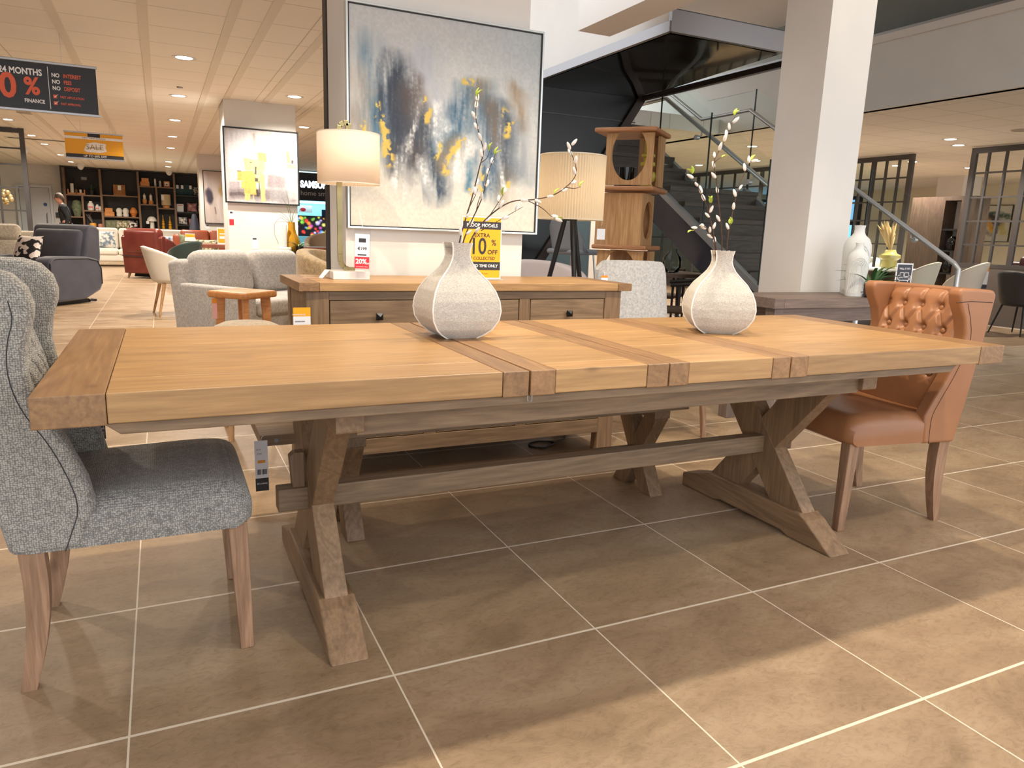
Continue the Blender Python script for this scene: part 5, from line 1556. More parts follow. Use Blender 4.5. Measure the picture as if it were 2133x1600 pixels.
o = thing('table_lamp', 'beige drum table lamp on a wooden foot in the bookcase', 'lamp', (.34, YS, SH['h'][2])); m = MB(); m.lathe([(0, 0), (.11, 0), (.11, .07), (0, .07)], (0, 0, 0), 20); m.build('base', amber, o, smooth=True, ang=48); m = MB(); m.lathe([(0, .085), (.14, .085), (.14, .42), (0, .42)], (0, 0, 0), 24); m.build('lamp_shade', flat('beige_linen', S(206, 184, 148), .9), o, smooth=True, ang=48); m = MB(); m.box(-.13, -.05, -.143, -.139, .24, .40); m.build('tag', M['paper'], o)
o = thing('table_lamp', 'white mushroom-shaped table lamp on the low middle shelf', 'lamp', (-.10, YS, SH['i'][2])); m = MB(); m.lathe([(0, 0), (.065, 0), (.065, .24), (0, .24)], (0, 0, 0), 20); m.build('base', cream, o, smooth=True, ang=48); m = MB(); m.lathe([(0, .225), (.14, .225), (.135, .28), (.1, .34), (.05, .37), (0, .375)], (0, 0, 0), 24); m.build('lamp_shade', cream, o, smooth=True, ang=60); m = MB(); m.box(-.16, -.08, -.10, -.096, .14, .23); m.build('tag', M['paper'], o)
tre = [(0, 0), (.045, 0), (.045, .09), (.02, .11), (.045, .13), (.045, .17), (.02, .19), (.035, .21), (.035, .24), (.015, .26), (.03, .275), (.012, .30), (.01, .43), (0, .43)]
lath('candlestick', 'left one of two yellow turned candlesticks on the low middle shelf', 'candlestick', .22, SH['i'][2], tre, flat('yellow_glaze', S(226, 168, 40), .4))
lath('candlestick', 'right one of two yellow turned candlesticks on the low middle shelf', 'candlestick', .42, SH['i'][2], [(a * 1.1, b * .92) for a, b in tre], bpy.data.materials['yellow_glaze'])
teal = flat('teal_velvet', S(28, 62, 72), .75, sheen=.4)
for k, (x, lb) in enumerate(((.69, 'leftmost teal cushion with a white tag on the upper right shelf'), (.83, 'second teal cushion with a white tag on the upper right shelf'), (.95, 'dark teal cushion without a tag on the upper right shelf'), (1.07, 'fourth teal cushion with a pale tag on the upper right shelf'))):
    c = cushion('cushion', lb, (x, YS, SH['j'][2]), .14, .32 + .03 * (k == 2), .10, teal, 0, .1)
    if k != 2: m = MB(); m.box(-.035, .035, -.062, -.058, .2, .31); m.build('tag', M['paper'], c)
cushion('cushion', 'spotted grey cushion hanging over the right end of the upper right shelf', (1.24, YS, SH['j'][2]), .16, .30, .10, noisy('spotted', S(60, 58, 58), S(190, 184, 176), 20, .8, lo=.45, hi=.55), .3, .3)
o = thing('photo_box', 'white flat box leaning on the middle right shelf', 'box', (.74, YS, SH['k'][2])); m = MB(); m.rbox(-.10, .10, -.03, .03, 0, .25, .01, 2); m.build('box', M['paper'], o); m = MB(); m.box(-.07, .07, -.033, -.03, .20, .215); m.build('stripe', M['red'], o)
pinkw = noisy('wrapped_pink', S(150, 92, 98), S(206, 160, 160), 10, .25, lo=.4, hi=.6); monow = noisy('wrapped_mono', S(90, 88, 88), S(226, 222, 220), 14, .3, lo=.42, hi=.52)
cushion('cushion', 'pink cushion wrapped in clear film on the middle right shelf', (1.09, YS, SH['k'][2]), .30, .30, .16, pinkw, 0, .1)
cushion('cushion', 'pale wrapped cushion at the right end of the middle right shelf', (1.36, YS, SH['k'][2]), .2, .22, .12, monow, 0, .1)
cushion('cushion', 'black and white wrapped cushion on the lower right shelf', (.80, YS, SH['l'][2]), .27, .25, .16, monow, 0, .1)
cushion('cushion', 'pink and white wrapped cushion on the lower right shelf', (1.11, YS, SH['l'][2]), .29, .21, .16, pinkw, 0, .1)

# ================================================================== the person at the bookcase
def skin(name, chains, mat, parent, sub=2):
    """limbs grown from connected points with a radius at each"""
    bm = bmesh.new()
    lay_ = bm.verts.layers.skin.verify()
    idx = {}
    for ch in chains:
        prev = None
        for (key, co, r) in ch:
            if key in idx: v = idx[key]
            else:
                v = bm.verts.new(co); v[lay_].radius = r if isinstance(r, tuple) else (r, r); idx[key] = v
            if prev is not None and not any(e.other_vert(prev) == v for e in prev.link_edges): bm.edges.new((prev, v))
            prev = v
    first = idx[chains[0][0][0]]; first[lay_].use_root = True
    me = bpy.data.meshes.new(name); bm.to_mesh(me); bm.free()
    me.materials.append(mat)
    o = bpy.data.objects.new(name, me); COL.objects.link(o)
    if parent: o.parent = parent
    o.modifiers.new('skin', 'SKIN').use_smooth_shade = True
    s = o.modifiers.new('sub', 'SUBSURF'); s.levels = sub; s.render_levels = sub
    return o
pe = thing('person', 'person in a black long-sleeved top with a bowed head, walking left past the bookcase', 'person', (-2.22, 22.3, 0), 0)
skn = flat('skin', S(206, 150, 126), .5); blk = flat('black_top', S(30, 32, 36), .8); trs = flat('dark_trousers', S(34, 34, 40), .8)
# faces -x, head bowed forward
body = skin('body', [[('pel', (0, 0, .96), .13), ('waist', (0, 0, 1.10), .125), ('chest', (-.03, 0, 1.30), .145), ('upper', (-.05, 0, 1.42), .12), ('neck', (-.09, 0, 1.52), .056), ('skull0', (-.13, 0, 1.60), .075), ('skull', (-.14, 0, 1.68), .092), ('crown', (-.12, 0, 1.735), .06)],
             [('skull0', 0, 0), ('chin', (-.20, 0, 1.565), .04)],
             [('upper', 0, 0), ('shL', (-.04, .17, 1.42), .062), ('elL', (.06, .21, 1.14), .045), ('wrL', (-.04, .20, .90), .032), ('haL', (-.07, .19, .82), (.022, .04)), ('fL', (-.08, .18, .75), (.014, .03))],
             [('upper', 0, 0), ('shR', (-.04, -.17, 1.42), .062), ('elR', (.08, -.21, 1.14), .045), ('wrR', (.02, -.21, .90), .032), ('haR', (.0, -.20, .82), (.022, .04)), ('fR', (-.01, -.20, .75), (.014, .03))],
             [('pel', 0, 0), ('hipL', (0, .09, .90), .085), ('knL', (-.10, .09, .50), .058), ('anL', (-.02, .09, .09), .042), ('toL', (-.17, .09, .04), .035)],
             [('pel', 0, 0), ('hipR', (0, -.09, .90), .085), ('knR', (.05, -.09, .50), .058), ('anR', (.16, -.09, .11), .042), ('toR', (.03, -.09, .04), .035)]], skn, pe)
top = skin('long_sleeved_top', [[('pel', (0, 0, .93), .15), ('waist', (0, 0, 1.10), .145), ('chest', (-.03, 0, 1.30), .165), ('upper', (-.05, 0, 1.43), .135), ('neck', (-.085, 0, 1.505), .07)],
             [('upper', 0, 0), ('shL', (-.04, .175, 1.42), .077), ('elL', (.06, .215, 1.14), .06), ('wrL', (-.035, .20, .91), .045)],
             [('upper', 0, 0), ('shR', (-.04, -.175, 1.42), .077), ('elR', (.08, -.215, 1.14), .06), ('wrR', (.02, -.21, .91), .045)]], blk, pe)
skin('trousers', [[('pel', (0, 0, .95), .145), ('hipL', (0, .09, .89), .10), ('knL', (-.10, .09, .50), .075), ('anL', (-.02, .09, .10), .06)], [('pel', 0, 0), ('hipR', (0, -.09, .89), .10), ('knR', (.05, -.09, .50), .075), ('anR', (.16, -.09, .12), .06)]], trs, pe)
m = MB()
def hair_fn(u, v):
    a = 2 * PI * u; p = v * PI * .62
    return (-.125 + .105 * math.sin(p) * math.cos(a) + .02, .098 * math.sin(p) * math.sin(a), 1.685 + .105 * math.cos(p) - .05 * max(0, math.cos(a)) * v)
m.sheet(hair_fn, 24, 12, closed_u=True); m.build('hair', noisy('short_hair', S(66, 54, 46), S(120, 108, 98), 60, .8), pe, smooth=True, solid=.012)
m = MB(); m.ell((-.225, 0, 1.635), .018, .014, .022); m.ell((-.205, .035, 1.655), .009, .013, .008, 10, 6); m.ell((-.205, -.035, 1.655), .009, .013, .008, 10, 6); m.box(-.222, -.214, -.022, .022, 1.594, 1.602)
m.ell((-.125, .092, 1.64), .018, .008, .028, 10, 8); m.ell((-.125, -.092, 1.64), .018, .008, .028, 10, 8)
m.build('face_features', flat('skin_flush', S(192, 120, 100), .5), pe, smooth=True)
m = MB()
for sg in (-1, 1):
    m.tube([(-.232, sg * .036 + .02 * math.cos(a), 1.655 + .018 * math.sin(a)) for a in [k * PI / 6 for k in range(13)]], .003, 5); m.tube([(-.228, sg * .056, 1.66), (-.125, sg * .098, 1.66)], .003, 5)
m.tube([(-.234, -.016, 1.66), (-.234, .016, 1.66)], .003, 5); m.build('glasses', M['black'], pe)
m = MB()
for sg, (x, z) in ((1, (-.02, .0)), (-1, (.14, .0))): m.rbox(x - .18, x + .08, sg * .09 - .045, sg * .09 + .045, z, z + .10, .03, 3)
m.build('shoes', M['black'], pe, smooth=True)

# ================================================================== left side: door, glazed screen, sofas
dr = MB(); dr.box(-3.62, -2.86, 24.93, 24.975, 0, 1.98); d_ = struct(dr.build('door_1', flat('grey_door', S(196, 202, 210), .6)))
fr = MB(); fr.box(-3.70, -3.63, 24.90, 25.0, 0, 2.06); fr.box(-2.85, -2.78, 24.90, 25.0, 0, 2.06); fr.box(-3.63, -2.85, 24.90, 25.0, 1.99, 2.06); struct(fr.build('trim_7', flat('door_trim', S(206, 210, 216), .6)))
m = MB(); m.tube([(-2.95, 24.92, .92), (-2.95, 24.87, .94), (-2.95, 24.87, 1.22), (-2.95, 24.92, 1.24)], .012, 8); m.build('door_handle', M['steel'], d_)
m = MB(); m.lathe([(0, 0), (.05, 0), (.05, .01), (0, .01)], (0, 0, 0), 16, R3(PI / 2, 0, 0, (-2.98, 24.93, 1.50))); m.build('door_sign', flat('blue_disc', S(60, 90, 140), .5), d_)
m = MB(); m.box(-.08, .08, 0, .02, 0, .16); m.box(-.04, .04, -.004, 0, .04, .12); tag(m.build('wall_plate', M['darkgrey']), 'dark square plate on the white wall between the door and the bookcase', 'plate').location = (-2.66, 24.97, 1.12)
def screen(name, label, x0, x1, y, zs, xs, z1, ax='Y', kick=0.0, low=0.0):
    """black-framed glazed screen along x (ax Y) or along y (ax X)"""
    r = thing(name, label, 'screen', ((x0 + x1) / 2, y, 0) if ax == 'Y' else (y, (x0 + x1) / 2, 0))
    c = (x0 + x1) / 2
    def bx(m, a, b, d, z0_, z1_):
        if ax == 'Y': m.box(a - c, b - c, -d, d, z0_, z1_)
        else: m.box(-d, d, a - c, b - c, z0_, z1_)
    m = MB()
    bx(m, x0, x0 + .075, .03, low, z1); bx(m, x1 - .075, x1, .03, low, z1); bx(m, x0 + .075, x1 - .075, .03, z1 - .08, z1); bx(m, x0 + .075, x1 - .075, .03, kick + low, kick + low + .06)
    m.build('frame', M['frame_grey'], r)
    for x in xs:
        w_ = .016 if not isinstance(x, tuple) else x[1]; xx = x if not isinstance(x, tuple) else x[0]
        m = MB(); bx(m, xx - w_, xx + w_, .02, kick + low + .06, z1 - .08); m.build('mullion', M['frame_grey'], r)
    for z in zs:
        m = MB(); bx(m, x0 + .075, x1 - .075, .016, z - .013, z + .013); m.build('glazing_bar', M['frame_grey'], r)
    m = MB(); bx(m, x0 + .07, x1 - .07, .004, kick + low + .05, z1 - .07); m.build('glass_pane', M['glass'], r)
    if kick:
        m = MB(); bx(m, x0 + .01, x1 - .01, .025, .02, kick); m.build('kick_panel', flat('taupe_panel', S(92, 84, 80), .5) if 'taupe_panel' not in bpy.data.materials else bpy.data.materials['taupe_panel'], r)
    return r
screen('glazed_screen', 'dark-framed glazed screen at the far left behind the cream sofa', -4.6, -1.975, 14.4, (.75, 1.22, 1.62, 2.02, 2.3), (-2.42, -2.86, -3.3, -3.74, -4.18), 2.645)
o = thing('pendant_lamp', 'brass bubble pendant lamp hanging behind the left glazed screen', 'lamp', (-2.75, 16.6, 0))
m = MB()
rp = random.Random(4)
for k in range(14):
    a = rp.uniform(0, 2 * PI); m.ell((rp.uniform(.05, .2) * math.cos(a), rp.uniform(.05, .2) * math.sin(a), 1.5 + rp.uniform(-.12, .12)), .05, None, None, 10, 8)
m.build('glass_bubbles', flat('gold_bubble', S(214, 190, 140), .15, .7), o, smooth=True)
m = MB(); m.tube([(0, 0, 1.55), (0, 0, 2.65)], .008, 6); m.build('cord', M['black'], o)

def sofa(name, label, loc, rz, W, D, sh, bh, ah, aw, ncush, mat, legmat, legh=.12, rec=0.02, back_t=.2, seat_round=.05, cat='sofa', arm_round=.05, cush_round=.07, back_lean=.12, two=False):
    """sofa facing local +x, width along y"""
    r = thing(name, label, cat, loc, rz)
    x0, x1 = -D / 2, D / 2
    m = MB(); m.rbox(x0 + .03, x1 - .02, -W / 2 + .02, W / 2 - .02, legh, sh - .13, .03, 3); m.build('base', mat, r, smooth=True)
    for sg in (-1, 1):
        y0, y1 = (W / 2 - aw, W / 2) if sg > 0 else (-W / 2, -W / 2 + aw)
        m = MB(); m.rbox(x0 + .02, x1, y0, y1, legh * .9, ah, arm_round, 4); m.build('arm', mat, r, smooth=True)
    m = MB(); m.rbox(-.09, .09, -W / 2 + .01, W / 2 - .01, legh, bh - .10, .06, 4, R3(0, -back_lean * .6, 0, (x0 + .10, 0, 0))); m.build('back', mat, r, smooth=True)
    cw = (W - 2 * aw) / ncush
    for k in range(ncush):
        ya = -W / 2 + aw + k * cw
        m = MB(); m.rbox(x0 + .22, x1 + .01, ya + .005, ya + cw - .005, sh - .15, sh, seat_round, 4); m.build('seat_cushion', mat, r, smooth=True)
        if two:
            zm = sh + (bh - sh) * .58
            m = MB(); m.rbox(-back_t / 2, back_t / 2, ya + .006, ya + cw - .006, sh - .03, zm, cush_round, 4, R3(0, -back_lean, 0, (x0 + .27, 0, 0))); m.rbox(-back_t / 2, back_t / 2 + .02, ya + .006, ya + cw - .006, zm - .02, bh, cush_round, 4, R3(0, -back_lean, 0, (x0 + .25, 0, 0))); m.build('back_cushion', mat, r, smooth=True)
        else:
            m = MB(); m.rbox(-back_t / 2, back_t / 2, ya + .006, ya + cw - .006, sh - .02, bh, cush_round, 4, R3(0, -back_lean, 0, (x0 + .29, 0, 0))); m.build('back_cushion', mat, r, smooth=True)
    for sx in (-1, 1):
        for sy in (-1, 1):
            m = MB(); m.tube([(sx * (D / 2 - .1), sy * (W / 2 - .1), legh + .02), (sx * (D / 2 - .08), sy * (W / 2 - .08), 0)], [.025, .016], 8); m.build('leg', legmat, r, smooth=True)
    return r
ecru = weave('ecru_upholstery', S(214, 204, 188), S(180, 168, 150), 150, .8, bump=.3)
sofa('sofa', 'cream reclining sofa at the far left behind the navy recliner', (-2.62, 11.65, 0), -PI / 2, 2.05, .95, .46, 1.0, .62, .22, 2, ecru, M['black'], two=True)
nv = noisy('navy_suede', S(38, 38, 50), S(54, 54, 68), 5, .75, sheen=.35)
rc = thing('recliner', 'navy suede recliner armchair at the left with a patterned cushion on its seat', 'armchair', (-1.275, 9.845, 0), math.radians(233))
for sg in (-1, 1):
    m = MB()
    prof = [(-.40, .16), (-.14, .06), (.42, .045), (.45, .10), (.45, .56), (.40, .615), (.28, .63), (-.20, .62), (-.40, .58), (-.46, .46), (-.46, .25)]
    y0, y1 = (.475, .245) if sg > 0 else (-.245, -.475)
    m.prism(prof, 'Y', min(y0, y1), max(y0, y1)); m.build('arm', nv, rc, smooth=True, bevel=.04, seg=4, ang=50)
    q = MB(); q.tube([(a * .97, sg * .478, b) for a, b in [(.45, .12), (.44, .55), (.38, .598), (.28, .605), (-.2, .598), (-.38, .56), (-.44, .46), (-.44, .25)]], .007, 6); q.build('piping', M['black'], rc)
m = MB(); m.rbox(-.42, .43, -.24, .24, .10, .40, .05, 4); m.rbox(-.25, .46, -.238, .238, .38, .50, .05, 4); m.build('seat', nv, rc, smooth=True)
m = MB(); m.prism([(-.30, .30), (-.14, .42), (-.24, .80), (-.30, 1.0), (-.36, 1.04), (-.44, 1.03), (-.52, .98), (-.50, .60), (-.42, .30)], 'Y', -.43, .43); m.build('backrest', nv, rc, smooth=True, bevel=.05, seg=4, ang=50)
m = MB(); m.rbox(-.09, .09, -.37, .37, .52, .99, .07, 4, R3(0, -.24, 0, (-.08, 0, 0))); m.build('back_cushion', nv, rc, smooth=True)
m = MB(); m.box(-.30, .32, -.36, .36, 0.0, .05); m.tube([(-.30, .36, .02), (-.34, .36, .03), (-.42, .36, .02)], .018, 8); m.tube([(-.30, -.36, .02), (-.42, -.36, .02)], .018, 8); m.build('base_frame', M['black'], rc)
cushion('cushion', 'pink, black and white wavy-patterned cushion on the navy recliner', (-1.47, 9.50, .505), .44, .40, .16, zebra, math.radians(-37) - .15, .35)
red_l = noisy('oxblood_leather', S(98, 40, 34), S(122, 56, 46), 4, .32, bump=.05, bscale=120)
rr_ = thing('recliner', 'oxblood leather reclining sofa seen from behind in the aisle', 'sofa', (.04, 14.95, 0), math.radians(62))
W2 = .42
for sg in (-1, 1):
    m = MB(); m.prism([(-.42, .10), (.50, .10), (.52, .50), (.44, .56), (.10, .60), (-.12, .74), (-.36, .80), (-.46, .74)], 'Y', *( (W2 - .16, W2) if sg > 0 else (-W2, -W2 + .16))); m.build('arm', red_l, rr_, smooth=True, bevel=.04, seg=4, ang=50)
m = MB(); m.rbox(-.36, .50, -W2 + .165, W2 - .165, .12, .48, .06, 4); m.build('seat', red_l, rr_, smooth=True)
m = MB(); m.prism([(-.44, .10), (-.50, .10), (-.56, .80), (-.50, .84), (-.40, .82)], 'Y', -W2 + .01, W2 - .01); m.build('outer_back', red_l, rr_, smooth=True, bevel=.02, seg=3)
m = MB(); m.rbox(-.54, -.28, -W2 + .06, W2 - .06, .50, 1.0, .09, 5, R3(0, -.06, 0)); m.build('headrest', red_l, rr_, smooth=True)
m = MB(); m.box(-.575, -.565, -W2 + .02, W2 - .02, .44, .455, R3(0, -.02, 0, (.028, 0, 0))); m.build('seam', M['ink'], rr_)
for sx, sy in ((-1, -1), (-1, 1), (1, -1), (1, 1)):
    m = MB(); m.tube([(sx * .42, sy * .34, .12), (sx * .45, sy * .37, 0)], [.03, .018], 8); m.build('leg', M['leg_z'], rr_, smooth=True)
m = MB(); m.box(-.36, .36, -.28, .28, .05, .10); m.tube([(-.36, -.28, .05), (-.36, .28, .05)], .02, 8); m.build('mechanism', M['black'], rr_)
white_u = flat('ivory_upholstery', S(226, 220, 208), .85, sheen=.2)
sofa('sofa', 'long ivory sofa against the bookcase with blue cushions', (-.45, 19.2, 0), -PI / 2, 2.7, .95, .42, .92, .60, .2, 3, white_u, M['leg_z'])
cushion('cushion', 'blue and white floral cushion on the left of the ivory sofa', (-1.10, 18.80, .435), .5, .42, .15, noisy('blue_floral', S(110, 130, 150), S(226, 224, 218), 12, .8, lo=.42, hi=.55), .3, .3)
m_, nt_, b_ = newmat('blue_stripe'); tc_ = nt_.nodes.new('ShaderNodeTexCoord'); wv_ = nt_.nodes.new('ShaderNodeTexWave'); wv_.inputs['Scale'].default_value = 3.2; rp_ = ramp(nt_, [(.48, S(92, 130, 176)), (.52, S(216, 222, 232))]); nt_.links.new(tc_.outputs['Object'], wv_.inputs['Vector']); nt_.links.new(wv_.outputs['Fac'], rp_.inputs[0]); nt_.links.new(rp_.outputs[0], b_.inputs['Base Color'])
cushion('cushion', 'blue and white striped cushion on the right of the ivory sofa', (.22, 18.80, .435), .62, .34, .15, m_, 0, .3)
sofa('sofa', 'brown leather sofa in front of the tall pale painting', (1.10, 15.9, 0), -PI / 2, 1.5, .9, .42, .96, .6, .16, 2, noisy('chestnut_leather', S(136, 66, 42), S(160, 84, 54), 4, .3), M['leg_z'], cush_round=.05)
cushion('cushion', 'pale patterned cushion on the brown leather sofa', (1.02, 15.52, .425), .48, .36, .14, leafy, 0, .3)
cushion('cushion', 'plain olive cushion at the left of the brown leather sofa', (.66, 15.45, .425), .34, .46, .16, olive, .4, .25)
lath('cone_vase', 'dark blue cone vase standing behind the brown leather sofa', 'vase', .83, .905, [(0, 0), (.13, 0), (.05, .36), (.04, .4), (0, .4)], flat('ink_glaze', S(40, 44, 58), .5), 20, 16.72)
m = MB(); m.box(-.6, .6, -.15, .15, .85, .90); m.box(-.55, -.5, -.1, .1, 0, .85); m.box(.5, .55, -.1, .1, 0, .85); tag(m.build('console_table', M['black']), 'slim black console behind the brown leather sofa', 'table').location = (1.15, 16.72, 0)

def table(name, label, x0, x1, y0, y1, z, th, mat, leg, lw=.05, inset=.06, rnd_=0.004):
    r = thing(name, label, 'table', ((x0 + x1) / 2, (y0 + y1) / 2, 0))
    w, d = (x1 - x0) / 2, (y1 - y0) / 2
    m = MB(); m.box(-w, w, -d, d, z - th, z); m.build('tabletop', mat, r, bevel=rnd_)
    for sx in (-1, 1):
        for sy in (-1, 1):
            m = MB(); m.beam((sx * (w - inset), sy * (d - inset), z - th), (sx * (w - inset * .7), sy * (d - inset * .7), 0), lw, lw, (1, 0, 0), w1=lw * .6, h1=lw * .6); m.build('leg', leg, r, bevel=.003)
    return r
redw = wood('red_walnut', S(142, 82, 60), S(96, 52, 38), 'X', .35)
table('dining_table', 'reddish wooden table in front of the brown leather sofa', .70, 1.7, 12.7, 13.5, .74, .06, redw, M['black'])
table('dining_table', 'light oak table beside the cream dining chair', .575, 1.45, 8.02, 8.64, .75, .04, M['lightoak_x'], M['lightoak_z'])
o = thing('sign_stand', 'small yellow price board on the reddish table', 'sign', (1.16, 13.0, .7405)); m = MB(); m.box(-.10, .10, 0, .02, 0, .30); m.build('holder', M['paper'], o); m = MB(); m.box(-.085, .085, -.003, 0, .03, .28); m.build('poster', M['yellow'], o); m = MB(); m.box(-.06, .06, -.005, -.003, .18, .20); m.box(-.06, .06, -.005, -.003, .10, .15); m.build('print', M['paper'], o)
o = thing('sign_stand', 'white and yellow card standing beside the olive cushion', 'sign', (.60, 12.9, .42)); m = MB(); m.box(-.08, .08, 0, .02, .42, .50); m.box(-.09, .09, 0, .02, .37, .42); m.build('card', M['paper'], o); m = MB(); m.box(-.078, .078, -.003, 0, .44, .49); m.build('print', M['yellow'], o); m = MB(); m.cyl((0, .01, -.42), (0, .01, .37), .012); m.cyl((0, .01, -.42), (0, .01, -.40), .1, n=20); m.build('stand', M['steel'], o)

def bucket(name, label, loc, rz, mat, legm, sh=.46, bh=.82, W=.56, D=.54, wrap=1.0, leg='splay', lr=(.017, .010), cat='chair', grp=None):
    """shell chair facing local +x: wrapped back, seat pad, four legs"""
    r = thing(name, label, cat, loc, rz, grp)
    def shell(u, v):
        a = PI * (.22 + 1.56 * u) if wrap else PI * (.55 + .9 * u)
        k = math.sin(PI * u)
        z = sh - .06 + v * ((bh - sh + .06) * (.30 + .70 * k ** .8) if wrap else (bh - sh + .06) * (.6 + .4 * k))
        s_ = .80 + .20 * v ** .7
        return (D / 2 * s_ * math.cos(a) - .05 * v, W / 2 * s_ * math.sin(a), z)
    m = MB(); m.sheet(shell, 30, 12); m.build('shell', mat, r, smooth=True, solid=.035, ang=80)
    m = MB(); m.lathe([(0, sh - .09), (.20, sh - .09), (.245, sh - .05), (.245, sh - .01), (.20, sh + .01), (0, sh + .015)], (0.0, 0, 0), 26, sx=1.02, sy=1.02); m.build('seat', mat, r, smooth=True, ang=60)
    for sx in (-1, 1):
        for sy in (-1, 1):
            m = MB(); m.tube([(sx * .15, sy * .15, sh - .08), (sx * .235, sy * .23, 0)], lr, 8); m.build('leg', legm, r, smooth=True)
    return r
ivory = flat('ivory_boucle', S(222, 214, 198), .9, sheen=.2)
cc = bucket('dining_chair', 'cream shell dining chair with long round oak legs by the light oak table', (.26, 8.28, 0), .15, ivory, M['lightoak_z'], .47, .82, .56, .60, 1, lr=(.022, .013))
bucket('dining_chair', 'dark green shell chair beyond the cream dining chair', (.46, 12.6, 0), 2.4, flat('bottle_green_velvet', S(30, 52, 48), .7, sheen=.3), M['black'], .46, .80)
# loveseat, side table, stool, boucle armchair
lg = weave('light_grey_chenille', S(206, 200, 192), S(172, 166, 160), 210, .8, bump=.35, dist=.002)
sofa('sofa', 'light grey two-seat sofa behind the honey oak side table', (1.11, 5.99, 0), math.atan2(-.81, .58), 1.55, 1.0, .45, .88, .56, .12, 2, lg, M['leg_z'], .10, back_t=.26, cush_round=.11, arm_round=.03, back_lean=.22)
sd = thing('side_table', 'honey oak side table with a thick rounded square top beside the light grey sofa', 'table', (.69, 4.555, 0), math.radians(-8))
m = MB()
R45 = Matrix.Rotation(math.radians(-37), 4, 'Z')
m.rbox(-.19, .19, -.19, .19, .545, .60, .020, 4, R45); m.build('tabletop', M['orange_oak'], sd, smooth=True)
for k in range(4):
    a = math.radians(-37 + 45 + 90 * k)
    m = MB(); m.beam((.17 * math.cos(a), .17 * math.sin(a), .55), (.19 * math.cos(a), .19 * math.sin(a), 0), .075, .05, (-math.sin(a), math.cos(a), 0), w1=.045, h1=.035); m.build('leg', M['orange_oak'], sd, bevel=.006)
tg = thing('price_tag', 'red and orange tag hanging at the left of the honey oak side table', 'tag', (.475, 4.53, .38)); m = MB(); m.box(-.018, .018, 0, .001, 0, .12, None, 0, 0); m.box(-.018, .018, 0, .001, .12, .16, None, 0, 1); m.build('card', [flat('pink_card', S(226, 170, 160), .6), bpy.data.materials['amber_card']], tg); m = MB(); m.tube([(0, 0, .16), (.02, .01, .175)], .001, 5); m.build('cord', M['paper'], tg)
beige = weave('beige_velvet_rib', S(206, 190, 164), S(182, 164, 138), 200, .8, bump=.2)
ot = thing('stool', 'low beige upholstered stool with light wooden legs left of the sideboard', 'stool', (.515, 2.46, 0))
m = MB(); m.lathe([(0, .46), (.14, .46), (.172, .49), (.178, .54), (.165, .585), (.12, .605), (0, .612)], (0, 0, 0), 32); m.build('seat', beige, ot, smooth=True, ang=70)
for sx in (-1, 1):
    for sy in (-1, 1):
        m = MB(); m.tube([(sx * .10, sy * .12, .47), (sx * .115, sy * .15, 0)], [.02, .014], 10); m.build('leg', M['lightoak_z'], ot, smooth=True)
boucle = weave('mustard_boucle', S(206, 184, 146), S(176, 148, 106), 130, .9, bump=.5)
def tub(label, loc, rz, mat, s=1.0):
    r = thing('armchair', label, 'armchair', loc, rz)
    def sh(u, v):
        a = PI * (.20 + 1.6 * u); k = math.sin(PI * u)
        z = (.12 + v * (.45 + .34 * k ** .7)) * s
        return (.40 * s * math.cos(a), .40 * s * math.sin(a), z)
    m = MB(); m.sheet(sh, 30, 10); m.build('backrest', mat, r, smooth=True, solid=.11 * s, ang=80, bevel=.03, seg=3)
    m = MB(); m.rbox(-.30 * s, .36 * s, -.29 * s, .29 * s, .14 * s, .44 * s, .07 * s, 4); m.build('seat', mat, r, smooth=True)
    for sx in (-1, 1):
        for sy in (-1, 1):
            m = MB(); m.tube([(sx * .24 * s, sy * .24 * s, .15 * s), (sx * .26 * s, sy * .26 * s, 0)], [.025, .016], 8); m.build('leg', M['leg_z'], r, smooth=True)
    return r
tub('mustard boucle tub armchair behind the left end of the sideboard', (1.60, 4.70, 0), -.6, boucle, 1.02)
cab = thing('cabinet', 'dark navy cabinet behind the light grey sofa', 'cabinet', (1.78, 7.25, 0)); m = MB(); m.box(-.33, .42, -.2, .2, .05, .83); m.box(-.3, .4, -.17, .17, 0, .05); m.build('body', flat('midnight_lacquer', S(30, 34, 46), .4), cab, bevel=.003); m = MB(); m.box(.04, .05, -.205, -.2, .08, .8); m.build('door_gap', M['black'], cab)
tag_on(1.62, 7.045, .62, .06, .1, 'white tag on the front of the dark navy cabinet', False)
gv = thing('vase', 'mustard bottle vase with long green leaves in front of the white column', 'vase', (1.49, 7.20, .8305))
m = MB(); m.lathe([(0, 0), (.06, 0), (.085, .05), (.092, .10), (.08, .15), (.052, .20), (.040, .26), (.038, .33), (.03, .33), (.03, .2), (0, .18)], (0, 0, 0), 28); m.build('body', flat('mustard_glaze', S(190, 138, 28), .2), gv, smooth=True, ang=60)
m = MB()
for dx, dz, cv in ((-.05, .36, .02), (-.09, .27, -.05), (-.16, .12, -.12), (-.22, .10, -.1), (.06, .16, .04), (.13, .15, .05), (-.03, .22, 0), (.03, .1, .02), (-.2, -.02, -.24)):
    pth = [Vector((0, 0, .30)), Vector((dx * .35, 0, .33 + dz * .5 + .04)), Vector((dx, .01, .33 + dz)), ]
    m.tube([pth[0].lerp(pth[1], t / 4).lerp(pth[1].lerp(pth[2], t / 4), t / 4) for t in range(5)], [.007, .008, .007, .005, .001], 5, flat=.3)
m.build('leaves', flat('grass_leaf', S(84, 112, 50), .5), gv)
m = MB(); m.tube([(.0, 0, .30), (-.12, 0, .38), (-.19, 0, .30), (-.19, 0, .18), (-.15, 0, .08)], .0025, 5); m.build('tendril', flat('dry_stem', S(130, 118, 80), .7), gv)
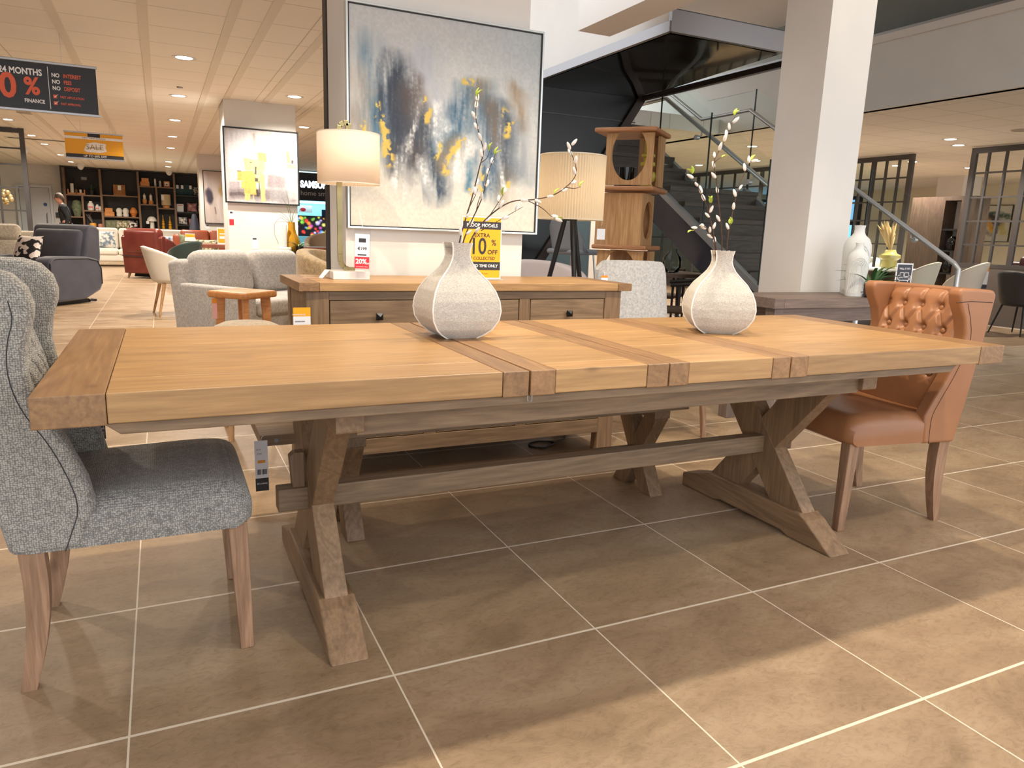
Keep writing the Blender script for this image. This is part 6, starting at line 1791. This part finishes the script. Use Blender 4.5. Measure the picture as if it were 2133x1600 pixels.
o = thing('figurine', 'slim white figurine beside the mustard vase', 'figurine', (1.40, 7.13, .8305)); m = MB(); m.rbox(-.07, .07, -.05, .05, 0, .05, .02, 3); m.build('base', cream, o, smooth=True); m = MB(); m.rbox(-.02, .025, -.02, .02, .05, .30, .01, 3); m.build('body', cream, o, smooth=True)
spiky('small white-striped plant in a black pot at the right of the mustard vase', (1.56, 7.10, .8305), 14, .16, flat('fresh_leaf', S(120, 146, 88), .5), M['blackgloss'], .045, .06, .018, 3)

# ================================================================== electronics shop beyond the column
sh_ = thing('shop_front', 'dark shop fascia with glowing white lettering beyond the white column', 'shop sign', (4.0, 20.0, 0))
m = MB(); m.box(-1.6, 2.4, 0, .3, 1.84, 2.60); m.build('fascia', flat('fascia_black', S(28, 30, 40), .4), sh_)
m = MB(); m.text('SAMSUNG', .25, FACE(.20, -.006, 2.275), 0, bold=.045, sx=.80); m.build('lettering', emit('white_glow', (.80, .94, 1, 1), 5), sh_)
m = MB(); m.text('Your home smart', .19, FACE(-.02, -.006, 2.04), 0); m.build('lettering', flat('pale_letter', S(190, 190, 198), .5), sh_)
m = MB(); m.box(-1.6, 2.4, 1.2, 1.25, 0, 2.6); m.box(-1.6, -1.55, 0.3, 1.2, 0, 2.6); m.build('back_wall', flat('cyan_lit_wall', S(150, 206, 220), .6), sh_)  # cyan of the shop's light is put into the wall colour
m = MB(); m.box(-1.5, 2.3, .4, 1.1, 1.80, 1.83); m.build('light_panel', emit('cool_panel', (.6, .92, 1, 1), 6), sh_)
m = MB(); m.box(.42, .60, .5, .55, 1.20, 1.62); m.box(.62, .95, .45, .5, .2, 1.75); m.build('display_panel', flat('blue_black_panel', S(20, 50, 90), .4), sh_)
m = MB(); m.box(-.22, .16, .6, .62, 1.52, 1.72); m.build('hanging_card', M['paper'], sh_); m = MB(); m.ell((-.10, .598, 1.60), .08, .004, .05); m.build('red_print', M['red'], sh_)
tv = thing('television', 'television showing bright flowers inside the electronics shop', 'television', (4.05, 19.7, 0))
m = MB(); m.box(-.55, .62, 0, .05, .86, 1.42); m.build('bezel', M['black'], tv); m = MB(); m.box(-.2, .2, -.1, .15, 0, .03); m.box(-.03, .03, .01, .05, 0, .9); m.build('stand', M['black'], tv)
m = MB(); m.sheet(lambda u, v: (-.53 + 1.13 * u, -.004, 1.40 - .52 * v), 70, 40); so = m.build('screen', attr_mat('flower_screen', .3, 2.2), tv)
uu, vv = np.meshgrid(np.linspace(0, 1, 71), np.linspace(0, 1, 41)); im = np.zeros(uu.shape + (3,)) + np.array((20, 22, 26)); rs = np.random.RandomState(5)
for k in range(60):
    cu, cv_, rd = rs.rand(), rs.rand(), rs.uniform(.03, .09); c = [(230, 60, 50), (240, 150, 60), (120, 200, 60), (190, 170, 240), (220, 80, 190), (250, 230, 120), (90, 150, 240)][rs.randint(7)]
    im = lay(im, c, np.clip(1.6 - np.hypot((uu - cu) * 2, vv - cv_) / rd, 0, 1) * (.75 + .25 * np.cos(6 * np.arctan2(vv - cv_, (uu - cu) * 2))))
paint(so, im.reshape(-1, 3))
tub('pale tub armchair in front of the electronics shop', (3.62, 15.9, 0), -2.2, flat('oat_fabric', S(206, 190, 172), .9), 1.1)
table('coffee_table', 'brown table in front of the pale tub armchair', 2.45, 3.6, 13.2, 14.0, .72, .07, redw, M['black'])

# ================================================================== under and behind the stairs
struct(MB().box(4.2, 8.2, 9.6, 9.7, 0, 2.65).build('wall_inner', flat('sand_wall', S(226, 214, 196), .75)))
m = MB(); m.box(5.95, 6.9, 9.52, 9.60, 0, 2.3); struct(m.build('door_2', flat('teal_door', S(58, 78, 88), .5)))
m = MB(); m.box(5.85, 5.95, 9.50, 9.60, 0, 2.4); m.box(6.9, 7.0, 9.50, 9.60, 0, 2.4); struct(m.build('trim_8', M['white']))
o = thing('round_sign', 'round black and orange sign on the cream wall behind the tripod lamp', 'sign', (5.95, 8.9, 0))
o.location = (5.88, 8.86, 1.31); o.rotation_euler = (0, 0, -.5)
m = MB(); m.lathe([(0, 0), (.25, 0), (.25, .03), (0, .03)], (0, 0, 0), 40, R3(PI / 2, 0, 0)); m.build('disc', flat('soft_black', S(38, 34, 34), .6), o, smooth=True, ang=48)
m = MB(); m.text('&0', .24, FACE(.02, -.034, .06), 0, bold=.03); m.box(-.17, .17, -.036, -.034, -.12, -.07); m.box(-.12, .12, -.036, -.034, -.19, -.15); m.build('lettering', flat('orange_letter', S(232, 100, 52), .5), o)
m = MB(); m.cyl((0, .02, -1.31), (0, .02, -.24), .014); m.cyl((0, .02, -1.31), (0, .02, -1.29), .16, n=24); m.build('stand', M['black'], o)
gst = flat('dove_grey_shell', S(150, 156, 164), .6)
bs = thing('bar_stool', 'grey shell bar stool with thin steel legs under the stairs', 'stool', (3.98, 5.02, 0), .35)
def bsh(u, v):
    a = PI * (.55 + .9 * u); return (.2 * math.cos(a) - .06 * v, .22 * math.sin(a), .96 + v * .34 * math.sin(PI * u) ** .6)
m = MB(); m.sheet(bsh, 24, 8); m.build('backrest', gst, bs, smooth=True, solid=.02); m = MB(); m.rbox(-.2, .24, -.21, .21, .93, .985, .025, 3); m.build('seat', gst, bs, smooth=True)
for sx in (-1, 1):
    for sy in (-1, 1):
        m = MB(); m.tube([(sx * .14, sy * .15, .93), (sx * .22, sy * .22, 0)], .011, 8); m.build('leg', M['chrome'], bs, smooth=True)
m = MB(); m.tube([(-.19, -.19, .32), (.19, -.19, .32), (.19, .19, .32), (-.19, .19, .32), (-.19, -.19, .32)], .008, 6); m.build('foot_ring', M['chrome'], bs)
# pinkish armchair partly hidden behind the sideboard
tub('pale pink tub armchair behind the sideboard by the tripod lamp', (3.05, 4.02, 0), -1.9, flat('blush_fabric', S(206, 194, 192), .9, sheen=.2), .98)
dk = flat('black_brown_wood', S(34, 28, 26), .45)
def wishbone(label, loc, rz):
    r = thing('dining_chair', label, 'chair', loc, rz)
    m = MB(); m.rbox(-.22, .23, -.23, .23, .43, .47, .02, 3); m.build('seat', flat('brown_seat', S(96, 74, 56), .7) if 'brown_seat' not in bpy.data.materials else bpy.data.materials['brown_seat'], r, smooth=True)
    m = MB(); m.tube([(.10, -.28, .70), (-.10, -.27, .72), (-.24, -.14, .76), (-.27, 0, .78), (-.24, .14, .76), (-.10, .27, .72), (.10, .28, .70)], .018, 8); m.build('backrest', dk, r, smooth=True)
    m = MB(); m.box(-.29, -.265, -.02, .02, .45, .78); m.build('splat', dk, r)
    for sx in (-1, 1):
        for sy in (-1, 1):
            m = MB(); m.tube([(sx * .22, sy * .24, .71 if sx < 0 else .46), (sx * .22, sy * .24, 0)], [.016, .013], 8); m.build('leg', dk, r, smooth=True)
    return r
wishbone('dark curved-back dining chair nearest the pale grey chair, under the stairs', (4.62, 4.05, 0), 2.5)
wishbone('dark curved-back dining chair deeper under the stairs behind the plant', (5.55, 5.6, 0), 2.2)
table('dining_table', 'dark-legged wooden table under the stairs with a glass vase on it', 4.55, 5.60, 4.62, 5.3, .76, .04, M['grey_x'], dk)
m = MB(); m.lathe([(.03, 0), (.075, .01), (.105, .08), (.10, .16), (.05, .22), (.045, .26)], (0, 0, 0), 24)
tag(m.build('glass_vase', glassmat('clear_vase', (.9, .94, .93, 1), .25), smooth=True, ang=60), 'clear glass vase on the wooden table under the stairs', 'vase').location = (5.12, 4.86, .7605)
tg = thing('sign_stand', 'white and yellow price card standing on the table under the stairs', 'sign', (4.66, 4.80, .7605), -.4); m = MB(); m.box(-.055, .055, 0, .004, 0, .21); m.build('card', M['paper'], tg); m = MB(); m.box(-.05, .05, -.002, 0, .14, .20, None, 0, 0); m.box(-.05, .05, -.002, 0, .05, .08, None, 0, 0); m.build('print', bpy.data.materials['amber_card'], tg)
sp = spiky('dark leafy plant on the floor under the stairs', (4.47, 3.47, 0), 40, .55, flat('dark_leaf', S(38, 48, 40), .6), M['blackgloss'], .14, .30, .03, 11, up=1.25)  # leaves have one plain dark green colour

# ================================================================== showroom on the right
screen('glazed_screen', 'dark-framed glazed screen at the far right with a taupe lower panel', 3.2, 5.83, 11.35, (1.20, 1.55, 1.90, 2.26), (5.57, 5.31, (5.02, .04), 4.76, 4.50, 4.24, (3.98, .04), 3.7), 2.63, 'X', .86)
screen('glazed_screen', 'dark-framed glazed screen behind the handrail, right of the column', 6.80, 14.0, 11.35, (1.17, 1.56, 1.87, 2.26), (7.06, 7.30, (7.55, .04), 7.8, 8.06, 8.34, (8.62, .04), 9.0, 9.4, 9.8, (10.2, .04), 10.6, 11.0, 11.4, 11.8, (12.2, .04), 12.6, 13.0, 13.4), 2.63, 'X', .30)
M['cab_dark'] = wood('umber_veneer', S(96, 78, 66), S(62, 48, 40), 'Z', .45)
cb_ = thing('display_cabinet', 'tall dark wooden cabinet with an open niche between the two right screens', 'cabinet', (13.2, 7.35, 0))
m = MB(); m.box(-.2, .2, -.06, .60, 0, 2.05); m.box(-.2, .2, -.62, -.36, 0, 2.05); m.box(-.2, .2, -.36, -.06, 1.98, 2.05); m.box(.15, .2, -.36, -.06, 0, 1.98); m.build('body', M['cab_dark'], cb_)
m = MB(); m.box(.13, .149, -.36, -.06, .5, 1.98); m.build('niche_back', M['paper'], cb_)
for z in (1.48, 1.10, .70):
    m = MB(); m.box(-.19, .13, -.36, -.06, z - .03, z); m.build('shelf', M['black'], cb_)
lath('vase', 'upper black vase in the niche of the tall dark cabinet', 'vase', 13.12, 1.1005, [(0, 0), (.08, 0), (.11, .1), (.10, .18), (.05, .25), (0, .25)], M['blackgloss'], 18, 7.13)
lath('vase', 'lower black vase in the niche of the tall dark cabinet', 'vase', 13.12, .7005, [(0, 0), (.09, 0), (.12, .1), (.11, .18), (.06, .26), (0, .26)], M['blackgloss'], 18, 7.13)
struct(MB().box(15.4, 16.0, 8.62, 9.2, 0, 2.65).build('column_4', M['wallwhite']))
sofa('sofa', 'dark burgundy leather sofa behind the far right screen', (13.6, 5.15, 0), PI, 2.9, .95, .46, 1.05, .66, .25, 3, noisy('burgundy_leather', S(58, 30, 34), S(74, 42, 44), 4, .35), M['black'], two=True)
def splash(U, V):
    n1 = fbm(U * 4, V * 4, 41); n3 = fbm(U * 30, V * 30, 42, 3)
    img = np.zeros(U.shape + (3,)) + np.array((224, 220, 208)); j = (n1 - .5) * .25
    for c, pts, w in (((70, 96, 86), [(.3, .3), (.6, .25), (.9, .3)], .12), ((110, 104, 100), [(.5, .4), (.7, .5)], .16), ((230, 160, 50), [(.35, .4), (.5, .62)], .12), ((50, 44, 46), [(.55, .35), (.6, .7)], .10), ((240, 180, 40), [(.52, .66), (.56, .74)], .08), ((206, 196, 120), [(.75, .55), (.85, .75)], .14), ((160, 150, 140), [(.2, .6), (.5, .8)], .08)):
        img = lay(img, c, stroke(U + j, V + j * .7, pts, w, .7) * np.clip(1.6 * n3 + .1, 0, 1))
    return img
pp = picture('painting', 'white abstract painting with orange and black splashes on the cream wall at the far right', -.45, .45, 1.33, 2.18, 0, splash, 90, 90, M['ink'], .01, .05, matt)
pp.location = (17.99, 9.5, 1.33); pp.rotation_euler = (0, 0, -PI / 2)
wt = thing('dining_table', 'black dining table with a white top by the stairs on the right', 'table', (10.15, 6.15, 0), -.3)
m = MB(); m.lathe([(0, .765), (.55, .765), (.56, .78), (.55, .80), (0, .80)], (0, 0, 0), 48, sy=.75); m.build('tabletop', M['paper'], wt, smooth=True, ang=50)
m = MB(); m.lathe([(0, 0), (.32, 0), (.30, .04), (.12, .10), (.10, .5), (.26, .70), (.42, .765), (0, .765)], (0, 0, 0), 36, sy=.75); m.build('pedestal', M['blackgloss'], wt, smooth=True, ang=60)
pv = thing('vase', 'pale yellow glass vase with pampas grass on the white-topped table', 'vase', (9.98, 5.95, .8005))
m = MB(); m.lathe([(0, 0), (.10, 0), (.11, .03), (.11, .13), (.15, .16), (.15, .20), (.09, .23), (.07, .28), (.06, .28), (.06, .05), (0, .04)], (0, 0, 0), 28); m.build('body', flat('lemon_glass', S(206, 196, 120), .2, coat=.5), pv, smooth=True, ang=50)
m = MB(); rq = random.Random(6)
for k in range(26):
    a = rq.uniform(-1.1, .5); l = rq.uniform(.25, .45)
    p0 = Vector((0, 0, .24)); p1 = Vector((.10 * math.sin(a), rq.uniform(-.04, .1), .24 + l * .5)); p2 = Vector((l * math.sin(a) * .7, rq.uniform(-.05, .15), .26 + l))
    m.tube([p0.lerp(p1, t / 5).lerp(p1.lerp(p2, t / 5), t / 5) for t in range(6)], [.003, .004, .012, .020, .016, .003], 6)
m.build('pampas_grass', flat('pampas', S(222, 196, 146), .9), pv, smooth=True)
bucket('dining_chair', 'cream bucket chair left of the newel post beyond the tan chair', (9.62, 5.28, 0), 1.9, ivory, M['black'], .47, .94, .56, .54)
bucket('dining_chair', 'cream bucket chair with an orange-topped tag just right of the newel post', (10.24, 5.0, 0), 1.9, ivory, M['black'], .47, .96, .56, .54)
bucket('dining_chair', 'cream bucket chair on the far side of the white-topped table', (9.35, 6.75, 0), -.9, ivory, M['black'], .47, .92, .56, .54)
bucket('dining_chair', 'dark grey leather bucket chair with black splayed legs at the right edge', (10.68, 4.38, 0), -.1, flat('graphite_leather', S(52, 52, 54), .45), M['black'], .48, .86, .58, .54, lr=(.014, .009))
table('dining_table', 'white-topped table cut by the right edge of the photo', 11.0 - .12, 11.28, 3.3, 3.95, .76, .03, M['paper'], M['black'], .03)
def tag2(x, y, z, label, rz=-.9):
    o = thing('price_tag', label, 'tag', (x, y, z), rz); m = MB(); m.box(-.045, .045, 0, .002, .06, .24, None, 0, 0); m.box(-.045, .045, 0, .002, .24, .30, None, 0, 1); m.box(-.045, .045, 0, .002, 0, .06, None, 0, 2); m.build('card', [M['paper'], bpy.data.materials['amber_card'], M['ink']], o)
tag2(10.33, 4.72, .60, 'tall orange-topped tag on the cream chair by the newel post')
tag2(10.60, 4.05, .42, 'tall orange-topped tag on the dark grey bucket chair')
tub('pale tub armchair behind the glazed screen, right of the column', (13.2, 9.2, 0), PI, flat('pearl_fabric', S(200, 196, 186), .9), 1.0)
# daylight doors far behind the stairs
struct(MB().box(17.92, 17.99, 13.2, 18.4, .1, 2.5).build('door_3', flat('door_frame_dark', S(40, 44, 50), .5)))
for k, (y0, y1, z0, z1) in enumerate(((13.4, 15.0, .2, 1.7), (15.15, 16.2, .2, 1.7), (16.4, 18.2, .2, 1.7), (13.4, 18.2, 1.85, 2.4))):
    struct(MB().box(17.90, 17.93, y0, y1, z0, z1).build('window_%d' % (k + 2), emit('street_daylight_%d' % k, (.26, .62, 1.0, 1), 1.6 if k < 3 else 1.0)))
# ================================================================== hanging banners
def banner(name, label, x0, x1, z0, z1, y, zc, fill):
    r = thing(name, label, 'banner', ((x0 + x1) / 2, y, z0))
    w, h = x1 - x0, z1 - z0
    m = MB(); m.box(-w / 2, w / 2, 0, .006, .012, h - .012); m.build('panel', fill, r)
    m = MB(); m.rbox(-w / 2 - .012, w / 2 + .012, -.008, .014, h - .022, h, .004, 2); m.build('top_rail', M['steel'], r)
    m = MB(); m.rbox(-w / 2 - .012, w / 2 + .012, -.008, .014, 0, .022, .004, 2); m.build('bottom_rail', M['steel'], r)
    for x in (-w * .22, w * .28):
        m = MB(); m.tube([(x, .003, h), (x, .003, zc - z0)], .0015, 5); m.build('wire', M['steel'], r)
    return r
orng = flat('coral_print', S(226, 98, 62), .5)
B = banner('hanging_banner', 'black hanging banner offering 0% finance in orange and white', -1.44, -.306, 1.985, 2.402, 6.0, 2.65, flat('banner_black', S(26, 26, 32), .35))
o_ = Vector((-(-1.44 - .306) / 2, 0, 0)); cxb = (-1.44 - .306) / 2
P = lambda x, z: FACE(x - cxb, -.004, z - 1.985)
m = MB()
m.text('24 MONTHS', .070, P(-.705, 2.302), 0, 'RIGHT', bold=.03, sx=.80); m.text('FINANCE', .042, P(-.700, 2.072), 0, 'RIGHT', bold=.03, sx=.84)
m.box(-.664 - cxb, -.660 - cxb, -.005, -.003, .035, .375)
for k in range(3): m.text('NO', .044, P(-.637, 2.296 - k * .052), 0, 'LEFT', bold=.03, sx=.84)
m.build('lettering', M['whiteink'], B)
m = MB()
m.text('0', .27, P(-.955, 2.172), 0, bold=.03, sx=.9); m.text('%', .19, P(-.785, 2.185), 0, bold=.03, sx=.86)
for k, t_ in enumerate(('INTEREST', 'FEES', 'DEPOSIT')): m.text(t_, .044, P(-.552, 2.296 - k * .052), 0, 'LEFT', bold=.02, sx=.70)
m.text('FAST APPLICATION', .026, P(-.585, 2.124), 0, 'LEFT', bold=.02, sx=.78); m.text('FAST APPROVAL', .026, P(-.585, 2.070), 0, 'LEFT', bold=.02, sx=.78)
for z in (2.126, 2.072): m.box(-.636 - cxb, -.608 - cxb, -.005, -.003, z - .014 - 1.985, z + .014 - 1.985)
m.build('lettering', orng, B)
m = MB()
for z in (2.126, 2.072):
    m.faces([(-.630 - cxb, -.0062, z - 1.985 + .004), (-.624 - cxb, -.0062, z - 1.985 - .010), (-.596 - cxb, -.0062, z - 1.985 + .022), (-.624 - cxb, -.0062, z - 1.985 - .001)], [(0, 1, 2, 3)])
m.build('tick_marks', M['whiteink'], B)
B2 = banner('hanging_banner', 'yellow hanging summer sale banner further down the aisle', -1.135, -.338, 2.032, 2.442, 12.0, 2.65, flat('banner_yellow', S(232, 166, 24), .45))
cxb = (-1.135 - .338) / 2
P = lambda x, z: FACE(x, -.004, z - 2.032)
m = MB(); m.box(-.398, .398, -.003, -.001, .300, .338); m.build('white_band', M['paper'], B2)
m = MB(); m.box(-.398, .398, -.003, -.001, .022, .075); m.box(-.085, .085, -.004, -.001, .335, .405); m.build('black_band', M['ink'], B2)
m = MB()
m.faces([(-.15, -.003, .13), (-.11, -.003, .235), (.0, -.003, .262), (.16, -.003, .245), (.15, -.003, .19), (.165, -.003, .13), (.08, -.003, .108), (-.10, -.003, .105)], [tuple(range(8))]); m.build('brush_patch', M['paper'], B2)
m = MB(); m.text('EVERYTHING REDUCED', .030, P(-.0, 2.350), 0); m.text('SALE', .112, P(0, 2.215), 1, sx=1.05); m.text('Summer', .062, P(0, 2.212), 0, bold=-.008); m.build('lettering', [M['ink'], flat('ochre_ink', S(190, 150, 50), .5)], B2)
m = MB(); m.text('UP TO 60% OFF', .046, P(0, 2.080), 0, bold=.01); m.text('EZ LIVING', .030, P(0, 2.413), 0); m.text('FURNITURE', .022, P(0, 2.386), 0); m.build('lettering', M['whiteink'], B2)

# ================================================================== ceiling fittings and light
warm = (1.0, .89, .75)
glow = emit('downlight_glow', (1.0, .93, .82, 1), 18)
def lamp(loc, power, size, col=warm, rad=.06, blend=.7):
    l = bpy.data.lights.new('downlight_or_added_lamp', 'SPOT'); l.energy = power; l.spot_size = math.radians(size); l.spot_blend = blend; l.color = col; l.shadow_soft_size = rad
    o = bpy.data.objects.new('downlight_or_added_lamp', l); COL.objects.link(o); o.location = loc
    return o
proto = None
def downlight(x, y, z, label, power, size=150, grp='downlights in the tiled ceiling', col=warm):
    global proto
    if proto is None:
        r = thing('downlight', label, 'light', (x, y, z), 0, grp)
        m = MB(); m.lathe([(.075, -.004), (.105, -.008), (.11, -.002), (.11, .0), (.075, .0)], (0, 0, 0), 28); m.build('trim_ring', M['white'], r, smooth=True)
        m = MB(); m.lathe([(0, -.003), (.075, -.003), (.075, -.001), (0, -.001)], (0, 0, 0), 24); m.build('lens', glow, r)
        proto = r
    else:
        r = dup(proto, (x, y, z), None, label, grp)
    if power: lamp((x, y, z - .03), power, size, col)
    return r
ordn = ['nearest', 'second', 'third', 'fourth', 'fifth', 'sixth', 'seventh']
for k, y in enumerate((6.44, 8.81, 11.27, 13.7, 16.05, 20.1, 22.0)):
    downlight(.42, y, 2.65, 'recessed ceiling spotlight in the row over the aisle, %s from the camera' % ordn[k], P_AISLE)
for k, y in enumerate((13.13, 15.6, 17.35, 20.2, 22.6)):
    downlight(-2.02, y, 2.65, 'recessed spotlight in the left ceiling row between banners and bookcase, %s from the camera' % ordn[k], P_AISLE)
downlight(1.68, 7.95, 2.65, 'recessed spotlight just right of the far white column top', P_AISLE)
downlight(2.26, 10.7, 2.65, 'recessed spotlight beyond the far white column, near the dark trim', P_AISLE)
for k, (x, y, lb) in enumerate(((10.34, 5.52, 'brightest recessed spotlight right of the column, above the far right screens'), (11.0, 5.84, 'recessed spotlight beside the top corner of the far right screen'), (12.9, 8.32, 'recessed spotlight seen through the screen right of the column'), (14.1, 7.68, 'recessed spotlight between the two right screens'), (12.51, 7.7, 'recessed spotlight seen through the top right pane of the middle screen'), (14.6, 6.6, 'recessed spotlight behind the upper panes of the far right screen'), (13.4, 5.2, 'recessed spotlight behind the lower panes of the far right screen'))):
    downlight(x, y, 2.65, lb, P_RIGHT if k != 1 else 0)
for x, y, lb in ((8.92, 7.93, 'recessed spotlight seen through the stair glass, the largest one'), (10.5, 9.5, 'recessed spotlight seen through the stair glass, at the lower right'), (10.3, 10.93, 'recessed spotlight seen through the stair glass, at the far left'), (15.0, 12.5, 'recessed spotlight by the daylight doors behind the stairs')):
    downlight(x, y, 2.65, lb, P_RIGHT)
for x, y in ((4.4, 8.6), (6.6, 8.4)): lamp((x, y, 2.6), P_RIGHT * .6, 150)
# lamps over the long table
for x in (0.35, 1.55, 2.75): lamp((x, 0.72, 2.84), P_TABLE, 125, (1.0, .86, .66), .045)
# added lamps, no fittings drawn, that brighten the nearer displays and ceiling
for x, y in ((-1.6, 2.6), (-.9, 4.4), (1.3, 3.6), (2.5, -1.1)): lamp((x, y, 2.6 if y > 2.3 else 2.84), P_NEAR, 140)
lamp((1.5, 1.15, 2.84), P_SB, 100)
for x, y in ((4.3, 1.0), (5.0, -.4)): lamp((x, y, 3.85), P_NEAR * .6, 120)  # unseen lamps added to brighten the upper floor's white edge
struct(MB().box(-9, 2.9, -2.2, 2.3, 2.90, 3.0).build('ceiling_5', M['ceilwhite']))

def fitting(name, label, cat, loc, parts):
    r = thing(name, label, cat, loc)
    for nm, prof, mat in parts:
        m = MB(); m.lathe(prof, (0, 0, 0), 24); m.build(nm, mat, r, smooth=True, ang=50)
    return r
gp = flat('white_plastic', S(226, 226, 224), .4)
fitting('smoke_detector', 'white smoke detector on the ceiling near the dark partition edge', 'detector', (2.02, 7.0, 2.65), (('base', [(0, -.02), (.06, -.02), (.06, 0), (0, 0)], gp), ('sensor', [(0, -.055), (.035, -.05), (.045, -.02), (0, -.02)], gp), ('grille', [(.036, -.046), (.044, -.03), (.046, -.03), (.038, -.047)], M['darkgrey'])))
fitting('ceiling_speaker', 'round flush speaker in the ceiling under the black banner', 'speaker', (-1.60, 12.0, 2.65), (('grille', [(0, -.008), (.13, -.008), (.14, 0), (0, 0)], flat('speaker_grey', S(176, 170, 162), .7)),))
fitting('ceiling_speaker', 'round flush speaker in the right ceiling above the glazed screen', 'speaker', (10.2, 4.45, 2.65), (('grille', [(0, -.008), (.13, -.008), (.14, 0), (0, 0)], bpy.data.materials['speaker_grey']),))
dome = [(0, -.16), (.05, -.14), (.085, -.08), (.09, -.06), (0, -.06)]
for x, y, lb in ((-2.55, 18.6, 'white dome camera on the ceiling at the far left by the glazed screen'), (-1.85, 23.4, 'white dome camera on the ceiling above the left end of the bookcase'), (.46, 23.6, 'white dome camera on the ceiling above the middle of the bookcase')):
    fitting('dome_camera', lb, 'camera', (x, y, 2.65), (('mount', [(0, -.06), (.1, -.06), (.1, 0), (0, 0)], gp), ('dome', dome, gp)))
fitting('sprinkler', 'tiny sprinkler head between two aisle spotlights', 'sprinkler', (.42, 8.15, 2.65), (('plate', [(0, -.012), (.03, -.012), (.035, 0), (0, 0)], M['steel']),))
o = thing('air_vent', 'long slotted air vent in the ceiling left of the yellow banner', 'vent', (-2.0, 16.3, 2.65)); m = MB(); m.box(-.55, .55, -.10, .10, -.01, 0); m.build('frame', M['white'], o); m = MB()
for k in range(4): m.box(-.5, .5, -.075 + k * .042, -.055 + k * .042, -.013, -.009)
m.build('slots', M['darkgrey'], o)
